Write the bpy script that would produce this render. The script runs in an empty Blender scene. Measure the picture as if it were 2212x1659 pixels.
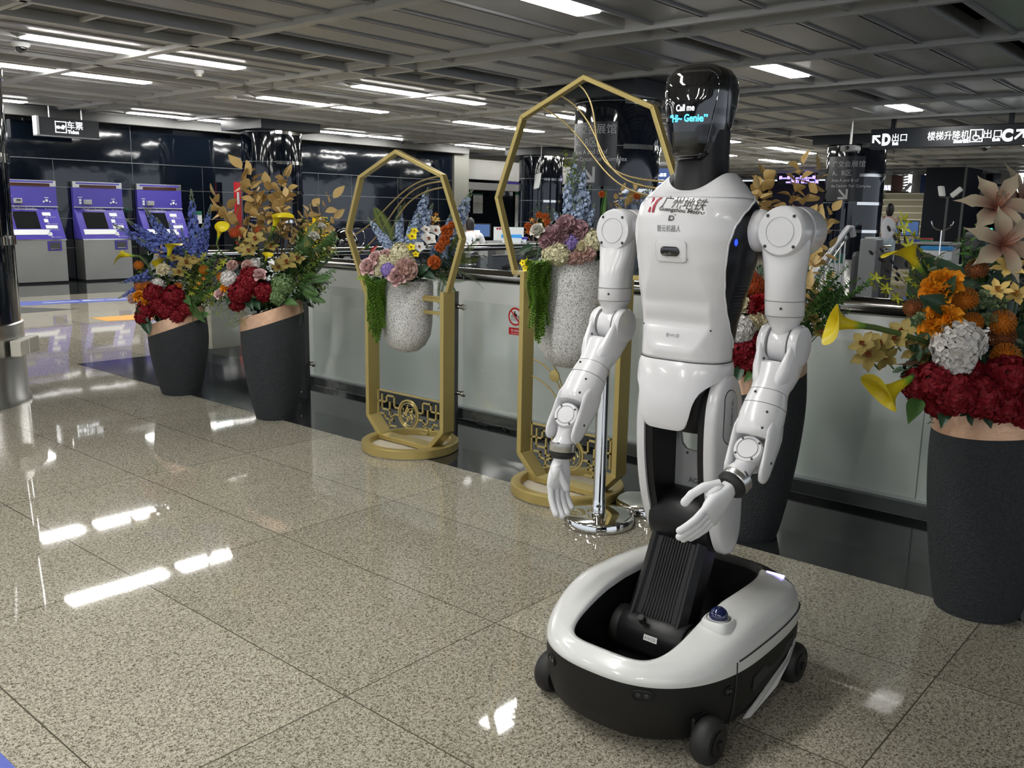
import bpy, bmesh, math, random
from mathutils import Vector, Matrix
import numpy as np

# ------------------------------------------------------------------ camera, world, exposure
sc = bpy.context.scene
PI = math.pi
FOC, CX, CY, CAM_H = 1945.0, 1106.0, 829.5, 1.38
# camera axes in the hall's frame: +Y runs along the glass parapet, +X across it, +Z up
ROT = Matrix(((0.65438373, 0.13002474, -0.74489966),
              (-0.75595069, 0.13581431, -0.64038506),
              (0.01790213, 0.98216498, 0.18716697)))
cam_data = bpy.data.cameras.new('camera')
cam_data.sensor_fit = 'HORIZONTAL'
cam_data.sensor_width = 36.0
cam_data.lens = FOC * 36.0 / 2212.0
cam_data.clip_start = 0.05
cam_data.clip_end = 200
cam = bpy.data.objects.new('camera', cam_data)
sc.collection.objects.link(cam)
cam.matrix_world = Matrix.Translation((0, 0, CAM_H)) @ ROT.to_4x4()
sc.camera = cam

wd = bpy.data.worlds.new('hall_ambient')
sc.world = wd
wd.use_nodes = True
bg = wd.node_tree.nodes['Background']
bg.inputs[0].default_value = (0.80, 0.88, 1.0, 1)
bg.inputs[1].default_value = 0.45
LAMP_STRENGTH = 17.0
sc.view_settings.view_transform = 'Standard'
sc.view_settings.look = 'None'
sc.view_settings.gamma = 1.0
sc.view_settings.use_curve_mapping = False
sc.view_settings.exposure = 1.32
sc.cycles.max_bounces = 8
sc.cycles.diffuse_bounces = 3
sc.cycles.glossy_bounces = 4
sc.cycles.transmission_bounces = 4
sc.cycles.transparent_max_bounces = 8
sc.cycles.caustics_reflective = False
sc.cycles.caustics_refractive = False
sc.cycles.sample_clamp_indirect = 6.0

CAMP = Vector((0, 0, CAM_H))
def ray(px, py):
    return ROT @ Vector(((px - CX) / FOC, -(py - CY) / FOC, -1.0))
def on_z(px, py, z=0.0):
    d = ray(px, py); return CAMP + d * ((z - CAM_H) / d.z)
def on_x(px, py, x):
    d = ray(px, py); return CAMP + d * (x / d.x)
def on_y(px, py, y):
    d = ray(px, py); return CAMP + d * (y / d.y)
def at_depth(px, py, t):
    return CAMP + ray(px, py) * t
def depth_of(p):
    return -(ROT.transposed() @ (Vector(p) - CAMP)).z

# ------------------------------------------------------------------ materials
MATS = {}
def mat(name, color, rough=0.5, metal=0.0, emit=0.0, coat=0.0, spec=0.5, bump=None, noise=None, sheen=0.0, alpha=None):
    """noise = (scale, second colour, mix); bump = (scale, strength)"""
    if name in MATS: return MATS[name]
    m = bpy.data.materials.new(name); m.use_nodes = True
    nt = m.node_tree; b = nt.nodes['Principled BSDF']
    c = tuple(color) + (1,)
    b.inputs['Base Color'].default_value = c
    b.inputs['Roughness'].default_value = rough
    b.inputs['Metallic'].default_value = metal
    b.inputs['Coat Weight'].default_value = coat
    b.inputs['Coat Roughness'].default_value = 0.05
    b.inputs['Specular IOR Level'].default_value = spec
    if sheen: b.inputs['Sheen Weight'].default_value = sheen
    if emit:
        b.inputs['Emission Color'].default_value = c
        b.inputs['Emission Strength'].default_value = emit
    if noise or bump:
        tc = nt.nodes.new('ShaderNodeTexCoord')
    if noise:
        n = nt.nodes.new('ShaderNodeTexNoise'); n.inputs['Scale'].default_value = noise[0]; n.inputs['Detail'].default_value = 4
        nt.links.new(tc.outputs['Object'], n.inputs['Vector'])
        r = nt.nodes.new('ShaderNodeValToRGB')
        r.color_ramp.elements[0].position = 0.5 - noise[2] / 2; r.color_ramp.elements[0].color = c
        r.color_ramp.elements[1].position = 0.5 + noise[2] / 2; r.color_ramp.elements[1].color = tuple(noise[1]) + (1,)
        nt.links.new(n.outputs['Fac'], r.inputs['Fac']); nt.links.new(r.outputs['Color'], b.inputs['Base Color'])
    if bump:
        n2 = nt.nodes.new('ShaderNodeTexNoise'); n2.inputs['Scale'].default_value = bump[0]; n2.inputs['Detail'].default_value = 3
        nt.links.new(tc.outputs['Object'], n2.inputs['Vector'])
        bp = nt.nodes.new('ShaderNodeBump'); bp.inputs['Strength'].default_value = bump[1]; bp.inputs['Distance'].default_value = bump[2] if len(bump) > 2 else 0.01
        nt.links.new(n2.outputs['Fac'], bp.inputs['Height']); nt.links.new(bp.outputs['Normal'], b.inputs['Normal'])
    MATS[name] = m
    return m

def glass_mat(name, tint, gloss=0.12, veil=0.0):
    if name in MATS: return MATS[name]
    m = bpy.data.materials.new(name); m.use_nodes = True
    nt = m.node_tree; nt.nodes.clear()
    out = nt.nodes.new('ShaderNodeOutputMaterial')
    tr = nt.nodes.new('ShaderNodeBsdfTransparent'); tr.inputs[0].default_value = tuple(tint) + (1,)
    gl = nt.nodes.new('ShaderNodeBsdfGlossy'); gl.inputs['Roughness'].default_value = 0.03
    lw = nt.nodes.new('ShaderNodeLayerWeight'); lw.inputs[0].default_value = 0.5
    pw = nt.nodes.new('ShaderNodeMath'); pw.operation = 'POWER'; pw.inputs[1].default_value = 4.0; nt.links.new(lw.outputs['Facing'], pw.inputs[0])
    fr = nt.nodes.new('ShaderNodeMath'); fr.operation = 'MULTIPLY_ADD'; fr.inputs[1].default_value = 0.8; fr.inputs[2].default_value = 0.045; nt.links.new(pw.outputs[0], fr.inputs[0])
    mx = nt.nodes.new('ShaderNodeMixShader')
    nt.links.new(fr.outputs[0], mx.inputs[0]); nt.links.new(tr.outputs[0], mx.inputs[1]); nt.links.new(gl.outputs[0], mx.inputs[2])
    last = mx
    if veil:
        df = nt.nodes.new('ShaderNodeBsdfDiffuse'); df.inputs[0].default_value = (0.55, 0.6, 0.58, 1)
        m2 = nt.nodes.new('ShaderNodeMixShader'); m2.inputs[0].default_value = veil
        nt.links.new(mx.outputs[0], m2.inputs[1]); nt.links.new(df.outputs[0], m2.inputs[2]); last = m2
    nt.links.new(last.outputs[0], out.inputs[0])
    MATS[name] = m
    return m

def granite_mat():
    m = bpy.data.materials.new('speckled_granite'); m.use_nodes = True
    nt = m.node_tree; N = nt.nodes; L = nt.links; b = N['Principled BSDF']
    tc = N.new('ShaderNodeTexCoord')
    n = N.new('ShaderNodeTexNoise'); n.inputs['Scale'].default_value = 135; n.inputs['Detail'].default_value = 2.0; n.inputs['Distortion'].default_value = 1.4
    L.new(tc.outputs['Object'], n.inputs['Vector'])
    r = N.new('ShaderNodeValToRGB'); e = r.color_ramp.elements
    e[0].position = 0.37; e[0].color = (0.11, 0.095, 0.068, 1)
    e[1].position = 0.58; e[1].color = (0.50, 0.47, 0.385, 1)
    k = e.new(0.47); k.color = (0.30, 0.275, 0.215, 1)
    L.new(n.outputs['Fac'], r.inputs['Fac'])
    # slab to slab tone change and grout joints on a 0.645 m grid
    sep = N.new('ShaderNodeSeparateXYZ'); L.new(tc.outputs['Object'], sep.inputs[0])
    def line(sock, off, size):
        a = N.new('ShaderNodeMath'); a.operation = 'ADD'; a.inputs[1].default_value = off; L.new(sock, a.inputs[0])
        d = N.new('ShaderNodeMath'); d.operation = 'DIVIDE'; d.inputs[1].default_value = size; L.new(a.outputs[0], d.inputs[0])
        fl = N.new('ShaderNodeMath'); fl.operation = 'FLOOR'; L.new(d.outputs[0], fl.inputs[0])
        f = N.new('ShaderNodeMath'); f.operation = 'PINGPONG'; f.inputs[1].default_value = 0.5; L.new(d.outputs[0], f.inputs[0])
        lt = N.new('ShaderNodeMath'); lt.operation = 'LESS_THAN'; lt.inputs[1].default_value = 0.0022 / size; L.new(f.outputs[0], lt.inputs[0])
        return lt, fl
    lx, fx = line(sep.outputs[0], 10 * 0.645 - 0.86, 0.645)
    ly, fy = line(sep.outputs[1], 40 * 1.24 - 1.905, 1.24)
    mx = N.new('ShaderNodeMath'); mx.operation = 'MAXIMUM'; L.new(lx.outputs[0], mx.inputs[0]); L.new(ly.outputs[0], mx.inputs[1])
    cb = N.new('ShaderNodeCombineXYZ'); L.new(fx.outputs[0], cb.inputs[0]); L.new(fy.outputs[0], cb.inputs[1])
    wn = N.new('ShaderNodeTexWhiteNoise'); L.new(cb.outputs[0], wn.inputs['Vector'])
    mr = N.new('ShaderNodeMapRange'); mr.inputs['To Min'].default_value = 0.86; mr.inputs['To Max'].default_value = 1.08; L.new(wn.outputs['Value'], mr.inputs['Value'])
    hs = N.new('ShaderNodeHueSaturation'); L.new(mr.outputs[0], hs.inputs['Value']); L.new(r.outputs[0], hs.inputs['Color'])
    mixc = N.new('ShaderNodeMix'); mixc.data_type = 'RGBA'; L.new(mx.outputs[0], mixc.inputs[0]); L.new(hs.outputs[0], mixc.inputs[6]); mixc.inputs[7].default_value = (0.09, 0.08, 0.06, 1)
    L.new(mixc.outputs[2], b.inputs['Base Color'])
    b.inputs['Roughness'].default_value = 0.035
    b.inputs['Specular IOR Level'].default_value = 0.4
    n3 = N.new('ShaderNodeTexNoise'); n3.inputs['Scale'].default_value = 3.0; L.new(tc.outputs['Object'], n3.inputs['Vector'])
    bp = N.new('ShaderNodeBump'); bp.inputs['Strength'].default_value = 0.006; bp.inputs['Distance'].default_value = 0.02; L.new(n3.outputs['Fac'], bp.inputs['Height']); L.new(bp.outputs[0], b.inputs['Normal'])
    MATS['granite'] = m
    return m

def terrazzo_mat():
    """speckled white stone surface of the hanging pots"""
    m = bpy.data.materials.new('speckled_white_stone'); m.use_nodes = True
    nt = m.node_tree; N = nt.nodes; L = nt.links; b = N['Principled BSDF']
    tc = N.new('ShaderNodeTexCoord')
    n = N.new('ShaderNodeTexNoise'); n.inputs['Scale'].default_value = 165; n.inputs['Detail'].default_value = 1.5; n.inputs['Distortion'].default_value = 1.2
    L.new(tc.outputs['Object'], n.inputs['Vector'])
    r = N.new('ShaderNodeValToRGB'); e = r.color_ramp.elements
    e[0].position = 0.41; e[0].color = (0.30, 0.30, 0.29, 1); e[1].position = 0.52; e[1].color = (0.78, 0.78, 0.76, 1)
    L.new(n.outputs['Fac'], r.inputs['Fac']); L.new(r.outputs[0], b.inputs['Base Color'])
    bp = N.new('ShaderNodeBump'); bp.inputs['Strength'].default_value = 0.35; bp.inputs['Distance'].default_value = 0.003; L.new(n.outputs['Fac'], bp.inputs['Height']); L.new(bp.outputs[0], b.inputs['Normal'])
    b.inputs['Roughness'].default_value = 0.75
    MATS['terrazzo'] = m
    return m

def ramp_mat(name, stops, rough=0.5, axis=2, span=(0, 1), spec=0.4, noise=None):
    """colour changing along a local axis of the piece itself (petal base to petal tip)"""
    if name in MATS: return MATS[name]
    m = bpy.data.materials.new(name); m.use_nodes = True
    nt = m.node_tree; N = nt.nodes; L = nt.links; b = N['Principled BSDF']
    tc = N.new('ShaderNodeTexCoord'); sep = N.new('ShaderNodeSeparateXYZ'); L.new(tc.outputs['Object'], sep.inputs[0])
    mr = N.new('ShaderNodeMapRange'); mr.inputs['From Min'].default_value = span[0]; mr.inputs['From Max'].default_value = span[1]
    L.new(sep.outputs[axis], mr.inputs['Value'])
    r = N.new('ShaderNodeValToRGB'); e = r.color_ramp.elements
    e[0].position = stops[0][0]; e[0].color = tuple(stops[0][1]) + (1,)
    e[1].position = stops[-1][0]; e[1].color = tuple(stops[-1][1]) + (1,)
    for p, c in stops[1:-1]:
        k = e.new(p); k.color = tuple(c) + (1,)
    L.new(mr.outputs[0], r.inputs['Fac']); L.new(r.outputs[0], b.inputs['Base Color'])
    b.inputs['Roughness'].default_value = rough; b.inputs['Specular IOR Level'].default_value = spec
    MATS[name] = m
    return m

M_GRAN = granite_mat()
M_TERR = terrazzo_mat()
M_BLKSTONE = mat('polished_black_granite', (0.016, 0.017, 0.018), 0.08, noise=(30, (0.026, 0.027, 0.029), 0.4), bump=(2.0, 0.015, 0.02))
M_WHITE = mat('white_gloss_plastic', (0.66, 0.66, 0.68), 0.22, coat=0.4)
M_PEARL = mat('pearl_white_shell', (0.67, 0.68, 0.67), 0.25, coat=0.5)
M_HAND = mat('white_matt_glove', (0.70, 0.71, 0.73), 0.5)
M_BLKSAT = mat('black_satin_plastic', (0.009, 0.009, 0.010), 0.38, spec=0.28, bump=(500, 0.02, 0.001))
M_BLKMAT = mat('black_matt_plastic', (0.012, 0.012, 0.011), 0.55, spec=0.3, bump=(700, 0.05, 0.001))
M_BLKGLS = mat('black_gloss_visor', (0.004, 0.004, 0.005), 0.03, coat=1.0)
M_NAVY = mat('dark_navy_side_shell', (0.005, 0.006, 0.010), 0.30, spec=0.35)
M_SEAM = mat('dark_seam_line', (0.03, 0.03, 0.032), 0.6)
M_SEAM2 = mat('grey_seam_line', (0.14, 0.14, 0.145), 0.6)
M_SCREW = mat('screw_recess', (0.05, 0.05, 0.05), 0.4, metal=0.6)
M_STEEL = mat('brushed_steel', (0.55, 0.55, 0.53), 0.28, metal=1.0, noise=(6, (0.62, 0.62, 0.60), 0.5))
M_CHROME = mat('polished_steel', (0.72, 0.71, 0.68), 0.06, metal=1.0)
M_DKSTEEL = mat('dark_steel', (0.12, 0.12, 0.12), 0.3, metal=0.9)
M_GOLD = mat('brass_gold_paint', (0.50, 0.39, 0.14), 0.36, metal=0.55, bump=(120, 0.04, 0.002))
M_GOLDD = mat('gold_wire', (0.40, 0.31, 0.14), 0.4, metal=0.7)
M_COPPER = mat('hammered_copper_leaf', (0.60, 0.36, 0.23), 0.38, metal=0.45, noise=(22, (0.70, 0.46, 0.31), 0.5), bump=(45, 0.5, 0.006))
M_POT = mat('rough_charcoal_stone', (0.016, 0.019, 0.022), 0.85, noise=(120, (0.036, 0.041, 0.046), 0.5), bump=(95, 0.9, 0.008))
M_SAND = mat('pale_beige_board', (0.62, 0.56, 0.44), 0.6, noise=(14, (0.68, 0.62, 0.50), 0.5))
M_GLOSSBLK = mat('black_glass_cladding', (0.003, 0.005, 0.009), 0.045, coat=0.5, bump=(1.3, 0.10, 0.05))
M_COLBLK = mat('black_glass_column', (0.003, 0.005, 0.010), 0.04, coat=0.25, bump=(1.1, 0.05, 0.03))
M_PANEL = mat('pale_parapet_panel', (0.86, 0.885, 0.86), 0.35, noise=(3, (0.90, 0.92, 0.895), 0.5))
M_CEIL = mat('grey_metal_ceiling_panel', (0.47, 0.47, 0.465), 0.33, metal=0.1)
M_BEAM = mat('grey_painted_beam', (0.60, 0.60, 0.59), 0.42)
M_VENT = mat('dark_perforated_vent', (0.09, 0.09, 0.09), 0.7)
M_DARK = mat('dark_void', (0.008, 0.009, 0.012), 0.9)
M_PURPLE = mat('violet_blue_panel', (0.065, 0.05, 0.33), 0.32, noise=(2, (0.075, 0.058, 0.37), 0.5))
M_SCREEN = mat('dark_screen', (0.01, 0.011, 0.012), 0.12)
M_MACH = mat('machine_steel', (0.36, 0.36, 0.34), 0.38, metal=0.85, noise=(2, (0.42, 0.42, 0.40), 0.6))
M_TXTW = mat('white_sign_lettering', (0.9, 0.93, 0.95), 0.5, emit=1.0)
M_TXTG = mat('grey_lettering', (0.55, 0.56, 0.58), 0.5)
M_TXTK = mat('dark_grey_lettering', (0.09, 0.09, 0.09), 0.5)
M_TXTB = mat('black_lettering', (0.03, 0.02, 0.015), 0.5)
M_TXTR = mat('crimson_logo', (0.30, 0.012, 0.03), 0.4)
M_CYAN = mat('cyan_screen_lettering', (0.06, 0.55, 0.95), 0.5, emit=1.3)
M_SCRW = mat('white_screen_lettering', (0.9, 0.9, 0.95), 0.5, emit=1.0)
M_SIGN = mat('dark_sign_box', (0.014, 0.018, 0.024), 0.35)
M_LAMP = mat('lit_diffuser', (1.0, 0.985, 0.95), 0.5, emit=LAMP_STRENGTH)
M_PAPER = mat('white_paper', (0.75, 0.77, 0.77), 0.6)
M_BEIGE = mat('beige_plastic', (0.62, 0.60, 0.52), 0.5)
M_RUBBER = mat('black_rubber', (0.012, 0.012, 0.012), 0.6)
M_BLUEDOME = mat('deep_blue_dome', (0.005, 0.010, 0.06), 0.05, coat=1.0)
M_GREYP = mat('grey_plastic', (0.33, 0.34, 0.35), 0.4)
M_DKGREY = mat('dark_grey_metal', (0.06, 0.062, 0.066), 0.45)
M_BLUESTK = mat('blue_floor_sticker', (0.10, 0.14, 0.50), 0.3)
M_ORGSTK = mat('orange_floor_sticker', (0.75, 0.36, 0.06), 0.35)
M_WHTSTK = mat('white_sticker_lettering', (0.8, 0.82, 0.85), 0.4)
M_RED = mat('red_paint', (0.55, 0.015, 0.02), 0.35)
M_YELLOW = mat('yellow_paint', (0.80, 0.58, 0.02), 0.4)
M_BLUELID = mat('bright_blue_plastic', (0.05, 0.32, 0.75), 0.4)
M_TRANSL = mat('clear_white_plastic', (0.72, 0.76, 0.80), 0.3)
M_SKIN = mat('skin', (0.62, 0.38, 0.27), 0.5)
M_HAIR = mat('black_hair', (0.012, 0.010, 0.010), 0.5)
M_SHIRT = mat('white_shirt_cloth', (0.72, 0.74, 0.80), 0.8)
M_JEANS = mat('light_blue_denim', (0.30, 0.40, 0.50), 0.8, noise=(8, (0.46, 0.56, 0.64), 0.6))
M_SHOE = mat('white_shoe', (0.75, 0.72, 0.68), 0.6)
M_DKCLOTH = mat('black_cloth', (0.012, 0.012, 0.014), 0.8)
M_GLASS = glass_mat('clear_glass', (0.965, 0.985, 0.975), veil=0.05)
M_GLASSD = glass_mat('dim_glass', (0.55, 0.58, 0.58))

# ------------------------------------------------------------------ mesh builder
def frame(d):
    d = Vector(d).normalized()
    a = Vector((0, 0, 1)) if abs(d.z) < 0.9 else Vector((1, 0, 0))
    x = a.cross(d).normalized(); y = d.cross(x)
    return x, y, d

class MB:
    def __init__(s): s.v = []; s.f = []; s.m = []; s.mi = 0
    def add(s, vs, fs):
        o = len(s.v); s.v += [tuple(p) for p in vs]
        for f in fs: s.f.append(tuple(o + i for i in f)); s.m.append(s.mi)
    def box(s, lo, hi):
        x0, y0, z0 = lo; x1, y1, z1 = hi
        s.add([(x0,y0,z0),(x1,y0,z0),(x1,y1,z0),(x0,y1,z0),(x0,y0,z1),(x1,y0,z1),(x1,y1,z1),(x0,y1,z1)],
              [(3,2,1,0),(4,5,6,7),(0,1,5,4),(1,2,6,5),(2,3,7,6),(3,0,4,7)])
    def obox(s, c, ax, ay, az):
        """oriented box: centre and three half axes"""
        c, ax, ay, az = Vector(c), Vector(ax), Vector(ay), Vector(az)
        p = [c + ax*i + ay*j + az*k for k in (-1,1) for i, j in ((-1,-1),(1,-1),(1,1),(-1,1))]
        s.add(p, [(3,2,1,0),(4,5,6,7),(0,1,5,4),(1,2,6,5),(2,3,7,6),(3,0,4,7)])
    def loft(s, rings, cap0=True, cap1=True, closed=True):
        n = len(rings[0]); vs = [p for r in rings for p in r]; fs = []
        for i in range(len(rings)-1):
            for j in range(n if closed else n-1):
                a = i*n + j; b = i*n + (j+1) % n
                fs.append((a, b, b+n, a+n))
        if cap0: fs.append(tuple(reversed(range(n))))
        if cap1: fs.append(tuple(range((len(rings)-1)*n, len(rings)*n)))
        s.add(vs, fs)
    def tube(s, pts, r, n=8, caps=True, flat=1.0, up=None):
        pts = [Vector(p) for p in pts]
        rr = r if isinstance(r, (list, tuple)) else [r]*len(pts)
        rings = []; px = None
        for i, p in enumerate(pts):
            d = (pts[min(i+1, len(pts)-1)] - pts[max(i-1, 0)])
            x, y, d = frame(d)
            if up is not None and px is None:
                u = Vector(up); px = (u - d*u.dot(d)).normalized()
            if px is not None:
                x = (px - d*px.dot(d)); x = x.normalized() if x.length > 1e-6 else frame(d)[0]
                y = d.cross(x)
            px = x
            rings.append([p + x*(rr[i]*math.cos(2*PI*k/n)) + y*(rr[i]*flat*math.sin(2*PI*k/n)) for k in range(n)])
        s.loft(rings, caps, caps)
    def cyl(s, a, b, r, n=24, r2=None):
        s.tube([a, b], [r, r if r2 is None else r2], n)
    def rcyl(s, a, b, r, n=28, e=0.008):
        """cylinder with rounded rims"""
        a, b = Vector(a), Vector(b); d = (b-a); L = d.length; d.normalize(); e = min(e, L*0.45, r*0.9)
        pts = [a, a + d*e*0.3, a + d*e, b - d*e, b - d*e*0.3, b]
        s.tube(pts, [r-e, r-e*0.3, r, r, r-e*0.3, r-e], n)
    def lathe(s, prof, c=(0,0,0), ax=(0,0,1), n=32, cap0=True, cap1=True):
        c = Vector(c); x, y, d = frame(ax)
        s.loft([[c + d*h + x*(r*math.cos(2*PI*k/n)) + y*(r*math.sin(2*PI*k/n)) for k in range(n)] for r, h in prof], cap0, cap1)
    def ball(s, c, r, n=12, m=8):
        c = Vector(c); rx, ry, rz = (r, r, r) if not isinstance(r, (tuple, list)) else r
        rings = []
        for i in range(m+1):
            t = -PI/2 + PI*i/m; q = max(math.cos(t), 0.02)
            rings.append([c + Vector((rx*q*math.cos(2*PI*k/n), ry*q*math.sin(2*PI*k/n), rz*math.sin(t))) for k in range(n)])
        s.loft(rings)
    def prism(s, poly, off):
        """poly: 3-D loop, off: extrusion vector"""
        off = Vector(off); n = len(poly); P = [Vector(p) for p in poly]
        s.add(P + [p + off for p in P], [tuple(reversed(range(n))), tuple(range(n, 2*n))] + [(i, (i+1) % n, (i+1) % n + n, i + n) for i in range(n)])
    def grid(s, rows, thick=None):
        n = len(rows[0]); vs = [p for r in rows for p in r]
        s.add(vs, [(i*n+j, i*n+j+1, (i+1)*n+j+1, (i+1)*n+j) for i in range(len(rows)-1) for j in range(n-1)])
    def xform(s, M, start=0):
        for i in range(start, len(s.v)): s.v[i] = tuple(M @ Vector(s.v[i]))
    def mesh(s, name, mats, smooth=35):
        me = bpy.data.meshes.new(name)
        me.from_pydata(s.v, [], s.f)
        for m in (mats if isinstance(mats, (list, tuple)) else [mats]): me.materials.append(m)
        if any(s.m): me.polygons.foreach_set('material_index', s.m)
        if smooth is not None:
            me.polygons.foreach_set('use_smooth', [True]*len(me.polygons))
            me.set_sharp_from_angle(angle=math.radians(smooth))
        me.update()
        return me
    def build(s, name, mats, parent=None, smooth=35, bevel=0.0, weld=False, solid=0.0, subd=0, fixn=True):
        if parent is not None:
            r = parent
            while r.parent: r = r.parent
            o = r.location
            if o.length > 0: s.v = [(x-o.x, y-o.y, z-o.z) for x, y, z in s.v]
        me = s.mesh(name, mats, smooth)
        if fixn:
            bm = bmesh.new(); bm.from_mesh(me)
            if weld: bmesh.ops.remove_doubles(bm, verts=bm.verts, dist=1e-5)
            bmesh.ops.recalc_face_normals(bm, faces=bm.faces); bm.to_mesh(me); bm.free()
        ob = bpy.data.objects.new(name, me); sc.collection.objects.link(ob)
        if parent is not None: ob.parent = parent
        if solid:
            k = ob.modifiers.new('s', 'SOLIDIFY'); k.thickness = solid; k.offset = -1
        if bevel:
            k = ob.modifiers.new('b', 'BEVEL'); k.width = bevel; k.segments = 2; k.limit_method = 'ANGLE'; k.angle_limit = math.radians(40)
        if subd:
            k = ob.modifiers.new('d', 'SUBSURF'); k.levels = subd; k.render_levels = subd
        return ob

def tag(o, label, cat, group=None, kind=None):
    o['label'] = label; o['category'] = cat
    if group: o['group'] = group
    if kind: o['kind'] = kind
    return o
def thing(name, loc, label, cat, group=None):
    o = bpy.data.objects.new(name, None); sc.collection.objects.link(o)
    o.location = loc; o.empty_display_size = 0.1
    return tag(o, label, cat, group)
def struct(o, label=None):
    o['kind'] = 'structure'
    if label: o['label'] = label
    return o
def obj(name, me, parent=None, M=None):
    o = bpy.data.objects.new(name, me); sc.collection.objects.link(o)
    if parent is not None: o.parent = parent
    if M is not None: o.matrix_local = M
    return o
def copy_tree(o, loc=None, rz=0.0):
    c = o.copy(); sc.collection.objects.link(c)
    if loc is not None: c.location = loc; c.rotation_euler = (0, 0, rz)
    for ch in list(o.children):
        d = ch.copy(); sc.collection.objects.link(d); d.parent = c
        for g in list(ch.children):
            e = g.copy(); sc.collection.objects.link(e); e.parent = d
    return c

# ------------------------------------------------------------------ lettering
_font_cache = {}
def text_mesh(s, size=1.0, bold=0.0, extrude=0.0, align='CENTER', shear=0.0, space=1.0):
    cu = bpy.data.curves.new('lettering', 'FONT')
    cu.body = s; cu.size = size; cu.align_x = align; cu.align_y = 'CENTER'
    cu.offset = bold; cu.extrude = extrude; cu.shear = shear; cu.resolution_u = 4; cu.space_character = space
    o = bpy.data.objects.new('lettering', cu); sc.collection.objects.link(o)
    dg = bpy.context.evaluated_depsgraph_get()
    me = bpy.data.meshes.new_from_object(o.evaluated_get(dg))
    vs = [v.co.copy() for v in me.vertices]; fs = [tuple(p.vertices) for p in me.polygons]
    bpy.data.objects.remove(o); bpy.data.curves.remove(cu); bpy.data.meshes.remove(me)
    return vs, fs
def fit_width(vs, w):
    xs = [v.x for v in vs]; k = w / (max(xs) - min(xs)); m = (max(xs)+min(xs))/2
    ys = [v.y for v in vs]; my = (max(ys)+min(ys))/2
    return [Vector(((v.x-m)*k, (v.y-my)*k, v.z*k)) for v in vs]
def letters(mb, s, c, right, up, size, width=None, bold=0.0, shear=0.0, fmap=None, height=None):
    """flat lettering centred at c, reading along right; size is the font size, width rescales the whole line"""
    vs, fs = text_mesh(s, size, bold, 0.0, 'CENTER', shear)
    if not vs: return
    if width: vs = fit_width(vs, width)
    else:
        xs = [v.x for v in vs]; ys = [v.y for v in vs]
        vs = [Vector((v.x-(max(xs)+min(xs))/2, v.y-(max(ys)+min(ys))/2, v.z)) for v in vs]
    if height:
        ys = [v.y for v in vs]; k = height/(max(ys)-min(ys)); vs = [Vector((v.x, v.y*k, v.z)) for v in vs]
    if fmap: mb.add([fmap(v.x, v.y) for v in vs], fs)
    else:
        c, right, up = Vector(c), Vector(right), Vector(up)
        mb.add([c + right*v.x + up*v.y for v in vs], fs)
# ------------------------------------------------------------------ hall: floor, ceiling, walls
mb = MB(); mb.add([(-14,-14,0),(46,-14,0),(46,30,0),(-14,30,0)], [(0,1,2,3)])
struct(mb.build('floor', M_GRAN, smooth=None))
mb = MB(); mb.box((3.42,-12,-.01),(16.2,8.0,.0015))
struct(mb.build('floor_border', M_BLKSTONE, smooth=None))
mb = MB(); mb.prism([(5.3,14.4,-.01),(14,14.4,-.01),(14,17,-.01),(2,17,-.01),(2,15.9,-.01)], (0,0,.0115))
struct(mb.build('floor_border', M_BLKSTONE, smooth=None))
mb = MB(); mb.prism([(4.3,12.2,-.01),(5.3,12.3,-.01),(4.55,13.45,-.01),(3.2,13.5,-.01)], (0,0,.0115))
struct(mb.build('floor_border', M_BLKSTONE, smooth=None))

XB = [-7.6, -3.35, 0.9, 5.22, 9.47, 13.72, 17.97, 22.2, 26.45, 30.7, 34.95]      # narrow beams
XW = [-5.5, -1.2, 3.05, 7.42, 11.67, 15.86, 20.1, 24.35, 28.6, 32.85, 37.1]       # wide double beams
LROWS = [-4.85, -2.63, -.35, 2.35, 4.765, 9.95, 12.2, 16.31]
BANDS = [(-6.65,-5.9), (-3.8,-3.15), (8.14,8.90), (11.02,11.65), (14.1,14.75)]
SLOT_H = 0.14
mb = MB()
xs = []
for i in range(len(XB)):
    if i > 0: xs.append((XW[i-1]+.25, XB[i]-.07))
    xs.append((XB[i]+.07, XW[i]-.25))
# runs of panels in y between bands, slots and recesses
yb = [-9.5]
free = []
cuts = sorted([(a-.10, b+.08) for a, b in BANDS] + [(r-SLOT_H, r+SLOT_H) for r in LROWS] + [(7.72, 8.1)])
y = -9.5
for a, b in cuts:
    if a > y: free.append((y, a))
    y = max(y, b)
free.append((y, 24.0))
for a, b in free:
    n = max(1, round((b-a)/0.55)); st = (b-a)/n
    for k in range(n):
        p0, p1 = a+k*st+.012, a+(k+1)*st-.012
        for x0, x1 in xs:
            mb.box((x0, p0, 3.055), (x1, p1, 3.075))
            mb.box((x0, p0, 3.035), (x1, p0+.022, 3.055)); mb.box((x0, p1-.022, 3.035), (x1, p1, 3.055))
struct(mb.build('ceiling', M_CEIL, smooth=None))
mb = MB(); mb.box((-14,-14,3.32),(46,30,3.36))
struct(mb.build('ceiling_void', M_DARK, smooth=None))
mb = MB()
for x in XB: mb.box((x-.06,-9.5,3.0),(x+.06,24,3.2))
for x in XW:
    mb.box((x-.25,-9.5,3.0),(x-.19,24,3.2)); mb.box((x+.19,-9.5,3.0),(x+.25,24,3.2)); mb.box((x-.19,-9.5,3.09),(x+.19,24,3.12))
    for k in range(22): mb.box((x-.19,-9+k*1.5,3.03),(x+.19,-8.96+k*1.5,3.09))
for a, b in BANDS:
    mb.box((-9.7,a-.03,3.0),(39,a+.045,3.2)); mb.box((-9.7,b-.045,3.0),(39,b+.03,3.2))
    for k in range(80): mb.box((-9.6+k*.62,a+.045,3.05),(-9.56+k*.62,b-.045,3.085))
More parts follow.
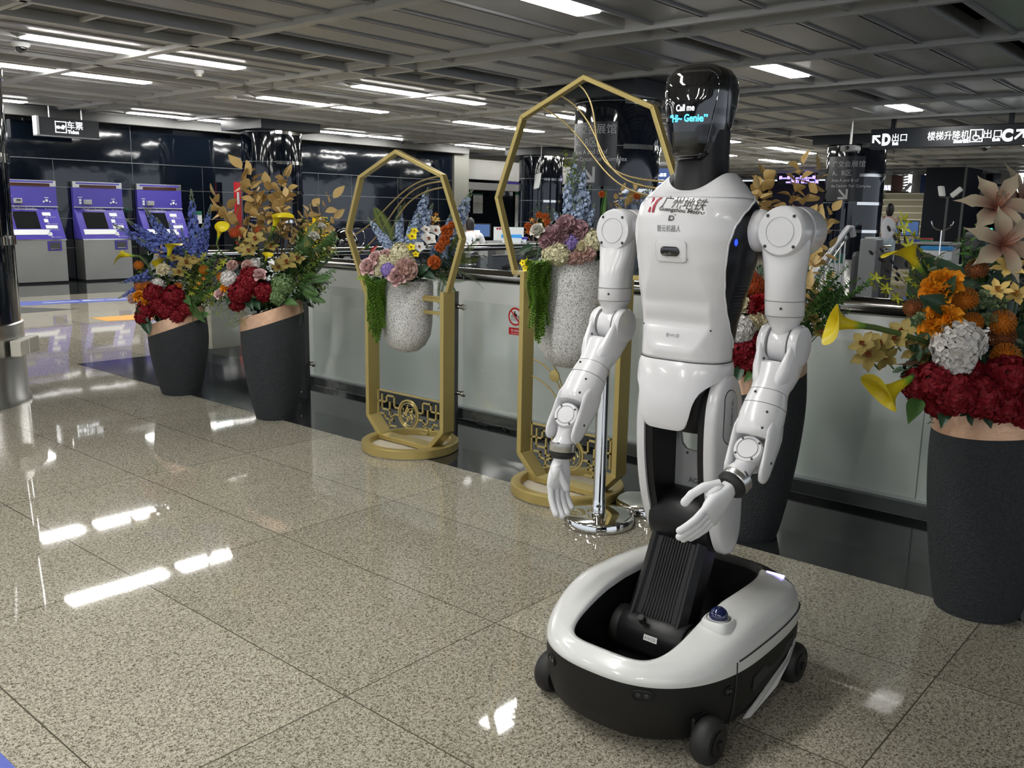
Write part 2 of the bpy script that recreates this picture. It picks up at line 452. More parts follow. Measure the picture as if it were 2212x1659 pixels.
for r in LROWS:
    mb.box((-9.7,r-SLOT_H-.02,3.03),(39,r-SLOT_H+.01,3.16)); mb.box((-9.7,r+SLOT_H-.01,3.03),(39,r+SLOT_H+.02,3.16))
struct(mb.build('ceiling_beam', M_BEAM, smooth=None))
mb = MB()
for a, b in BANDS: mb.box((-9.7,a+.04,3.085),(39,b-.04,3.1))
struct(mb.build('ceiling_vent', M_VENT, smooth=None))

# strip lamps in the slots
ROWNAME = {4.765:'in the bare row nearest the camera', 9.95:'in the third row from the ticket machine wall', 12.2:'in the second row from the ticket machine wall', 16.31:'in the row nearest the ticket machine wall'}
def strip_light(x0, x1, y, label, group):
    t = thing('ceiling_strip_light', ((x0+x1)/2, y, 3.03), label, 'ceiling light', group)
    m = MB(); m.box((x0, y-.115, 3.018), (x1, y+.115, 3.03)); m.build('diffuser', M_LAMP, t, smooth=None)
    m = MB(); m.box((x0-.02, y-.135, 3.03), (x1+.02, y+.135, 3.06)); m.build('housing', M_BEAM, t, smooth=None)
ORD = ['first','second','third','fourth','fifth','sixth','seventh','eighth','ninth','tenth','eleventh','twelfth','thirteenth','fourteenth','fifteenth','sixteenth','seventeenth','eighteenth']
for r in LROWS:
    seen = 0
    for i, x in enumerate(XB[1:9]):
        for sgn in (-1, 1):
            if r == 4.765 and sgn < 0: continue
            if r in (-.35, 2.35) and x > 3: continue  # these two rows are unseen lamps added to brighten robot, parapet and planters
            if r < 0 and x > -1: continue
            a, b = (x-1.24, x-.1) if sgn < 0 else (x+.1, x+1.22)
            vis = r in ROWNAME and 5 <= i+2 or (r in ROWNAME and x > 4.0)
            if vis:
                seen += 1
                strip_light(a, b, r, '%s white strip light from the left %s' % (ORD[seen-1], ROWNAME[r]), 'lit ceiling strip lights')
            else:
                strip_light(a, b, r, 'unseen white strip light of the hall ceiling on the camera side', 'ceiling strip lights on the camera side')

# black glass wall behind the ticket machines
mb = MB(); mb.box((-6,16.98,0),(17.2,17.25,2.86))
struct(mb.build('wall_back', M_GLOSSBLK, smooth=None))
mb = MB()
for z in (2.17, 1.685, 1.13, .6): mb.box((-6,16.972,z-.006),(17.2,16.98,z+.006))
for x in (4.2,5.65,7.1,8.56,10.02,11.45,12.9,13.85,15.3,16.7): mb.box((x-.003,16.976,0),(x+.003,16.98,2.17 if x != 8.56 else 2.86))
struct(mb.build('trim_1', mat('thin_metal_seam', (.20,.21,.22), .35, metal=.7), smooth=None))
mb = MB(); mb.box((-6,16.75,2.86),(17.6,17.25,3.02))
struct(mb.build('trim_2', mat('grey_bulkhead', (.11,.11,.105), .5), smooth=None))
mb = MB(); mb.box((17.2,16.9,0),(17.75,17.5,2.86))
struct(mb.build('trim_3', mat('pale_stone_pilaster', (.15,.15,.13), .5), smooth=None))
# recessed ticket office beyond the pilaster
mb = MB(); mb.box((17.7,21.5,0),(46,21.7,3.0))
struct(mb.build('wall_far', M_GLOSSBLK, smooth=None))
mb = MB(); mb.box((17.7,18.2,2.30),(27,18.4,2.86))
struct(mb.build('trim_4', M_MACH, smooth=None))
mb = MB(); mb.box((17.7,17.9,2.0),(27,18.42,2.12)); mb.box((17.7,17.9,2.12),(27,17.96,2.2))
struct(mb.build('trim_5', mat('pale_grey_fascia', (.16,.16,.16), .35), smooth=None))
# end wall on the right and the far passage
mb = MB(); mb.box((41,-14,0),(41.2,30,3.05))
struct(mb.build('wall_right', mat('dim_grey_wall', (.12,.12,.13), .5), smooth=None))
mb = MB(); mb.box((36,12.0,0),(36.2,17.0,2.75))
struct(mb.build('wall_violet', mat('violet_dark_wall', (.07,.065,.13), .4), smooth=None))  # violet light falling on this wall is put into its colour

# ------------------------------------------------------------------ round black columns
def column(cx, cy, label, panel=None):
    t = bpy.data.objects.new('column', None); sc.collection.objects.link(t); t.location = (cx, cy, 0)
    t['kind'] = 'structure'; t['label'] = label; t['category'] = 'column'
    m = MB(); R0 = .572
    m.lathe([(R0,.55),(R0,2.84)], (cx,cy,0), n=72); m.build('shaft', M_COLBLK, t, smooth=50)
    m = MB(); m.lathe([(.60,0),(.60,.03),(.585,.05),(.585,.56),(.57,.57)], (cx,cy,0), n=72); m.build('steel_base', M_STEEL, t, smooth=50)
    m = MB()
    for z in (2.8,2.245,1.69,1.14): m.lathe([(R0+.001,z-.006),(R0+.003,z-.004),(R0+.003,z+.004),(R0+.001,z+.006)], (cx,cy,0), n=72)
    m.build('seam_ring', mat('thin_metal_seam', (.3,.3,.3), .3), t)
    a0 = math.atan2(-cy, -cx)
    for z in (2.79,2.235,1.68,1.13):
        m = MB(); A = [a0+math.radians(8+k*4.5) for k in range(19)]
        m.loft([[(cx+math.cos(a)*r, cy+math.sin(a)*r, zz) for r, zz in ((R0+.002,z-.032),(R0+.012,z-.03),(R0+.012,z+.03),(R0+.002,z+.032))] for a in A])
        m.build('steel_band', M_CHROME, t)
    m = MB(); m.box((cx-.67,cy-.67,2.83),(cx+.67,cy+.67,3.03)); m.build('collar', M_SIGN, t, smooth=None)
    if panel:
        ac, half, z0, z1, lines, arrow = panel
        m = MB(); A = [ac-half+2*half*k/24 for k in range(25)]
        m.loft([[(cx+math.cos(a)*r, cy+math.sin(a)*r, zz) for r, zz in ((R0+.001,z0),(R0+.006,z0),(R0+.006,z1),(R0+.001,z1))] for a in A])
        pn = m.build('sign_panel', mat('dark_grey_sign_film', (.017,.019,.025), .3), t)
        m = MB()
        for s, x, z, w, size in lines:
            vs, fs = text_mesh(s, size, size*.004 if ord(s[0]) < 256 else 0)
            h0 = min(v.x for v in vs)
            m.add([(cx+math.cos(ac - half + (x+v.x-h0)/R0)*(R0+.009), cy+math.sin(ac - half + (x+v.x-h0)/R0)*(R0+.009), z+v.y) for v in vs], fs)
        if arrow:
            x, z, s = arrow
            def put(p): return (cx+math.cos(ac-half+(x+p[0]*s)/R0)*(R0+.009), cy+math.sin(ac-half+(x+p[0]*s)/R0)*(R0+.009), z+p[1]*s)
            m.build('sign_lettering', M_TXTG, pn, smooth=None, fixn=False); m = MB()
            for poly in ([(-.5,.38),(-.36,.5),(.40,-.26),(.26,-.40)], [(.5,.5),(.3,.5),(.3,-.5),(.5,-.5)], [(-.5,-.5),(-.5,-.3),(.5,-.3),(.5,-.5)]):
                q = [Vector((p[0],p[1],0)) for p in poly]
                m.grid([[put(q[0].lerp(q[3],i/10)), put(q[1].lerp(q[2],i/10))] for i in range(11)])
        m.build('sign_arrow' if arrow else 'sign_lettering', M_TXTG, pn, smooth=None, fixn=False)
    return t
column(2.03, 7.05, 'black glass column with a steel base at the left edge of the photo')
a1 = math.atan2(-7.08, -10.3)
column(10.3, 7.08, 'black glass column behind the taller gold flower stand', (a1-.68, .68, 1.73, 2.54,
       [('广交会展馆',.10,2.44,0,.135), ('A、B区',.10,2.28,0,.13), ('Area A and B of',.10,2.165,0,.085), ('the Canton Fair Complex',.10,2.075,0,.078)], (.40,1.88,.20)))
column(10.6, 15.4, 'black glass column behind the golden leaves of the second planter')
a2 = math.atan2(-7.08, -18.9)
column(18.9, 7.08, 'black glass column with white lettering beside the exit sign', (a2-.40, .70, 1.72, 2.60,
       [('广交会展馆',.14,2.44,0,.135), ('A、B区',.14,2.27,0,.13), ('Area A and B of',.14,2.13,0,.085), ('the Canton Fair Complex',.14,2.02,0,.078)], (.42,1.86,.20)))
column(18.8, 15.3, 'black glass column left of and behind the lettered middle column')

# cable box and paper on the left column
t = thing('cable_box', (2.3,6.6,.4), 'cream plastic cable box on the steel base of the left column', 'cable box')
c = on_z(20,748,.4); d = Vector((c.x-2.03, c.y-7.05, 0)).normalized()
c = Vector((2.03,7.05,.405)) + d*.62; sd = Vector((-d.y,d.x,0))
m = MB(); m.obox(c, sd*.17, d*.035, (0,0,.055)); m.build('box', M_BEIGE, t, smooth=None, bevel=.008)
m = MB(); m.obox(c + sd*-.02 + d*.002, sd*.004, d*.036, (0,0,.057)); m.build('strap', M_PAPER, t, smooth=None)

# floor stickers
def sticker(poly, m_, label, z=.0015):
    m = MB(); m.prism([(x,y,0) for x, y in poly], (0,0,z)); o = m.build('floor_sticker', m_, smooth=None)
    return tag(o, label, 'floor sticker')
s1 = sticker([(3.6,13.35),(6.5,12.95),(6.55,13.4),(3.9,13.95)], M_BLUESTK, 'blue guide strip on the floor in front of the ticket machines', .003)
m = MB()
letters(m, '▬▬▬ ■▬ ▬▬', (5.9,13.3,.0042), (.93,-.08,0), (.3,.95,0), .4, width=1.3, bold=.01)
m.build('lettering', M_WHTSTK, s1, smooth=None, fixn=False)
sticker([(5.0,11.2),(5.9,11.2),(5.6,10.65),(5.02,10.78)], M_ORGSTK, 'orange sticker on the granite floor left of the first planter', .003)
sticker([(.55,2.43),(.735,2.34),(.735,2.05),(.5,2.05)], M_BLUESTK, 'blue sticker on the floor at the bottom left corner', .003)
sticker([(14.9,5.75),(18.0,5.0),(16.8,4.6),(14.7,5.2)], M_BLUESTK, 'blue sticker on the floor near the walking person')

# ------------------------------------------------------------------ parapet, handrail, glass screens
def parapet():
    t = thing('parapet_railing', (4.42,2.0,0), 'pale panelled parapet with a dark steel handrail beside the stairwell', 'railing')
    m = MB(); m.box((4.33,-7,0),(4.52,6.05,.06)); m.build('plinth', M_BLKSTONE, t, smooth=None)
    ys = [6.02,4.3,2.75,1.22,-.3,-1.8,-3.3,-4.8,-6.3]
    for a, b in zip(ys, ys[1:]):
        m = MB(); m.box((4.38,b+.003,.06),(4.44,a-.003,.94)); m.build('panel', M_PANEL, t, smooth=None)
    m = MB(); m.tube([(4.40,-7,.965),(4.40,6.05,.965)], .045, 20); m.build('handrail', mat('dark_polished_handrail', (.30,.29,.27), .16, metal=1.0), t)
    m = MB(); m.box((4.372,-7,.06),(4.384,6.02,.075)); m.build('sill', M_PAPER, t, smooth=None)
parapet()
def screen(ya, yb, label):
    t = thing('glass_screen', (3.99,ya,0), label, 'glass screen')
    m = MB(); m.box((3.95,ya-.03,0),(3.985,ya+.03,.90)); m.build('post', M_DKSTEEL, t, smooth=None, bevel=.003)
    m = MB(); m.box((3.93,ya-.045,0),(3.95,ya+.045,.26)); bp = m.build('shoe_plate', M_DKGREY, t, smooth=None, bevel=.003)
    m = MB()
    for z in (.05,.13,.2): m.rcyl((3.93,ya,z),(3.92,ya,z),.009,10,.002)
    m.build('bolt', M_CHROME, bp)
    for z in (.265,.805):
        m = MB(); m.rcyl((3.975,ya-.02,z),(3.975,ya-.075,z),.014,14,.003); m.rcyl((3.975,ya-.075,z),(3.975,ya-.095,z),.02,14,.004); m.build('standoff', M_CHROME, t)
    m = MB(); m.box((3.995,yb+.06,.10),(4.005,ya-.06,.845)); m.build('pane', M_GLASS, t, smooth=None)
screen(6.92, 5.45, 'clear glass screen on a dark post between the two left planters')
screen(5.42, 3.90, 'clear glass screen on the post right of the second planter')
screen(3.90, 2.40, 'clear glass screen on the post behind the smaller gold stand')
screen(2.40, .88, 'clear glass screen behind the robot')
screen(.88, -.65, 'clear glass screen behind the largest planter')

def no_sign(px, py, label):
    c = on_x(px, py, 3.992); t = thing('warning_sticker', c, label, 'warning sticker')
    m = MB(); n = 32; r1, r0 = .054, .043
    m.add([(c.x, c.y-r*math.cos(2*PI*k/n), c.z+r*math.sin(2*PI*k/n)) for r in (r0,r1) for k in range(n)], [(k,(k+1)%n,n+(k+1)%n,n+k) for k in range(n)])
    m.obox((c.x-.0005,c.y,c.z), (0,.032,.032), (0,.003,-.003), (.0003,0,0)); m.build('ban_ring', M_RED, t, smooth=None)
    m = MB(); m.add([(c.x+.0008, c.y-r0*math.cos(2*PI*k/n), c.z+r0*math.sin(2*PI*k/n)) for k in range(n)], [tuple(range(n))]); m.build('disc', M_PAPER, t, smooth=None)
    m = MB()
    for k in range(6): m.box((c.x-.0004,c.y-.027+k*.011-.0015,c.z-.026),(c.x,c.y-.027+k*.011+.0015,c.z+.004))
    m.box((c.x-.0004,c.y-.03,c.z+.003),(c.x,c.y+.03,c.z+.006)); m.ball((c.x,c.y+.004,c.z+.026),(.0008,.006,.006),10,6)
    m.obox((c.x,c.y,c.z+.011),(0,.012,.004),(0,-.003,.007),(.0004,0,0)); m.build('pictogram', M_TXTB, t, smooth=None)
    m = MB(); m.box((c.x-.0004,c.y-.048,c.z-.108),(c.x+.0004,c.y+.048,c.z-.066)); pl = m.build('label_strip', M_RED, t, smooth=None)
    m = MB(); letters(m, '禁止翻越', (c.x-.0008,c.y,c.z-.082), (0,-1,0), (0,0,1), .02, width=.06); letters(m, 'No climbing', (c.x-.0008,c.y,c.z-.100), (0,-1,0), (0,0,1), .01, width=.055)
    m.build('lettering', M_PAPER, pl, smooth=None, fixn=False)
no_sign(1113, 684, 'round red no climbing sticker on the glass left of the green strands')
no_sign(1147, 688, 'round red sticker on the glass half hidden by the green strands')

# far side of the stairwell
t = thing('stairwell_railing', (7,6.93,0), 'polished steel railing across the far side of the stairwell', 'railing')
m = MB(); m.tube([(4.0,6.93,.985),(9.2,6.93,.985)], .036, 16); m.build('handrail', M_CHROME, t)
for k, x in enumerate((5.6,7.3,8.95)):
    m = MB(); m.box((x-.03,6.93,0),(x+.03,6.96,.93)); po = m.build('post', M_GREYP, t, smooth=None)
    m = MB(); m.rcyl((x-.09,6.92,.8),(x+.09,6.92,.8),.013,12,.003); m.build('standoff', M_CHROME, po)
for a, b in ((4.1,5.5),(5.7,7.2),(7.4,8.85)):
    m = MB(); m.box((a,6.90,.1),(b,6.91,.88)); m.build('pane', M_GLASSD, t, smooth=None)

# loose cable on the black border
c = on_z(1065,888,.01)
m = MB(); rnd = random.Random(4)
P = []
for k in range(26):
    a = k*.9; P.append((4.25+.035*math.sin(a*1.3), 3.95-.012*k+.05*math.sin(a), .012+.006*math.sin(a*2)))
m.tube([(4.27,4.35,.01),(4.26,4.1,.01)]+P+[(4.25,3.5,.01),(4.26,3.2,.01)], .005, 6)
tag(m.build('cable', M_RUBBER), 'tangled black cable on the black floor beside the parapet', 'cable')
# ------------------------------------------------------------------ ticket machines
def ticket_machine():
    t = thing('ticket_machine', (6.17,16.6,0), 'violet ticket machine partly hidden by the left column', 'ticket machine', 'ticket machines along the black wall')
    X, Y = 6.17, 16.6; W = .91
    m = MB(); m.box((X+.01,Y,.03),(X+W-.01,Y+.36,.76)); m.build('cabinet', M_MACH, t, smooth=None, bevel=.006)
    m = MB(); m.box((X+.02,Y+.02,0),(X+W-.02,Y+.36,.03)); m.build('plinth', M_DARK, t, smooth=None)
    # slanted lower front
    m = MB(); m.prism([(X,Y-.01,.76),(X,Y+.30,1.33),(X,Y+.36,1.33),(X,Y+.36,.76)], (W,0,0)); fr = m.build('lower_panel', M_PURPLE, t, smooth=None, bevel=.005)
    up = Vector((0,.31,.57)).normalized(); nrm = Vector((0,-.57,.31)).normalized(); rx = Vector((1,0,0))
    def sp(x, s, off=.004): return Vector((X+x, Y-.01, .76)) + up*s + nrm*off
    def plate(x0, x1, s0, s1, name, mt, off=.004, par=fr):
        mm = MB(); c = (sp(x0,s0,off)+sp(x1,s1,off))/2
        mm.obox(c, rx*((x1-x0)/2), up*((s1-s0)/2), nrm*.003); return mm.build(name, mt, par, smooth=None)
    plate(.13,.53,.22,.55,'screen',M_SCREEN)
    plate(.06,.66,.10,.20,'instruction_plate',M_PAPER)
    for s, w in ((.50,.14),(.37,.07),(.25,.20),(.11,.07)): plate(.60+.02,.62+w,s-.03,s+.035,'slot_label',M_PAPER)
    mm = MB()
    for s, w in ((.50,.14),(.37,.07),(.25,.20),(.11,.07)): letters(mm, '■ ▬▬', sp(.75,s-.055,.005), rx, up, .03, width=.18, height=.012)
    letters(mm, '▬■▬■▬▬ ■▬▬■▬', sp(.34,.615,.005), rx, up, .06, width=.42, height=.022); letters(mm, '▬▬▬▬▬▬▬', sp(.38,.588,.005), rx, up, .05, width=.38, height=.01); letters(mm, '■ ▬▬', sp(.76,.605,.005), rx, up, .05, width=.13, height=.018)
    mm.build('lettering', M_TXTG, fr, smooth=None, fixn=False)
    m = MB(); m.box((X-.005,Y-.015,.752),(X+W+.005,Y+.01,.772)); m.build('chrome_lip', M_CHROME, t, smooth=None)
    # upper front
    m = MB(); m.box((X,Y+.27,1.335),(X+W,Y+.36,1.68)); u = m.build('upper_panel', M_PURPLE, t, smooth=None, bevel=.004)
    m = MB(); m.box((X-.005,Y+.26,1.325),(X+W+.005,Y+.275,1.34)); m.build('lip', M_TXTG, u, smooth=None)
    m = MB(); m.box((X+.17,Y+.19,1.38),(X+.30,Y+.27,1.47)); cb = m.build('coin_slot', M_GREYP, u, smooth=None, bevel=.012)
    m = MB(); m.box((X+.20,Y+.185,1.43),(X+.27,Y+.192,1.45)); m.build('slot', M_DARK, cb, smooth=None)
    m = MB()
    for dx, r in ((.0,.017),(.05,.024),(.105,.014)): m.rcyl((X+.68+dx,Y+.27,1.43+(.01 if dx==.05 else -.01)),(X+.68+dx,Y+.262,1.43+(.01 if dx==.05 else -.01)),r,14,.003)
    for dz in (.0,.05): m.box((X+.10,Y+.265,1.39+dz),(X+.14,Y+.27,1.43+dz))
    m.build('pictograms', M_PAPER, u, smooth=None)
    mm = MB(); letters(mm, '▬▬', (X+.73,Y+.268,1.49), (1,0,0), (0,0,1), .04, width=.07, height=.012); letters(mm, '▬▬', (X+.12,Y+.268,1.51), (1,0,0), (0,0,1), .04, width=.07, height=.012); mm.build('lettering', M_PAPER, u, smooth=None, fixn=False)
    # header
    m = MB(); m.box((X,Y+.27,1.68),(X+W,Y+.36,1.79)); h = m.build('header', M_STEEL, t, smooth=None, bevel=.004)
    m = MB(); m.box((X+.12,Y+.264,1.685),(X+.80,Y+.27,1.735)); m.build('display', mat('dim_amber_display', (.05,.012,.004), .2), h, smooth=None)
    m = MB(); m.box((X+.06,Y+.264,1.745),(X+.86,Y+.27,1.775)); m.build('violet_strip', M_PURPLE, h, smooth=None)
    # outlet
    m = MB(); m.box((X+.58,Y-.014,.57),(X+.82,Y,.74)); o = m.build('outlet_frame', M_PURPLE, t, smooth=None, bevel=.008)
    m = MB(); m.box((X+.615,Y-.018,.60),(X+.785,Y-.012,.715)); m.build('outlet_window', M_DKGREY, o, smooth=None)
    m = MB(); m.box((X+.62,Y-.03,.60),(X+.78,Y-.014,.61)); m.build('outlet_tray', M_CHROME, o, smooth=None)
    return t
tm = ticket_machine()
tm2 = copy_tree(tm, (7.37,16.6,0)); tm2['label'] = 'violet ticket machine seen whole, in the middle of the three'
tm3 = copy_tree(tm, (8.57,16.6,0)); tm3['label'] = 'violet ticket machine behind the blue flowers of the first planter'

# ------------------------------------------------------------------ hanging signs
def arrow(mb, c, right, up, s, nw=True):
    c, right, up = Vector(c), Vector(right), Vector(up); k = -1 if nw else 1
    def q(x, y): return c + right*(x*s*k) + up*(y*s)
    for poly in ([(-.5,-.36),(-.36,-.5),(.42,.28),(.28,.42)], [(.5,.5),(.5,-.35),(.28,-.35),(.28,.5)], [(-.35,.5),(.5,.5),(.5,.28),(-.35,.28)]):
        mb.add([q(*p) for p in poly], [(0,1,2,3)])
def wheel_icon(mb, c, right, up, s):
    c, right, up = Vector(c), Vector(right), Vector(up)
    def P(x, y): return c + right*(x*s) + up*(y*s)
    n = 4; b = .5
    for a in ([(-b,-b),(b,-b),(b,-b+.07),(-b,-b+.07)], [(-b,b-.07),(b,b-.07),(b,b),(-b,b)], [(-b,-b),(-b+.07,-b),(-b+.07,b),(-b,b)], [(b-.07,-b),(b,-b),(b,b),(b-.07,b)]):
        mb.add([P(*p) for p in a], [(0,1,2,3)])
    mb.add([P(-.06+.06*math.cos(2*PI*k/14), .31+.06*math.sin(2*PI*k/14)) for k in range(14)], [tuple(range(14))])
    mb.add([P(*p) for p in [(-.1,.22),(.0,.22),(.02,.02),(.2,.02),(.28,-.2),(.36,-.16),(.42,-.24),(.25,-.32),(.14,-.06),(-.1,-.06)]], [tuple(range(10))])
    A = [math.radians(110+i*14) for i in range(17)]
    for r in zip(A, A[1:]):
        mb.add([P(-.04+.24*math.cos(r[0]), -.14+.24*math.sin(r[0])), P(-.04+.24*math.cos(r[1]), -.14+.24*math.sin(r[1])), P(-.04+.17*math.cos(r[1]), -.14+.17*math.sin(r[1])), P(-.04+.17*math.cos(r[0]), -.14+.17*math.sin(r[0]))], [(0,1,2,3)])
SX = 15.75
t = thing('exit_sign', (SX,4.4,2.69), 'long dark hanging exit sign with white D and C lettering', 'sign')
m = MB(); m.box((SX,2.2,2.53),(SX+.16,5.70,2.855)); m.build('sign_box', M_SIGN, t, smooth=None, bevel=.01)
for y in (5.36,3.6):
    m = MB(); m.box((SX+.05,y-.035,2.85),(SX+.11,y+.035,3.05)); m.build('hanger', M_SIGN, t, smooth=None)
m = MB(); R_, U_ = Vector((0,-1,0)), Vector((0,0,1))
def sgn(px, py): p = on_x(px, py, SX-.004); return p
arrow(m, sgn(1894,302), R_, U_, .145, True); m.build('sign_arrow', M_TXTW, t, smooth=None, fixn=False); m = MB()
letters(m, 'D', sgn(1914.5,301.5), R_, U_, .2, width=.135, height=.19, bold=.012)
letters(m, '出口', sgn(1943,297), R_, U_, .17, width=.235, height=.125, bold=0)
letters(m, 'Exit', sgn(1934,310), R_, U_, .07, width=.095, height=.056, bold=.003)
letters(m, '楼梯升降机', sgn(2048,292.5), R_, U_, .14, width=.62, height=.135, bold=0)
letters(m, 'Stairlift', sgn(2076,304.5), R_, U_, .07, width=.225, height=.062, bold=.003)
m2_ = MB(); wheel_icon(m2_, sgn(2109,293), R_, U_, .19); m2_.build('wheelchair_symbol', M_TXTW, t, smooth=None, fixn=False)
letters(m, '出口', sgn(2144,289), R_, U_, .17, width=.255, height=.13, bold=0)
letters(m, 'Exit', sgn(2152,301), R_, U_, .07, width=.11, height=.055, bold=.003)
letters(m, 'C', sgn(2176,292), R_, U_, .2, width=.155, height=.19, bold=.012)
m2_ = MB(); arrow(m2_, sgn(2203,290), R_, U_, .15, False); m2_.build('sign_arrow', M_TXTW, t, smooth=None, fixn=False)
m.build('sign_lettering', M_TXTW, t, smooth=None, fixn=False)

TY = 16.36
t = thing('ticket_sign', (7.15,TY,2.68), 'dark hanging ticket sign above the violet ticket machines', 'sign')
m = MB(); m.box((6.66,TY,2.53),(7.68,TY+.14,2.83)); m.build('sign_box', M_SIGN, t, smooth=None)
m = MB(); m.box((6.62,TY-.01,2.52),(6.662,TY+.15,2.84)); m.box((6.62,TY-.01,2.515),(7.69,TY+.15,2.53)); m.build('end_cap', M_TXTG, t, smooth=None)
for x in (6.87,7.42):
    m = MB(); m.cyl((x,TY+.07,2.82),(x,TY+.07,3.02),.014,10); m.build('hanger', M_STEEL, t)
m = MB(); R_ = Vector((1,0,0))
def sg2(px, py): return on_y(px, py, TY-.004)
c = sg2(131.5,274.5); b = .095
for a in ([(-b,-b),(b,-b),(b,-b+.012),(-b,-b+.012)], [(-b,b-.012),(b,b-.012),(b,b),(-b,b)], [(-b,-b),(-b+.012,-b),(-b+.012,b),(-b,b)], [(b-.012,-b),(b,-b),(b,b),(b-.012,b)]):
    m.add([c+R_*p[0]+U_*p[1] for p in a], [(0,1,2,3)])
m.add([c+R_*(-.045+.04*math.cos(2*PI*k/14))+U_*(-.005+.026*math.sin(2*PI*k/14)) for k in range(14)], [tuple(range(14))])
m.add([c+R_*p[0]+U_*p[1] for p in [(-.01,-.02),(.03,.04),(.08,.02),(.045,-.04)]], [(0,1,2,3)])
letters(m, '车票', sg2(162,271.5), R_, U_, .14, width=.27, height=.135, bold=0)
letters(m, 'Ticket', sg2(158.5,285.5), R_, U_, .07, width=.19, height=.06, bold=.003)
m.build('sign_lettering', M_TXTW, t, smooth=None, fixn=False)

# ------------------------------------------------------------------ ceiling fittings
def detector(px, py, label, r=.06, dome=False):
    p = on_z(px, py, 3.0); p.z = 3.035
    t = thing('security_camera' if dome else 'smoke_detector', p, label, 'camera' if dome else 'smoke detector')
    m = MB(); m.lathe([(r,0),(r*1.02,-.02),(r*.8,-.045)], p, (0,0,1), 24); m.build('base', M_PAPER, t)
    m = MB()
    if dome: m.ball(p+Vector((.0,-.0,-.055)), (r*.62,r*.62,r*.55), 16, 10); m.build('dome', M_BLKGLS, t)
    else: m.lathe([(r*.6,-.045),(r*.55,-.075),(r*.3,-.08)], p, (0,0,1), 20); m.build('sensor', M_BEIGE, t)
detector(45,100,'white dome camera under the first lamp at the top left', .09, True)
detector(430,158,'white cone smoke detector beside the second row of lamps')
detector(2127,318,'white dome camera hanging below the exit sign', .12, True)
detector(1552,258,'small white detector on the ceiling right of the robot head', .10)
detector(872,303,'small white dome camera near the ceiling above the smaller gold stand', .12, True)
p = on_z(487,211,3.0); t = thing('ceiling_speaker', p, 'flat oval ceiling speaker left of the third lamp row', 'speaker')
m = MB(); m.lathe([(.16,.03),(.17,.0),(.13,-.012)], p, (0,0,1), 32); m.build('rim', M_PAPER, t)
m = MB(); m.lathe([(.125,-.012),(.11,-.016)], p, (0,0,1), 32); m.build('grille', M_BEIGE, t)
p = Vector((15.7,6.0,0)); t = thing('hanging_camera', (p.x,p.y,2.6), 'boxy camera hanging on a pole left of the exit sign', 'camera')
m = MB(); m.cyl((p.x,p.y,2.62),(p.x,p.y,3.05),.02,12); m.build('pole', M_STEEL, t)
m = MB(); m.box((p.x-.14,p.y-.13,2.50),(p.x+.12,p.y+.13,2.60)); hb = m.build('body', M_GREYP, t, smooth=None, bevel=.02)
m = MB(); m.rcyl((p.x-.16,p.y,2.55),(p.x-.13,p.y,2.55),.035,16); m.build('lens', M_BLKGLS, hb)

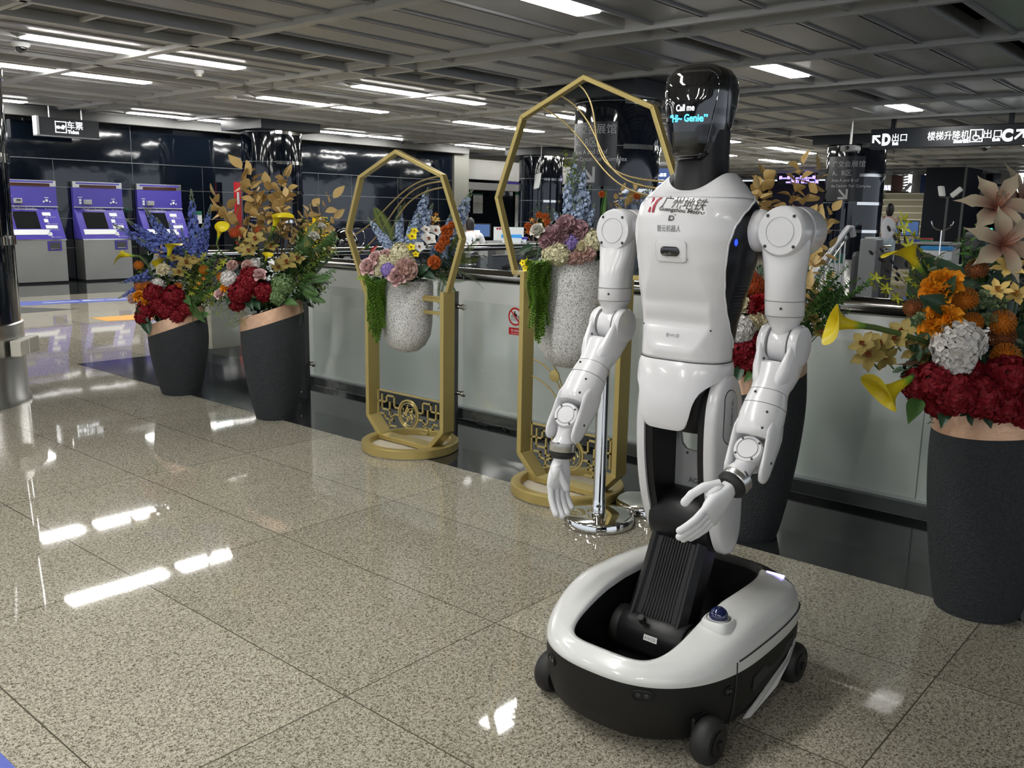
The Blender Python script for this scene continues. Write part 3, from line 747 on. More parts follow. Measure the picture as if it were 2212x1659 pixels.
# ------------------------------------------------------------------ people
def skin_mesh(name, nodes, edges, mt, parent, sub=2, root=0):
    """nodes: [(pos, rx, ry)]"""
    r = parent
    while r.parent: r = r.parent
    me = bpy.data.meshes.new(name); me.from_pydata([tuple(Vector(p)-r.location) for p, *_ in nodes], edges, []); me.materials.append(mt)
    o = bpy.data.objects.new(name, me); sc.collection.objects.link(o); o.parent = parent
    k = o.modifiers.new('skin', 'SKIN'); k.use_smooth_shade = True
    for i, nd in enumerate(nodes):
        sv = me.skin_vertices[0].data[i]; sv.radius = (nd[1], nd[2] if len(nd) > 2 else nd[1]); sv.use_root = (i == root)
    s = o.modifiers.new('sub', 'SUBSURF'); s.levels = sub; s.render_levels = sub
    return o
def person(loc, face, label, pose='walk', shirt=None, legs=None, hair_long=False):
    shirt = shirt or M_SHIRT; legs = legs or M_JEANS
    t = thing('person', loc, label, 'person'); L = Vector(loc); f = Vector((face[0],face[1],0)).normalized(); r = Vector((f.y,-f.x,0)); z = Vector((0,0,1))
    def P(fw, rt, h): return L + f*fw + r*rt + z*h
    if pose == 'walk':
        hip, hd = .92, 1.60
        A = {'pel':P(0,0,.93),'che':P(.02,0,1.28),'nk':P(.02,0,1.45),'hd':P(.04,0,1.56)}
        hl = [P(0,-.09,.9),P(-.02,-.10,.48),P(-.10,-.10,.09)]; hr = [P(0,.09,.9),P(.05,.10,.48),P(.02,.10,.08)]
        la = [P(.02,-.20,1.38),P(-.02,-.27,1.12),P(.10,-.27,.92),P(.14,-.26,.85)]; ra = [P(.02,.20,1.38),P(.03,.25,1.12),P(.16,.20,.98),P(.2,.18,.94)]
    else:
        A = {'pel':P(0,0,.50),'che':P(.05,0,.84),'nk':P(.09,0,1.01),'hd':P(.13,0,1.11)}
        hl = [P(0,-.1,.5),P(.40,-.11,.5),P(.42,-.11,.08)]; hr = [P(0,.1,.5),P(.40,.11,.5),P(.42,.11,.08)]
        la = [P(.07,-.20,.95),P(.16,-.26,.72),P(.38,-.18,.74),P(.45,-.16,.75)]; ra = [P(.07,.20,.95),P(.16,.26,.72),P(.38,.18,.74),P(.45,.16,.75)]
    n = [(A['pel'],.13,.11),(A['che'],.14,.10),(A['nk'],.055),(A['hd'],.07)] + [(p,w) for p,w in zip(hl,(.075,.055,.04))] + [(p,w) for p,w in zip(hr,(.075,.055,.04))] + [(p,w) for p,w in zip(la,(.05,.042,.032,.038))] + [(p,w) for p,w in zip(ra,(.05,.042,.032,.038))]
    e = [(0,1),(1,2),(2,3),(0,4),(4,5),(5,6),(0,7),(7,8),(8,9),(1,10),(10,11),(11,12),(12,13),(1,14),(14,15),(15,16),(16,17)]
    skin_mesh('body', n, e, M_SKIN, t)
    h0 = A['hd']
    m = MB()
    rings = []
    for k, (hh, a, b, off) in enumerate([(-.10,.05,.06,.02),(-.06,.068,.085,.01),(0,.076,.098,0),(.06,.072,.09,-.005),(.10,.05,.06,-.01),(.115,.02,.025,-.01)]):
        rings.append([h0 + f*(off + b*math.cos(2*PI*i/20)) + r*(a*math.sin(2*PI*i/20)) + z*(hh+.02) for i in range(20)])
    m.loft(rings)
    m.tube([h0+f*.095+z*.03, h0+f*.115+z*.0], [.01,.014], 8)
    for s in (-1,1): m.ball(h0 + r*(s*.078) + z*.01, (.012,.02,.028), 8, 6)
    hd = m.build('head', M_SKIN, t, smooth=80)
    m = MB()
    for s in (-1,1): m.ball(h0+f*.088+r*(s*.03)+z*.035, .008, 8, 6)
    m.obox(h0+f*.095+z*-.035, r*.02, f*.004, z*.004); m.build('face_features', M_HAIR, hd)
    m = MB(); rings = []
    for k, (hh, a, b, off) in enumerate([(-.13,.045,.035,-.05),(-.10,.062,.05,-.048),(-.06,.074,.065,-.042),(-.02,.082,.085,-.025),(.05,.086,.106,-.012),(.10,.072,.09,-.012),(.135,.045,.055,-.012),(.148,.012,.015,-.012)]):
        rings.append([h0 + f*(off + b*math.cos(2*PI*i/20)) + r*(a*math.sin(2*PI*i/20)) + z*(hh+.015) for i in range(20)])
    m.loft(rings); m.build('hair', M_HAIR, t, smooth=80)
    ne = [(A['pel']+z*(-.08 if pose=='walk' else 0),.165,.125),(A['pel']+z*.12,.16,.115),(A['che'],.17,.12),(A['nk']+z*.0,.066),(la[0],.072),((la[0]+la[1])/2,.068),(la[1]*.85+la[0]*.15,.066),(ra[0],.072),((ra[0]+ra[1])/2,.068),(ra[1]*.85+ra[0]*.15,.066)]
    skin_mesh('shirt', ne, [(0,1),(1,2),(2,3),(2,4),(4,5),(5,6),(2,7),(7,8),(8,9)], shirt, t)
    nl = [(A['pel'],.145,.118),(hl[0],.095),(hl[1],.075),(hl[2]*.95+hl[1]*.05,.062),(hr[0],.095),(hr[1],.075),(hr[2]*.95+hr[1]*.05,.062)]
    skin_mesh('trousers', nl, [(0,1),(1,2),(2,3),(0,4),(4,5),(5,6)], legs, t)
    for q in (hl[2], hr[2]):
        m = MB(); m.ball(Vector((q.x,q.y,.05))+f*.07, (.06,.06,.05), 12, 8)
        for i in range(len(m.v)):
            d = Vector(m.v[i]) - q; fw = d.dot(f); m.v[i] = tuple(Vector(m.v[i]) + f*(fw*1.0))
        m.build('shoe', M_SHOE, t)
    return t
person((20.4,6.82,0), (.95,.30), 'person in a white short-sleeved shirt and pale jeans walking away', 'walk')
pb_ = at_depth(1888,500,22.6)
person((pb_.x,pb_.y,0), (.9,.4), 'person in black half hidden behind the lettered middle column', 'walk', M_DKCLOTH, M_DKCLOTH)

# ------------------------------------------------------------------ ticket office seen between the stands
def bx(name, lo, hi, mt, parent, bevel=0.0):
    m = MB(); m.box(lo, hi); return m.build(name, mt, parent, smooth=None, bevel=bevel)
c = at_depth(1012,500,17.6)
DX, DY = c.x, c.y
person((DX-.13,DY-.16,0), (.75,.66), 'person in a white uniform shirt seated at the office counter', 'sit', M_SHIRT, M_DKCLOTH)
t = thing('office_chair', (DX-.12,DY,0), 'dark office chair under the seated person', 'chair')
bx('seat', (DX-.34,DY-.24,.40),(DX+.14,DY+.24,.46), M_DKGREY, t, .02)
m = MB(); m.cyl((DX-.1,DY,.06),(DX-.1,DY,.40),.03,12); m.build('column_post', M_CHROME, t)
m = MB()
for k in range(5): m.tube([(DX-.1,DY,.07),(DX-.1+.26*math.cos(k*1.257),DY+.26*math.sin(k*1.257),.04)], .02, 8)
m.build('star_base', M_DKGREY, t)
t = thing('office_counter', (DX+1.5,DY-.2,0), 'long dark counter in front of the seated person', 'counter')
bx('worktop', (DX+.42,DY-1.0,.70),(DX+3.3,DY+1.7,.74), M_DKGREY, t)
bx('panel', (DX+.62,DY-.9,0),(DX+.66,DY+1.6,.70), M_GREYP, t); bx('side_panel', (DX+3.15,DY-.9,0),(DX+3.25,DY+1.6,.70), M_GREYP, t)
def monitor(px, py, dep, face, label, w=.5, h=.33, z0=.75):
    c = at_depth(px, py, dep); t = thing('monitor', (c.x,c.y,z0), label, 'monitor'); f = Vector((face[0],face[1],0)).normalized(); r = Vector((-f.y,f.x,0)); z = Vector((0,0,1)); cc = Vector((c.x,c.y,z0+.12+h/2))
    m = MB(); m.obox(cc, r*w/2, f*.02, z*h/2); ca = m.build('casing', M_BLKSAT, t, smooth=None, bevel=.006)
    m = MB(); m.obox(cc+f*.021, r*(w/2-.02), f*.002, z*(h/2-.02)); m.build('screen', mat('dim_blue_screen', (.03,.06,.14), .2, emit=.6), t, smooth=None)
    m = MB(); m.obox(cc+f*.024-r*.10-z*.05, r*.06, f*.001, z*.05); m.build('window', mat('lit_white_window', (.6,.75,.9), .3, emit=.9), t, smooth=None)
    m = MB(); m.obox(Vector((c.x,c.y,z0+.06))-f*.02, r*.03, f*.015, z*.065); m.obox(Vector((c.x,c.y,z0+.008)), r*.11, f*.09, z*.006); m.build('foot', M_BLKSAT, t, smooth=None)
monitor(1041,497,18.35,(-.80,-.60),'dark monitor facing the seated person on the office counter', .36, .28)
def poster(px0, py0, px1, py1, y, label):
    a, b = on_y(px0,py0,y), on_y(px1,py1,y); t = thing('notice_board', ((a.x+b.x)/2,y,(a.z+b.z)/2), label, 'notice')
    bx('sheet', (a.x,y-.012,b.z),(b.x,y,a.z), M_PAPER, t)
    bx('green_header', (a.x,y-.016,a.z-(a.z-b.z)*.09),(b.x,y-.012,a.z), mat('dark_green_print', (.02,.16,.10), .5), t)
    m = MB()
    for k in range(9):
        zz = a.z-(a.z-b.z)*(.16+.085*k); m.box((a.x+.08,y-.0145,zz-.012),(a.x+(b.x-a.x)*(.55+.35*((k*7)%5)/5),y-.012,zz))
    m.build('print_lines', M_GREYP, t, smooth=None)
poster(1022,417,1042,461,21.45,'white notice with a green header on the office wall, nearer the pilaster')
poster(1113,414,1131,490,21.45,'tall white notice with a green header left of the far column')
# banner, trays
a, b = at_depth(1066,490,20.2), at_depth(1131,513,20.2)
t = thing('counter_banner', (b.x,a.y,.75), 'white banner with a red stripe standing on the office counter', 'banner')
def stand_rect(px0, py0, px1, py1, dep, name, mt, parent, th=.02, dz=0):
    p0, p1 = at_depth(px0,py1,dep), at_depth(px1,py1,dep); q0 = at_depth(px0,py0,dep)
    d = (p1-p0); d.z = 0; d.normalize(); n = Vector((d.y,-d.x,0)); w = (Vector((p1.x,p1.y,0))-Vector((p0.x,p0.y,0))).length
    m = MB(); c0 = (p0+p1)/2; hz = abs(q0.z-p0.z)/2
    m.obox(Vector((c0.x,c0.y,min(p0.z,q0.z)+hz)), d*w/2, n*th/2, Vector((0,0,hz))); return m.build(name, mt, parent, smooth=None)
stand_rect(1066,490,1131,519,20.2,'sheet',M_PAPER,t); stand_rect(1066,498,1131,502.5,20.18,'red_stripe',M_RED,t,.03); stand_rect(1100,490,1131,497,20.18,'green_corner',mat('dark_green_print',(.02,.16,.10),.5),t,.028)
m = MB(); pc = at_depth(1083,494,20.14); dr = (at_depth(1131,494,20.14)-at_depth(1066,494,20.14)).normalized(); letters(m, '■■▬■', pc, dr, (0,0,1), .06, width=.22); m.build('lettering', M_TXTR, t, smooth=None, fixn=False)
for (x0,y0,x1,y1,l) in ((1083,506,1127,524,'clear box with a bright blue lid on the office counter'),(1127,512,1139,524,'smaller clear box with a violet lid at the end of the counter')):
    c0 = on_z((x0+x1)/2,y1,.75); bd = depth_of(c0); t = thing('storage_box', (c0.x,c0.y,.74), l, 'box')
    hb = stand_rect(x0+2,y0+(y1-y0)*.4,x1-2,y1,bd,'tub',M_TRANSL,t,.3); stand_rect(x0,y0,x1,y0+(y1-y0)*.42,bd,'lid',M_BLUELID if x0<1100 else M_PURPLE,t,.32)
# queue gates behind the stairwell railing
for i, (px, dep, l) in enumerate(((1053,13.2,'grey steel gate post right of the smaller gold stand'),(1108,13.6,'grey steel gate post left of the taller gold stand'))):
    c = at_depth(px,560,dep); t = thing('gate_post', (c.x,c.y,0), l, 'gate post')
    bx('post', (c.x-.09,c.y-.09,0),(c.x+.09,c.y+.09,.92), M_GREYP, t, .01)
    m = MB(); m.rcyl((c.x-.085,c.y-.05,.62),(c.x-.13,c.y-.1,.62),.025,12); m.rcyl((c.x+.085,c.y-.1,.62),(c.x+.13,c.y-.14,.62),.025,12); m.build('clamp', M_CHROME, t)
    bx('frosted_wing', (c.x+.1,c.y-.01,.15),(c.x+.36,c.y+.01,.75), M_GLASSD, t)
for px, dep, l in ((1030,12.0,'low dark steel bench frame seen under the far railing, left'),(1115,12.4,'low dark steel bench frame seen under the far railing, right')):
    c = at_depth(px,590,dep); t = thing('bench', (c.x,c.y,0), l, 'bench')
    bx('seat', (c.x-.27,c.y-.22,.43),(c.x+.27,c.y+.22,.47), M_DKGREY, t, .01); bx('backrest', (c.x-.27,c.y+.18,.47),(c.x+.27,c.y+.22,.80), M_DKGREY, t, .01)
    for sx in (-.24,.24):
        m = MB(); m.tube([(c.x+sx,c.y-.2,.44),(c.x+sx,c.y-.2,0)], .018, 8); m.tube([(c.x+sx,c.y+.2,.44),(c.x+sx,c.y+.2,0)], .018, 8); m.build('leg', M_STEEL, t)
# yellow cabinet, red cabinet, small notice, dark blue cabinet near the black wall
c = on_y(700,500,16.2)
t = thing('yellow_leaflet_stand', (c.x,c.y,0), 'bright yellow cabinet behind the golden leaves of the second planter', 'cabinet')
zt = on_y(700,481,16.2).z
bx('cabinet', (c.x-.25,16.2,0),(c.x+.16,16.6,zt), M_YELLOW, t, .01); bx('side_cabinet', (c.x-.62,16.3,0),(c.x-.27,16.6,zt-.02), M_YELLOW, t, .01)
bx('top_tray', (c.x-.12,16.25,zt),(c.x+.14,16.45,zt+.12), M_YELLOW, t); bx('leaflets', (c.x-.08,16.23,zt+.02),(c.x+.12,16.245,zt+.10), M_PAPER, t)
m = MB()
for k in range(7): m.box((c.x-.18,16.195,zt-.12-k*.11),(c.x+.16-.04*(k%3),16.2,zt-.09-k*.11))
m.build('print_lines', M_TXTB, t, smooth=None)
a, b = on_y(508,393,16.6), on_y(523,480,16.6)
t = thing('red_notice_stand', ((a.x+b.x)/2,16.6,0), 'narrow red standing notice behind the second planter', 'notice')
bx('panel', (a.x,16.6,.25),(b.x,16.66,a.z), M_RED, t); bx('white_print', (a.x+.03,16.59,a.z-.45),(b.x-.05,16.6,a.z-.2), M_PAPER, t); bx('foot', (a.x-.05,16.5,0),(b.x+.05,16.76,.03), M_DKGREY, t); bx('stem', ((a.x+b.x)/2-.02,16.62,.03),((a.x+b.x)/2+.02,16.65,.25), M_DKGREY, t)
a, b = on_y(414,456,16.95), on_y(437,483,16.95)
t = thing('wall_notice', (a.x,16.96,a.z), 'small white and green notice on the black wall behind the blue flowers', 'notice')
bx('sheet', (a.x,16.955,b.z),(b.x,16.972,a.z), M_PAPER, t); bx('green_header', (a.x,16.95,a.z-.07),(b.x,16.956,a.z), mat('dark_green_print',(.02,.16,.10),.5), t)
a, b = on_y(762,494,16.5), on_y(868,540,16.5)
t = thing('dark_cabinet', ((a.x+b.x)/2,16.5,0), 'low dark blue cabinet behind the smaller gold stand', 'cabinet')
bx('body', (a.x,16.5,.05),(b.x,16.9,a.z), mat('dark_blue_lacquer',(.01,.015,.04),.3), t, .01); bx('plinth', (a.x+.03,16.53,0),(b.x-.03,16.88,.05), M_DARK, t)
a = on_y(743,515,16.3)
t = thing('black_machine', (a.x,16.3,0), 'glossy black rounded machine beside the yellow cabinet', 'machine')
m = MB(); m.ball((a.x,16.3,.62), (.36,.3,.36), 20, 12); m.build('body', M_BLKGLS, t)
m = MB(); m.tube([(a.x+.30+.22*math.cos(k*PI/10),16.2,.75+.22*math.sin(k*PI/10)) for k in range(21)], .012, 6); m.build('hoop', M_CHROME, t)
m = MB(); m.box((a.x-.26,16.1,0),(a.x+.26,16.5,.30)); m.build('base', M_DKGREY, t, smooth=None, bevel=.03)
# white tag on the far column
c = at_depth(1161,391,22.3); t = thing('handset', c, 'white handset hanging on the far column', 'handset')
m = MB(); m.obox(c, (.05,-.05,.02), (.03,.03,0), (.02,-.02,.19)); m.build('shell', M_PAPER, t, smooth=None, bevel=.03)
m = MB(); m.tube([c+Vector((.02,-.02,.18)), c+Vector((.06,-.05,.6)), c+Vector((.07,-.05,.95))], .012, 6); m.build('cord', M_PAPER, t)

# ------------------------------------------------------------------ right-hand background: gates, desk, scanner, booth, stairs
c = on_z(1868,662); X0, Y0 = c.x, c.y
t = thing('turnstile_gate', (X0,Y0,0), 'grey turnstile gate with a tall end post near the walking person', 'turnstile')
bx('end_post', (X0-.10,Y0-.13,0),(X0+.2,Y0+.13,1.07), M_GREYP, t, .015); bx('cap', (X0-.10,Y0-.10,1.07),(X0+.1,Y0+.06,1.10), M_PAPER, t)
m = MB(); m.box((X0+.1,Y0+.1,.0),(X0+1.5,Y0+.34,.86)); m.build('cabinet', M_DKGREY, t, smooth=None, bevel=.08)
m = MB(); m.tube([(X0+.1,Y0+.2,.92),(X0+1.5,Y0+.2,.92)], .03, 12); m.build('top_rail', M_CHROME, t)
# sloping stair rail
p0, p1 = at_depth(1832,492,12.6), at_depth(1752,602,11.2)
t = thing('sloping_handrail', (p1.x,p1.y,0), 'white sloping handrail with thin bars beside the lettered column', 'railing')
m = MB(); m.tube([p0+Vector((.1,-.05,-.12)), p0+Vector((.06,-.03,.0)), p0, p1, p1+Vector((p1-p0)*.2)], .04, 14); m.build('rail', M_TXTG, t)
m = MB(); o_ = Vector((0,0,-.22)); m.tube([p0+o_*.6, p1+o_*.6], .018, 8); m.build('lower_rail', M_STEEL, t)
for k in range(7):
    q = p0.lerp(p1, .06+k*.145); m = MB(); m.cyl((q.x,q.y,max(0,q.z-.75)),(q.x,q.y,q.z-.01),.012,8); m.build('bar', M_STEEL, t)
c = at_depth(1808,588,13.6); t = thing('leaflet_stand', (c.x,c.y,0), 'small white and green notice stand behind the sloping handrail', 'notice stand')
bx('board', (c.x-.01,c.y-.10,.35),(c.x+.02,c.y+.10,.86), M_PAPER, t); bx('green_header', (c.x-.02,c.y-.10,.72),(c.x-.01,c.y+.10,.86), mat('dark_green_print',(.02,.16,.10),.5), t); bx('foot', (c.x-.12,c.y-.12,0),(c.x+.12,c.y+.12,.02), M_DKGREY, t); bx('stem', (c.x-.01,c.y-.015,.02),(c.x+.01,c.y+.015,.35), M_DKGREY, t)
# desk
c = at_depth(1975,517,21.3)
t = thing('inspection_desk', (c.x,c.y,0), 'grey inspection desk to the right of the walking person', 'desk')
bx('desktop', (c.x-.35,c.y-.95,.82),(c.x+.5,c.y+.85,.88), M_GREYP, t, .01)
for y in (-.88,.78): bx('leg_panel', (c.x-.3,c.y+y-.03,0),(c.x+.45,c.y+y+.03,.82), M_GREYP, t)
bx('modesty_panel', (c.x+.3,c.y-.85,.2),(c.x+.34,c.y+.75,.82), M_DKGREY, t)
DT = .88
monitor(1958,492,21.2,(-.9,-.42),'dark monitor on the inspection desk beside the walking person', .55, .36, DT)
c2 = at_depth(1999,505,21.3)
for k, (mt, l) in enumerate(((mat('green_card',(.03,.22,.10),.6),'green folder lying on the inspection desk'),(mat('red_card',(.45,.06,.06),.6),'red folder on top of the green folder'))):
    m = MB(); m.box((c2.x-.1,c2.y-.16,DT+.001+k*.041),(c2.x+.1,c2.y+.08,DT+.04+k*.041)); tag(m.build('folder', mt, smooth=None, bevel=.004), l, 'folder')
c2 = at_depth(1980,507,21.0); m = MB(); m.box((c2.x-.1,c2.y-.05,DT),(c2.x+.1,c2.y+.12,DT+.05)); tag(m.build('keyboard_tray', mat('blue_plastic',(.02,.05,.4),.4), smooth=None, bevel=.01), 'blue tray in front of the monitor on the inspection desk', 'tray')
c2 = at_depth(2022,532,20.3); t = thing('storage_box', (c2.x,c2.y,.6), 'clear and blue box at the right end of the inspection desk', 'box')
bx('tub', (c2.x-.2,c2.y-.3,.50),(c2.x+.2,c2.y+.25,.72), M_TRANSL, t, .01); bx('lid', (c2.x-.22,c2.y-.32,.72),(c2.x+.22,c2.y+.27,.80), M_BLUELID, t, .01)
bx('shelf_leg', (c2.x-.15,c2.y-.25,0),(c2.x+.15,c2.y+.2,.5), M_DKGREY, t)
# chrome fork stand
c = at_depth(2031,523,18.6); t = thing('chrome_fork_stand', (c.x,c.y,0), 'chrome stand with a U shaped fork in front of the dark booth', 'stand')
m = MB(); m.cyl((c.x,c.y,0),(c.x,c.y,1.18),.015,10); m.build('pole', M_CHROME, t)
m = MB(); m.tube([(c.x-.08*math.cos(a),c.y+.19*math.cos(a),1.37-.19*math.sin(a)) for a in [PI*(.02+k*.96/16) for k in range(17)]], .016, 8); m.build('fork', M_CHROME, t)
m = MB(); m.lathe([(.16,0),(.16,.015),(.02,.03)], (c.x,c.y,0), n=24); m.build('base', M_CHROME, t)
# booth
a = at_depth(2002,360,24.5); b = at_depth(2108,360,24.5)
t = thing('dark_booth', (a.x,(a.y+b.y)/2,0), 'tall black booth behind the twin camera pole', 'booth')
bx('shell', (a.x,b.y,0),(a.x+1.6,a.y,2.78), mat('black_booth_panel',(.003,.005,.009),.5,spec=.15), t); bx('edge_trim', (a.x-.01,b.y-.03,0),(a.x,b.y+.03,2.78), M_DKGREY, t)
c = at_depth(2047,430,23.2)
t = thing('twin_camera_pole', (c.x,c.y,0), 'thin dark pole carrying two white cameras before the booth', 'camera pole')
zc = c.z
m = MB(); m.cyl((c.x,c.y,0),(c.x,c.y,zc+.04),.03,10); m.build('pole', M_DKGREY, t)
m = MB(); m.tube([(c.x,c.y+.2,zc+.06),(c.x,c.y,zc+.04),(c.x,c.y-.25,zc+.09)], .02, 8); m.build('arm', M_DKGREY, t)
m = MB(); m.obox((c.x-.02,c.y+.16,zc+.2), (.04,-.02,.0), (0.02,.07,0.0), (0,.03,.13)); m.build('camera_head', M_PAPER, t, smooth=None, bevel=.025)
m = MB(); m.obox((c.x-.02,c.y-.2,zc+.17), (.05,0,0), (0,.04,.05), (0,-.11,.10)); m.build('camera_head', M_PAPER, t, smooth=None, bevel=.02)
# scanner
c = at_depth(2135,520,13.5)
t = thing('baggage_scanner', (c.x,c.y,0), 'dark grey baggage scanner with a green light behind the largest bouquet', 'scanner')
bx('housing', (c.x,c.y-1.2,.35),(c.x+1.4,c.y+.35,1.22), M_DKGREY, t, .05); bx('tunnel', (c.x-.02,c.y-.85,.62),(c.x,c.y+.05,1.06), M_DARK, t)
bx('frame', (c.x-.03,c.y-.95,1.08),(c.x,c.y+.15,1.10), M_CHROME, t); bx('base', (c.x+.05,c.y-1.1,0),(c.x+1.3,c.y+.25,.35), M_DARK, t)
q = at_depth(2133,484,13.5); m = MB(); m.box((c.x-.03,q.y-.075,1.24),(c.x+.05,q.y+.075,1.275)); m.box((c.x+.0,q.y-.06,1.21),(c.x+.04,q.y+.06,1.24)); m.build('green_light', mat('green_led',(.02,.85,.45),.3,emit=2.0), t, smooth=None, bevel=.01)
# chrome barrier racks
c = at_depth(2070,560,12.2); t = thing('roller_table', (c.x,c.y,0), 'steel barrier frame below the dark booth', 'barrier')
m = MB()
for z in (.60,.78): m.tube([(c.x,c.y+.25,z),(c.x+.05,c.y-.45,z)], .02, 8)
for k in range(8): m.cyl((c.x+.006*k,c.y+.22-k*.09,.60),(c.x+.006*k,c.y+.22-k*.09,.78),.008,6)
m.build('top_rails', M_STEEL, t)
for y in (.25,-.45):
    m = MB(); m.cyl((c.x,c.y+y,0),(c.x,c.y+y,.78),.02,8); m.build('leg', M_STEEL, t)
# staircase up to daylight
S = at_depth(1945,500,25.5)
m = MB()
for k in range(11): m.box((S.x+k*.34,S.y-1.0,0),(S.x+6,S.y+1.7,.2*k+.2))
struct(m.build('stair_flight', mat('tan_stair_stone',(.22,.20,.13),.6), smooth=None))
m = MB()
for k in range(11): m.box((S.x+k*.34-.005,S.y-1.0,.2*k+.17),(S.x+k*.34+.03,S.y+1.7,.2*k+.201))
struct(m.build('trim_6', mat('pale_stair_nosing',(.5,.48,.36),.5), smooth=None))
m = MB(); m.prism([(S.x-.2,S.y+1.7,0),(S.x+3.6,S.y+1.7,2.3),(S.x+6,S.y+1.7,2.3),(S.x+6,S.y+1.7,0)], (0,.9,0)); struct(m.build('stair_wall', mat('tan_stair_stone',(.22,.20,.13),.6), smooth=None))
XD = 36.0
def far(px0, py0, px1, py1, x, name, mt, th=.1, st=True):
    a, b = on_x(px0,py0,x), on_x(px1,py1,x); m = MB(); m.box((x,b.y,b.z),(x+th,a.y,a.z)); o = m.build(name, mt, smooth=None)
    return struct(o) if st else o
M_DAY = mat('bright_daylight_pane', (.95,.97,1.0), .5, emit=1.3)
far(1885,368,1996,424,XD,'window_1',M_DAY)
far(2190,362,2240,424,XD,'window_2',M_DAY)
far(1928,368,1948,424,XD-.3,'trim_7',mat('rust_brown_wall',(.14,.07,.055),.6))
far(1972,368,1991,424,XD-.4,'trim_8',mat('grey_concrete_pier',(.40,.38,.36),.7))
far(1905,372,1927,400,XD-.2,'trim_9',mat('cream_wall_piece',(.70,.66,.55),.6))
far(1990,378,2002,424,XD-.5,'trim_10',mat('blue_notice_board',(.02,.07,.25),.5))
far(2108,366,2163,440,XD-.6,'window_3',mat('dim_blue_grey_glazing',(.12,.14,.19),.2))
far(2164,366,2192,440,XD-.7,'trim_11',mat('pale_tan_pier',(.48,.44,.38),.6))
t_ = [far(2132,366,2136,440,XD-.75,'trim_12',M_DARK), far(2108,398,2164,402,XD-.75,'trim_13',M_DARK)]
t = thing('daylit_handrail', on_x(1948,405,XD-.5), 'white stair railing in the daylit opening at the top of the stairs', 'railing')
m = MB()
for k in range(7): 
    p0, p1 = on_x(1950,380+k*6,XD-.5), on_x(1962,378+k*6,XD-.5); m.tube([p0,p1], .035, 6)
m.tube([on_x(1946,420,XD-.5), on_x(1968,396,XD-.5)], .06, 8); m.build('bars', M_PAPER, t)
# violet lit display far behind the robot shoulder
a, b = on_x(1680,374,33), on_x(1765,398,33)
t = thing('led_display', (33,(a.y+b.y)/2,(a.z+b.z)/2), 'dark display with violet lettering behind the golden leaves on the right', 'display')
bx('casing', (33,b.y,b.z),(33.15,a.y,a.z), M_SIGN, t)
m = MB(); letters(m, '■▬■■ ▬■■▬■', (32.99,(a.y+b.y)/2,(a.z*.6+b.z*.4)), (0,-1,0), (0,0,1), .2, width=(a.y-b.y)*.9); letters(m, '▬■■ ■■▬■', (32.99,(a.y+b.y)/2-.2,(a.z*.25+b.z*.75)), (0,-1,0), (0,0,1), .2, width=(a.y-b.y)*.8)
m.build('lettering', mat('violet_led',(.30,.22,.95),.5,emit=1.2), t, smooth=None, fixn=False)
for y in (a.y-.1, b.y+.1):
    m = MB(); m.cyl((33.07,y,a.z),(33.07,y,3.05),.03,8); m.build('hanger', M_DKGREY, t)
# blue screen with a white pipe frame left of the neck
c = at_depth(1424,382,14.5); t = thing('blue_info_screen', (c.x,c.y,0), 'blue information screen on a white pipe frame beside the robot neck', 'screen')
m = MB(); m.box((c.x,c.y-.55,c.z-.35),(c.x+.08,c.y+.22,c.z+.13)); m.build('panel', mat('blue_screen',(.02,.05,.16),.3,emit=.5), t, smooth=None)
m = MB(); letters(m, '■■▬■■', (c.x-.005,c.y+.02,c.z+.03), (0,-1,0), (0,0,1), .07, width=.3); letters(m, '■▬■■', (c.x-.005,c.y+.03,c.z-.07), (0,-1,0), (0,0,1), .07, width=.24); m.build('lettering', M_SCRW, t, smooth=None, fixn=False)
m = MB(); m.tube([(c.x,c.y+.30,0),(c.x,c.y+.30,c.z+.14),(c.x,c.y+.24,c.z+.2),(c.x,c.y-.6,c.z+.2)], .03, 10); m.build('pipe_frame', M_PAPER, t)
# ------------------------------------------------------------------ the humanoid robot
RB = thing('humanoid_robot', (2.2,1.25,0), 'white and black wheeled humanoid robot with a glossy black face screen', 'robot')
def Wd(u, v, z): return Vector((2.2-u, 1.25-v, z))
def sgnpow(c, p): return math.copysign(abs(c)**p, c)
def lerp_keys(keys, z):
    if z <= keys[0][0]: return keys[0][1:]
    for a, b in zip(keys, keys[1:]):
        if z <= b[0]:
            t = (z-a[0])/(b[0]-a[0]); t = t*t*(3-2*t)*.5 + t*.5
            return tuple(x+(y-x)*t for x, y in zip(a[1:], b[1:]))
    return keys[-1][1:]

# --- wheeled base
def base_n(c): return 2.45 if c > 0 else 2.45 + 2.2*min(1, -c*1.5)
def outline(phi, s=1.0, z=.2):
    c, d = math.cos(phi), math.sin(phi); n = base_n(c)
    return .02 + .382*s*sgnpow(c, 2/n), -.004 + .297*s*sgnpow(d, 2/n)
def opening(phi, s=1.0):
    c, d = math.cos(phi), math.sin(phi); n = 4.6
    return .018 + .331*s*sgnpow(c, 2/n), .160*s*sgnpow(d, 2/n)
def drop(u):
    t = min(1, max(0, (u-.02)/.36)); return 1 - .62*t*t*(3-2*t)
NP = 128; PH = [2*PI*k/NP for k in range(NP)]
def ring_o(z, s, front=False):
    R = []
    for p in PH:
        u, v = outline(p, s); zz = .2+(z-.2)*drop(u) if front else z
        R.append(Wd(u, v, zz))
    return R
m = MB(); m.loft([ring_o(.028,.86), ring_o(.034,.90), ring_o(.05,.94), ring_o(.09,.978), ring_o(.15,.998), ring_o(.2,1.0)], True, False)
lower = m.build('lower_body', M_BLKMAT, RB, smooth=40)
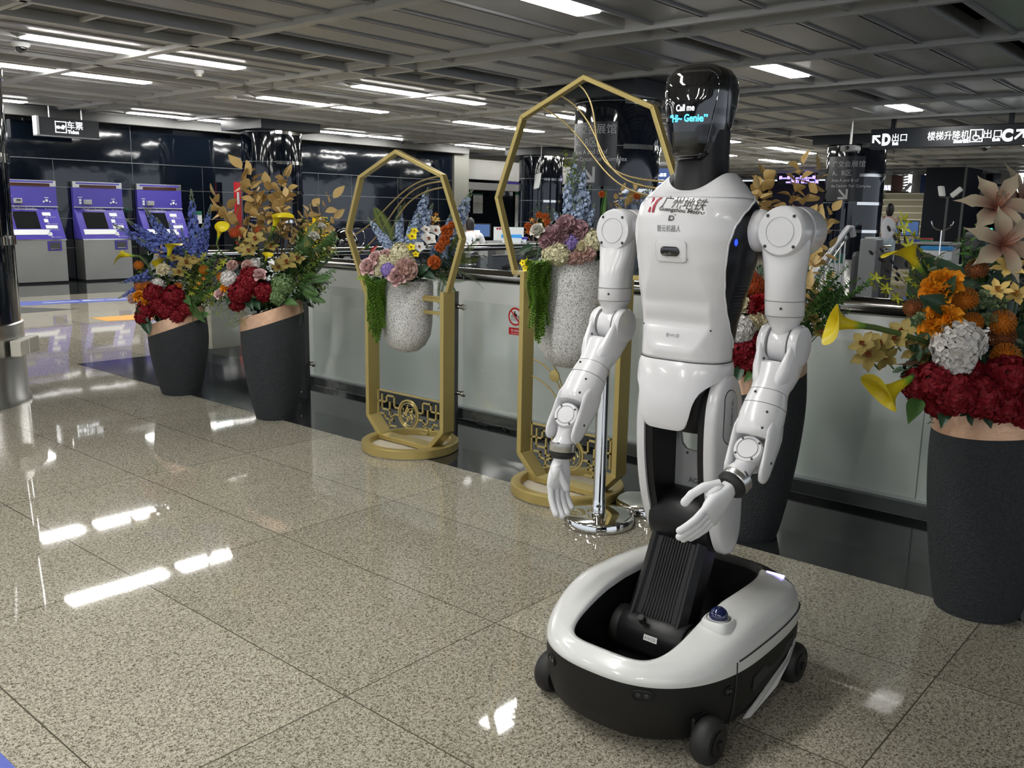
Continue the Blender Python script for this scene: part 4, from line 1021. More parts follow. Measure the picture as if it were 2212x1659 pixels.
def deck_rings():
    rr = [ring_o(.2,1.004,True), ring_o(.203,1.006,True), ring_o(.235,1.0,True), ring_o(.268,.982,True), ring_o(.292,.952,True), ring_o(.305,.915,True)]
    outer = [(outline(p,.915)) for p in PH]; inner = [opening(p,1.03) for p in PH]
    for t, z in ((.25,.314),(.55,.320),(.85,.322),(1.0,.322)):
        rr.append([Wd(a[0]+(b[0]-a[0])*t, a[1]+(b[1]-a[1])*t, .2+(z-.2)*drop(a[0]+(b[0]-a[0])*t)) for a, b in zip(outer, inner)])
    rr.append([Wd(*opening(p,1.0), .2+(.316-.2)*drop(opening(p)[0])) for p in PH])
    rr.append([Wd(*opening(p,.985), .2+(.300-.2)*drop(opening(p)[0])) for p in PH])
    return rr
DR = deck_rings()
white, black = MB(), MB()
n = NP
for i in range(len(DR)-1):
    for j in range(n):
        q = [DR[i][j], DR[i][(j+1)%n], DR[i+1][(j+1)%n], DR[i+1][j]]
        ph = PH[j] + PI/NP; rear = abs(((ph+PI) % (2*PI)) - PI) > math.radians(134)
        (black if rear else white).add(q, [(0,1,2,3)])
sh = white.build('top_shell', M_PEARL, RB, smooth=50, weld=True)
black.build('rear_cap', M_BLKMAT, RB, smooth=50, weld=True)
m = MB(); m.loft([[Wd(*opening(p,.985), .2+(.300-.2)*drop(opening(p)[0])) for p in PH], [Wd(*opening(p,.965), .12) for p in PH]], False, True)
well = m.build('well', M_BLKSAT, RB, smooth=40)
m = MB()
m.tube([Wd(*outline(p,1.004), .2+(.238-.2)*drop(outline(p,1.0)[0])) for p in PH if 1.30 < p < 2.60], .0022, 6)
m.tube([Wd(*outline(1.30,.95), .05), Wd(*outline(1.30,.985), .09), Wd(*outline(1.30,1.003), .15), Wd(*outline(1.30,1.006), .2), Wd(*outline(1.30,1.004), .2+(.238-.2)*drop(outline(1.3)[0]))], .0022, 6)
m.build('seam', M_SEAM, sh)
# skirt accent, side recess, violet strip light, sensors
m = MB()
A = [(outline(p, 1.002), z) for p, z in ((1.42,.05),(1.62,.085),(1.85,.125),(2.05,.155),(2.12,.15),(1.95,.10),(1.75,.062),(1.5,.04))]
P = [Wd(uv[0], uv[1]*(1.0 if z > .1 else .985), z) for uv, z in A]
m.prism(P, Vector((0,-.004,0))); m.build('white_skirt_blade', M_PEARL, lower, smooth=None)
m = MB(); P = [Wd(outline(p,1.002)[0], outline(p,1.002)[1], z) for p, z in ((1.5,.118),(1.95,.148),(1.98,.178),(1.5,.158))]; m.prism(P, Vector((0,-.003,0))); m.build('side_recess', M_SEAM, lower, smooth=None)
m = MB(); c = Wd(*outline(1.7,1.006), .158); letters(m, '▬ ▬▬', Wd(outline(1.66)[0],.2905,.155), (1,0,.3), (-.3,0,1), .012, width=.03); 
m.build('side_lettering', M_TXTG, lower, smooth=None, fixn=False)
m = MB()
def deckpt(p, t, dz=.002):
    a, b = outline(p,.915), opening(p,1.03); u = a[0]+(b[0]-a[0])*t; v = a[1]+(b[1]-a[1])*t
    return Wd(u, v, .2+(.318-.2)*drop(u)+dz)
phi_b = math.radians(132.5)
m.tube([deckpt(phi_b,.22,.001), deckpt(phi_b,.5,.002), deckpt(phi_b,.82,.002)], .0055, 8); m.build('strip_light', mat('violet_strip_light',(.45,.40,.95),.3,emit=1.2), sh)
def body_frame(phi, z):
    s = 1.0 if z > .13 else .985
    p = Wd(*outline(phi,s), z); q = Wd(*outline(phi+.02,s), z); tng = (q-p).normalized(); nn = Vector((tng.y,-tng.x,0))
    if nn.dot(p-Wd(.02,0,z)) < 0: nn = -nn
    return p, tng, nn
def pill(phi, z, w, h, name, mt):
    p, tg, nn = body_frame(phi, z); m = MB(); N = 24; zz = Vector((0,0,1)); L = []
    def lp(sx, off):
        R = []
        for k in range(N):
            a = 2*PI*k/N; x = (w-h)*math.copysign(1, math.cos(a)) + h*math.cos(a) if abs(math.cos(a)) > 1e-6 else 0
            R.append(p + tg*(x*sx) + zz*(h*sx*math.sin(a)) + nn*off)
        return R
    m.loft([lp(1.0,-.004), lp(1.0,.003), lp(.86,.004), lp(.8,.0015)]); o = m.build(name, mt, lower, smooth=30)
    for s in (-.35,.35):
        m = MB(); m.rcyl(p+tg*(w*s)+nn*.001, p+tg*(w*s)+nn*.0035, h*.42, 14, .001); m.build('lens', M_BLKGLS, o)
pill(math.radians(24), .176, .030, .015, 'front_sensor', M_BLKSAT)
pill(math.radians(-27), .166, .022, .015, 'front_sensor', M_BLKSAT)
pill(math.radians(70), .160, .016, .013, 'front_sensor', M_BLKSAT)
for u, v in ((.272,.278),(.262,-.240),(-.27,.262),(-.27,-.262)):
    s = 1 if v > 0 else -1; c = Wd(u, v, .062)
    m = MB(); ax = Vector((0,-s,0)); m.lathe([(.03,-.026),(.052,-.026),(.060,-.016),(.062,-.006),(.062,.006),(.060,.016),(.052,.026),(.03,.026)], c, ax, 36); w = m.build('wheel', M_RUBBER, RB)
    m = MB(); m.lathe([(.034,.022),(.034,.03),(.012,.033),(.012,.038)], c, ax, 24); m.build('hub', M_BLKSAT, w)
    m = MB(); m.obox(c+Vector((0,s*.032,.03)), (.03,0,0), (0,.006,0), (0,0,.03)); m.build('fork', M_BLKSAT, w, smooth=None, bevel=.005)
# emergency dome
c = Wd(.115,.205,.2+.119*drop(.115))
m = MB(); K = []
for s, z in ((1.0,-.012),(1.0,.006),(.9,.013),(.6,.014)):
    K.append([c+Vector((.04*s*sgnpow(math.cos(a),.6), .04*s*sgnpow(math.sin(a),.6), z)) for a in [2*PI*k/28 for k in range(28)]])
m.loft(K); dp = m.build('dome_plinth', M_PEARL, RB)
m = MB(); m.lathe([(.024,.010),(.026,.018),(.0245,.028),(.019,.037),(.010,.043),(.002,.044)], c, n=28); m.build('blue_dome', M_BLUEDOME, dp)
m = MB(); m.lathe([(.030,.0135),(.0315,.0142),(.033,.0135)], c, n=32, cap0=False, cap1=False); m.build('plinth_ring', M_SEAM, dp)
# --- hinge, lifting column
H0, KN, HP = Wd(.075,0,.185), Wd(-.075,0,.505), Wd(.0,0,.90)
m = MB(); m.rcyl(H0+Vector((0,.105,0)), H0+Vector((0,-.105,0)), .066, 40, .006); hg = m.build('hinge_drum', M_BLKSAT, RB)
m = MB(); m.rcyl(H0+Vector((0,.135,-.005)), H0+Vector((0,.10,-.005)), .062, 40, .006); m.build('hinge_end', M_BLKMAT, hg); m = MB(); m.rcyl(H0+Vector((0,-.135,-.005)), H0+Vector((0,-.10,-.005)), .062, 40, .006); m.build('hinge_end', M_BLKMAT, hg)
m = MB(); kn = H0+Vector((-.054,.02,.055)); m.rcyl(kn, kn+Vector((-.016,0,.02)), .011, 16, .003); m.build('lock_knob', M_RUBBER, hg)
la_ = math.radians(14); ln_ = Vector((-math.cos(la_),0,math.sin(la_))); lu_ = Vector((math.sin(la_),0,math.cos(la_))); lr_ = Vector((0,-1,0)); lc = H0+Vector((0,-.012,0))+ln_*.0668; m = MB(); m.obox(lc, lr_*.022, ln_*.0008, lu_*.008); lb = m.build('serial_label', M_PAPER, hg, smooth=None)
m = MB(); letters(m, '4-110-ZZX', lc+ln_*.0012, lr_, lu_, .012, width=.036, height=.009); m.build('lettering', M_TXTB, lb, smooth=None, fixn=False)
d = (KN-H0).normalized(); sd = Vector((0,-1,0)); fr = sd.cross(d).normalized()
if fr.x > 0: fr = -fr
def col(t, hw, th): 
    c = H0.lerp(KN, t) + fr*.012
    return [c + sd*(hw*a) + fr*(th*b) for a, b in ((-1,-1),(1,-1),(1,.55),(.82,1),(.74,1),(.66,.8),(-.66,.8),(-.74,1),(-.82,1),(-1,.55))]
m = MB(); m.loft([col(.05,.098,.045), col(.2,.096,.042), col(.5,.092,.040), col(.8,.092,.040), col(1.02,.094,.044)]); cl = m.build('lifting_column', M_BLKSAT, RB, smooth=25)
m = MB()
for k in range(11):
    x = -.045+.009*k
    pts = [H0.lerp(KN, t) + fr*(.012+.0335+(.012*(1-t/.25)**2 if t < .25 else 0)) + sd*(x*(1+(.25-t)*.5 if t < .25 else 1)) for t in (.12,.18,.25,.4,.6,.8,.92)]
    m.tube(pts, .0024, 6)
m.build('rib', M_BLKSAT, cl)
m = MB(); m.rcyl(KN+Vector((0,.105,0)), KN+Vector((0,-.105,0)), .088, 44, .03); m.build('knee_drum', M_BLKSAT, RB)
# small cable and plug in the well
m = MB(); q = Wd(.20,-.035,.125); m.tube([q, q+Vector((-.01,-.01,.012)), q+Vector((-.03,.0,.02)), q+Vector((-.045,.01,.01)), q+Vector((-.04,.02,.004))], .005, 8); m.tube([q+Vector((-.03,.005,.012)), q+Vector((-.05,-.005,.016))], .009, 8); m.build('plug_cable', M_RUBBER, well)
m = MB(); m.obox(q+Vector((.012,-.012,.008)), (.01,-.004,0), (.003,.006,0), (0,0,.005)); m.build('plug', M_PAPER, well, smooth=None)
# --- thigh plates
FIN = [(.015,.968),(.048,.945),(.070,.90),(.078,.84),(.076,.76),(.064,.67),(.040,.575),(.004,.49),(-.03,.437),(-.072,.424),(-.108,.446),(-.126,.50),(-.122,.60),(-.108,.72),(-.09,.85),(-.07,.92),(-.03,.96)]
def smooth_loop(P, k=3):
    for _ in range(k):
        Q = []
        for a, b in zip(P, P[1:]+P[:1]):
            Q += [(a[0]*.75+b[0]*.25, a[1]*.75+b[1]*.25), (a[0]*.25+b[0]*.75, a[1]*.25+b[1]*.75)]
        P = Q
    return P
FS = smooth_loop(FIN, 2); fc = (sum(p[0] for p in FS)/len(FS), sum(p[1] for p in FS)/len(FS))
def inset(P, d):
    out = []
    N = len(P)
    for i in range(N):
        a, b = Vector(P[i-1]), Vector(P[(i+1) % N]); t = (b-a).normalized(); nn = Vector((-t.y, t.x))
        if nn.dot(Vector(fc)-Vector(P[i])) < 0: nn = -nn
        out.append(tuple(Vector(P[i]) + nn*d))
    return out
for s in (1,-1):
    m = MB(); I1, I2 = inset(FS,.006), inset(FS,.016); sh_u, sh_v = (0,0) if s > 0 else (-.018,.016)
    def Wt(u, v, z): return Wd(u+sh_u, v+sh_v, z)
    m.loft([[Wt(u,s*.108,z) for u,z in FS], [Wt(u,s*.128,z) for u,z in FS], [Wt(u,s*.137,z) for u,z in I1], [Wt(u,s*.140,z) for u,z in I2]])
    th = m.build('thigh_plate', M_WHITE, RB, smooth=60)
    m = MB(); I = inset(FS,.008); m.loft([[Wt(u,s*.085,z) for u,z in I], [Wt(u,s*.1085,z) for u,z in I]]); m.build('inner_face', M_BLKSAT, th, smooth=40)
    N = 40; oc = (-.004,.842)
    def ov(a, b, off): return [Wt(oc[0]+a*math.cos(2*PI*k/N)-.02*(math.sin(2*PI*k/N)*-.4), s*off, oc[1]+(b-a)*math.copysign(1,math.sin(2*PI*k/N))+a*math.sin(2*PI*k/N)) for k in range(N)]
    m = MB(); m.loft([ov(.036,.078,.139), ov(.036,.078,.1415), ov(.0335,.0755,.1415)], False, False); m.build('oval_seam', M_BLKGLS, th, smooth=None)
    m = MB(); m.loft([ov(.0335,.0755,.1395), ov(.0335,.0755,.1425), ov(.031,.073,.1432)]); op = m.build('oval_panel', M_GREYP if s > 0 else M_WHITE, th, smooth=30)
    op.data.materials[0] = mat('silver_grey_panel', (.50,.51,.52), .35)
    if s > 0:
        m = MB(); letters(m, '—  AGIBOT G1', Wd(-.008,.1440,.842), (0,0,1), (-1,0,0), .016, width=.098, height=.009); m.build('lettering', M_TXTB, op, smooth=None, fixn=False)
# frame between the thighs
m = MB()
def pl(v0, v1, z0, z1, u=-.10, th=.02): m.box(tuple(Wd(u+th/2, v1, z0)), tuple(Wd(u-th/2, v0, z1)))
fm = MB()
for poly in ([(-.088,.775),(-.062,.775),(-.052,.72),(-.038,.705),(.088,.695),(.088,.56),(.07,.553),(-.06,.553),(-.088,.56)],):
    P = [Wd(-.085-.12*(.775-z)*.25, v, z) for v, z in poly]; fm.prism(P, (.016,0,0))
tf = fm.build('leg_frame', mat('grey_coated_frame',(.36,.37,.38),.38), RB, smooth=None, bevel=.003)
m = MB(); letters(m, 'AGIBOT', Wd(-.085-.006+.005,.02,.615), (0,-1,0), (0,0,1), .03, width=.082, height=.016); m.build('lettering', M_SEAM, tf, smooth=None, fixn=False)
m = MB()
for v, z in ((-.078,.75),(-.075,.68),(-.075,.61),(-.03,.695),(.04,.69)):
    m = MB(); u0 = -.085-.03*(.775-z); m.rcyl(Wd(u0-.001,v,z), Wd(u0+.002,v,z), .004, 10, .0005); m.build('screw', M_SCREW, tf)
# --- pelvis
m = MB()
def hip(z, a, b): return [Wd(a*sgnpow(math.cos(t),.7)-.005, b*sgnpow(math.sin(t),.7), z) for t in [2*PI*k/40 for k in range(40)]]
m.loft([hip(.79,.05,.095), hip(.83,.075,.105), hip(.90,.08,.112), hip(.97,.078,.112)]); m.build('hip_block', M_BLKSAT, RB)
def sect(W, Df, Db, z, n=2.5, N=72, uc=0.0):
    R = []
    for k in range(N):
        t = 2*PI*k/N; c, s_ = math.cos(t), math.sin(t)
        R.append(Wd(uc + (Df if c > 0 else Db)*sgnpow(c, 2/n), W*sgnpow(s_, 2/n), z))
    return R
ZBK = [(0,.806),(.25,.8065),(.34,.809),(.42,.816),(.475,.827),(.52,.845),(.55,.864),(.585,.882),(.64,.899),(.72,.913),(.86,.926),(1.05,.937),(1.30,.9445),(1.6,.9465),(3.2,.9465)]
FU = [(.783,.098),(.80,.111),(.84,.119),(.88,.1195),(.92,.114),(.95,.107),(.975,.1005),(.9915,.092)]
WU = [(.783,.131),(.95,.1345),(.97,.1345),(.985,.132),(.9915,.1285)]
def zb_of(t):
    t = abs(t)
    for a, b in zip(ZBK, ZBK[1:]):
        if t <= b[0]: return a[1]+(b[1]-a[1])*(t-a[0])/(b[0]-a[0])
    return ZBK[-1][1]
TH = sorted(set([round(x, 4) for x in [k*.05 for k in range(0, 63)]+[.35,.375,.40,.42,.44,.46,.475,.49,.505,.525,.55,.575,.61,.63,.67,.72]]+[PI])); TH = [-t for t in TH[:0:-1]]+TH[:-1]
def pel_pt(t, f):
    zb = zb_of(t); z = .9915+(zb-.9915)*min(1, f); Df = lerp_keys(FU, z)[0]; W = lerp_keys(WU, z)[0]; c, s_ = math.cos(t), math.sin(t); n = 2.5
    k = 1.0 if f < .97 else (.988 if f <= 1 else .93)
    Df2 = Df if c > 0 else .084
    return Wd(Df2*k*sgnpow(c, 2/n), W*k*sgnpow(s_, 2/n), z)
pv = MB(); FR = [0,.06,.12,.2,.3,.4,.5,.6,.7,.8,.88,.94,.968,1.0,1.02]
pv.loft([[pel_pt(t, f) for t in TH] for f in FR], True, False); pelvis = pv.build('pelvis_shell', M_WHITE, RB, smooth=50)
# --- torso
TK = [(.9925,.1285,.090,.082),(1.03,.130,.092,.084),(1.09,.134,.097,.088),(1.15,.146,.103,.092),(1.21,.160,.110,.097),(1.27,.172,.117,.100),(1.33,.180,.122,.100),(1.375,.179,.121,.098),(1.405,.171,.118,.095),(1.428,.152,.111,.091),(1.442,.128,.096,.086),(1.455,.103,.078,.081),(1.462,.089,.067,.077)]
SB = [(.9925,1.75),(1.05,1.62),(1.09,1.42),(1.14,1.17),(1.19,1.02),(1.25,.95),(1.31,.95),(1.35,1.04),(1.38,1.20),(1.405,1.46),(1.428,1.8)]
TYAW = math.radians(7)
def twist(u, v, z):
    f = min(1, max(0, (z-1.0)/.25)); a = TYAW*f
    return Wd(u*math.cos(a)+v*math.sin(a), v*math.cos(a)-u*math.sin(a)+.016*f, z)
def flat_cap(z, W, Df, n=2.5):
    if z > 1.27: return 9
    vc = .066+.058*min(1, (1.27-z)/.17); return Df*max(.05, 1-min(.98, vc/W)**n)**(1/n)+.010*max(0, min(5, (1.15-z)/.026))
def torso_pt(th, z, k=1.0):
    W, Df, Db = lerp_keys(TK, z); c, s_ = math.cos(th), math.sin(th); n = 2.5
    if c > 0: return twist(min(Df*k*sgnpow(c, 2/n), flat_cap(z, W, Df)*k), W*k*sgnpow(s_, 2/n), z)
    return twist((Df if c > 0 else Db)*k*sgnpow(c, 2/n), W*k*sgnpow(s_, 2/n), z)
ZS = [.9925+(1.4275-.9925)*k/44 for k in range(45)]
m = MB(); m.grid([[torso_pt(lerp_keys(SB,z)[0]*x, z, 1.0) for x in [-1+2*k/48 for k in range(49)]] for z in ZS])
chest = m.build('chest_shell', M_WHITE, RB, smooth=50, solid=.008)
m = MB(); m.grid([[torso_pt(PI+min(PI-lerp_keys(SB,z)[0], .85+max(0,z-1.41)*40)*x, z, 1.0) for x in [-1+2*k/32 for k in range(33)]] for z in ZS])
m.build('back_shell', M_WHITE, RB, smooth=50, solid=.008)
m = MB(); m.loft([[torso_pt(2*PI*k/72, z, .978) for k in range(72)] for z in ZS])
core = m.build('side_shell', M_NAVY, RB, smooth=50)
m = MB(); z2 = [1.428+(1.462-1.428)*k/10 for k in range(11)]
def yoke_pt(th, z):
    p = torso_pt(th, z); t = (z-1.428)/(1.462-1.428); top = 1.445+.046*math.sin(th)**2 if math.cos(th) > 0 else 1.491
    return Vector((p.x, p.y, 1.428+t*(top-1.428)))
m.loft([[yoke_pt(2*PI*k/72, z) for k in range(72)] for z in z2]+[[yoke_pt(2*PI*k/72, 1.462)+(Vector((2.2,1.236,0))-Vector((yoke_pt(2*PI*k/72,1.462).x,yoke_pt(2*PI*k/72,1.462).y,0)))*.12-Vector((0,0,.012)) for k in range(72)]], False, True); yoke = m.build('shoulder_yoke', M_WHITE, RB, smooth=50)
m = MB()
for s in (-1,1): m.tube([torso_pt(s*lerp_keys(SB,z)[0], z, 1.001) for z in ZS[4:]], .0028, 6)
m.tube([torso_pt(t, 1.428, 1.0008) for t in [.35+k*.05 for k in range(30)]], .0009, 5); m.tube([torso_pt(-t, 1.428, 1.0008) for t in [.35+k*.05 for k in range(30)]], .0009, 5)
m.build('shell_edge', M_WHITE, chest)
m = MB(); m.tube([torso_pt(t, .9925, 1.0005) for t in [-1.9+k*.05 for k in range(77)]], .0016, 6); m.build('waist_seam', M_SEAM, pelvis)
m = MB()
for z in [1.13+.009*k for k in range(9)]: m.tube([torso_pt(t, z, .98) for t in [1.30+k*.06 for k in range(8)]], .0016, 5)
m.build('vent_rib', M_BLKSAT, core)
m = MB(); c = torso_pt(1.12,1.315,.985); m.ball(c, (.006,.004,.009), 10, 6); m.build('blue_indicator', mat('blue_led',(.01,.03,.9),.3,emit=1.5), core)
def chest_map(v, z, off=.0012):
    W, Df, Db = lerp_keys(TK, z); n = 2.5
    u = min(Df*(max(0, 1-abs(v/W)**n))**(1/n), flat_cap(z, W, Df))
    return twist(u+off, v, z)
def pillow(cv, cz, w, h, r, off, name, mt, par, depth=.004, N=40):
    m = MB()
    def lp(k, o):
        R = []
        for i in range(N):
            a = 2*PI*i/N; x = (w-r)*(1 if math.cos(a) >= 0 else -1) + r*math.cos(a); y = (h-r)*(1 if math.sin(a) >= 0 else -1) + r*math.sin(a)
            R.append(chest_map(cv+x*k, cz+y*k, o))
        return R
    m.loft([lp(1,off-.002), lp(1,off), lp(.95,off+.0004)]); return m.build(name, mt, par, smooth=30)
sp = pillow(.0,1.287,.050,.0275,.012,.0028,'sensor_plate',M_WHITE,chest)
pillow(-.001,1.287,.031,.0125,.0125,.0042,'chest_sensor',M_BLKGLS,chest)
m = MB(); N = 40
def lpp(k): return [chest_map((.050-.012)*(1 if math.cos(a) >= 0 else -1)*k+.012*math.cos(a)*k, 1.287+((.0275-.012)*(1 if math.sin(a) >= 0 else -1)+.012*math.sin(a))*k, .0012) for a in [2*PI*i/N for i in range(N+1)]]
m.tube(lpp(1.02), .0012, 5); m.build('plate_seam', mat('soft_grey_seam',(.45,.45,.46),.5), sp)
# lettering on the chest
m = MB(); tilt = -.07
def cmap(cv, cz): return lambda x, y: chest_map(cv + x*math.cos(tilt) - y*math.sin(tilt), cz + x*math.sin(tilt) + y*math.cos(tilt))
letters(m, '广州地铁', None, None, None, .034, width=.135, height=.031, shear=.25, fmap=cmap(.030,1.4115))
letters(m, 'Guangzhou Metro', None, None, None, .016, width=.140, height=.0135, bold=.0003, shear=.15, fmap=cmap(.025,1.3915))
m.build('metro_lettering', M_TXTB, chest, smooth=None, fixn=False)
m = MB(); f = cmap(-.072,1.408)
for P in ([(-.016,-.021),(-.006,-.021),(.001,.012),(-.001,.018),(-.011,.020),(-.008,.008)], [(.001,-.021),(.010,-.021),(.012,-.004),(.018,.010),(.030,.021),(.018,.019),(.007,.010),(.002,-.004)]):
    m.add([f(x,y) for x, y in P], [tuple(range(len(P)))])
m.build('metro_logo', M_TXTR, chest, smooth=None, fixn=False)
m = MB()
letters(m, '智元机器人', None, None, None, .016, width=.078, height=.0175, fmap=lambda x, y: chest_map(-.008+x, 1.3465+y))
f = lambda x, y: chest_map(-.001+x, 1.3735+y)
O = [(-.010,-.0075),(.004,-.0075),(.0095,-.003),(.0095,.003),(.004,.0065),(-.008,.0065)]; I = [(-.004,-.0035),(.003,-.0035),(.0055,-.001),(.0055,.001),(.003,.003),(-.0035,.003)]
m.add([f(*p) for p in O]+[f(*p) for p in I], [(k,(k+1)%6,6+(k+1)%6,6+k) for k in range(6)]); m.add([f(.012+.0022*math.cos(k), .0085+.0022*math.sin(k)) for k in range(6)], [tuple(range(6))])
m.build('maker_lettering', M_TXTK, chest, smooth=None, fixn=False); m = MB()
letters(m, 'NFC', None, None, None, .010, width=.014, height=.006, fmap=lambda x, y: chest_map(-.004+x, 1.0605+y))
for s in (-1,1):
    for r in (.012,.0155,.019):
        A = [(-.6+1.2*k/8) for k in range(9)]
        m.add([chest_map(-.004+s*(r)*math.cos(a), 1.0605+r*.55*math.sin(a)) for a in A]+[chest_map(-.004+s*(r+.0011)*math.cos(a), 1.0605+(r+.0011)*.55*math.sin(a)) for a in A], [(k,k+1,k+10,k+9) for k in range(8)])
m.build('contactless_mark', M_TXTK, chest, smooth=None, fixn=False)
m = MB()
for v, z in ((.106,1.083),(-.106,1.083)):
    m = MB(); q = chest_map(v, z, 0); m.ball(q, .0028, 8, 6); m.build('screw', M_SCREW, chest)
# --- neck and head
m = MB(); hc = (-.005,0)
ns = lambda W, Df, Db, z: [p+Vector((0,-.012,0)) for p in sect(W,Df,Db,z,2.2,48)]
m.loft([ns(.088,.066,.080,1.43), ns(.082,.062,.078,1.455), ns(.073,.057,.076,1.485), ns(.068,.056,.078,1.53), ns(.067,.056,.080,1.60)]); m.build('neck', M_BLKSAT, RB, smooth=60)
YAW = math.radians(6)
HK = [(1.522,.044,.085,.02),(1.535,.056,.100,.05),(1.57,.066,.106,.075),(1.62,.076,.108,.095),(1.67,.084,.107,.105),(1.705,.087,.104,.108),(1.735,.083,.096,.102),(1.755,.068,.079,.086),(1.767,.044,.050,.060),(1.772,.012,.014,.02)]
def head_pt(th, z, k=1.0):
    W, Df, Db = lerp_keys(HK, z); n = 2.45; c, s_ = math.cos(th), math.sin(th)
    u, v = (Df if c > 0 else Db)*k*sgnpow(c, 2/n), W*k*sgnpow(s_, 2/n)
    u2, v2 = u*math.cos(YAW)-v*math.sin(YAW), u*math.sin(YAW)+v*math.cos(YAW)
    return Wd(u2-.005, v2, z)
HZ = [1.522,1.527,1.535,1.545]+[1.56+.01*k for k in range(19)]+[1.748,1.755,1.762,1.768,1.772]
m = MB(); m.loft([[head_pt(2*PI*k/64, z) for k in range(64)] for z in HZ]); head = m.build('head', mat('black_gloss_head',(.006,.006,.007),.14,coat=.6), RB, smooth=60)
VZ = [1.5275+(1.745-1.5275)*k/30 for k in range(31)]
VT = [(1.5275,.60),(1.535,.80),(1.55,.87),(1.60,.90),(1.70,.95),(1.728,.90),(1.739,.78),(1.745,.58)]
m = MB(); m.grid([[head_pt(lerp_keys(VT,z)[0]*x, z, 1.018) for x in [-1+2*k/40 for k in range(41)]] for z in VZ])
visor = m.build('visor', M_BLKGLS, head, smooth=70, solid=.004)
m = MB()
EDG = [head_pt(lerp_keys(VT,z)[0], z, 1.019) for z in VZ]+[head_pt(lerp_keys(VT,z)[0]*-1, z, 1.019) for z in VZ[::-1]]
m.tube(EDG+[EDG[0]], .0012, 5); m.build('visor_edge', M_BLKGLS, visor)
for s in (-1,1):
    EL = smooth_loop([(1.30,1.735),(1.75,1.738),(2.10,1.70),(2.12,1.64),(1.85,1.605),(1.55,1.61),(1.40,1.65)], 2)
    cen = (sum(p[0] for p in EL)/len(EL), sum(p[1] for p in EL)/len(EL))
    def er(k, q): return [head_pt(s*(cen[0]+(a-cen[0])*k), cen[1]+(z-cen[1])*k, q) for a, z in EL]
    m = MB(); m.loft([er(1,.99), er(1,1.008), er(.94,1.018), er(.6,1.02)]); e_ = m.build('ear_panel', mat('dark_gloss_ear',(.02,.021,.025),.2,coat=.5), head, smooth=50)
    m = MB(); m.ball(head_pt(s*1.78,1.588,1.02), (.006,.006,.009), 8, 6); m.build('ear_light', mat('blue_led',(.01,.03,.9),.3,emit=1.5), e_)
# screen lettering follows the visor
def visor_map(x, z):
    W, Df, Db = lerp_keys(HK, z); v = x; n = 2.45; W *= 1.018; Df *= 1.018
    u = Df*max(0, 1-abs(v/W)**n)**(1/n)+.0018
    return Wd(u*math.cos(YAW)-v*math.sin(YAW)-.005, u*math.sin(YAW)+v*math.cos(YAW), z)
m = MB(); letters(m, 'Call me', None, None, None, .018, width=.050, height=.0165, bold=.0003, fmap=lambda x, y: visor_map(.003+x, 1.651+y)); m.build('screen_text', M_SCRW, visor, smooth=None, fixn=False)
m = MB(); letters(m, '“Hi~ Genie”', None, None, None, .022, width=.098, height=.0195, bold=.0005, fmap=lambda x, y: visor_map(.008+x, 1.6255+y)); m.build('screen_text', M_CYAN, visor, smooth=None, fixn=False)
m = MB(); m.grid([[head_pt(-.42+.95*k/16, z, 1.0205) for k in range(17)] for z in (1.556,1.566,1.58,1.592)]); m.build('lower_window', mat('smoked_window',(.03,.03,.024),.15), visor, smooth=60)

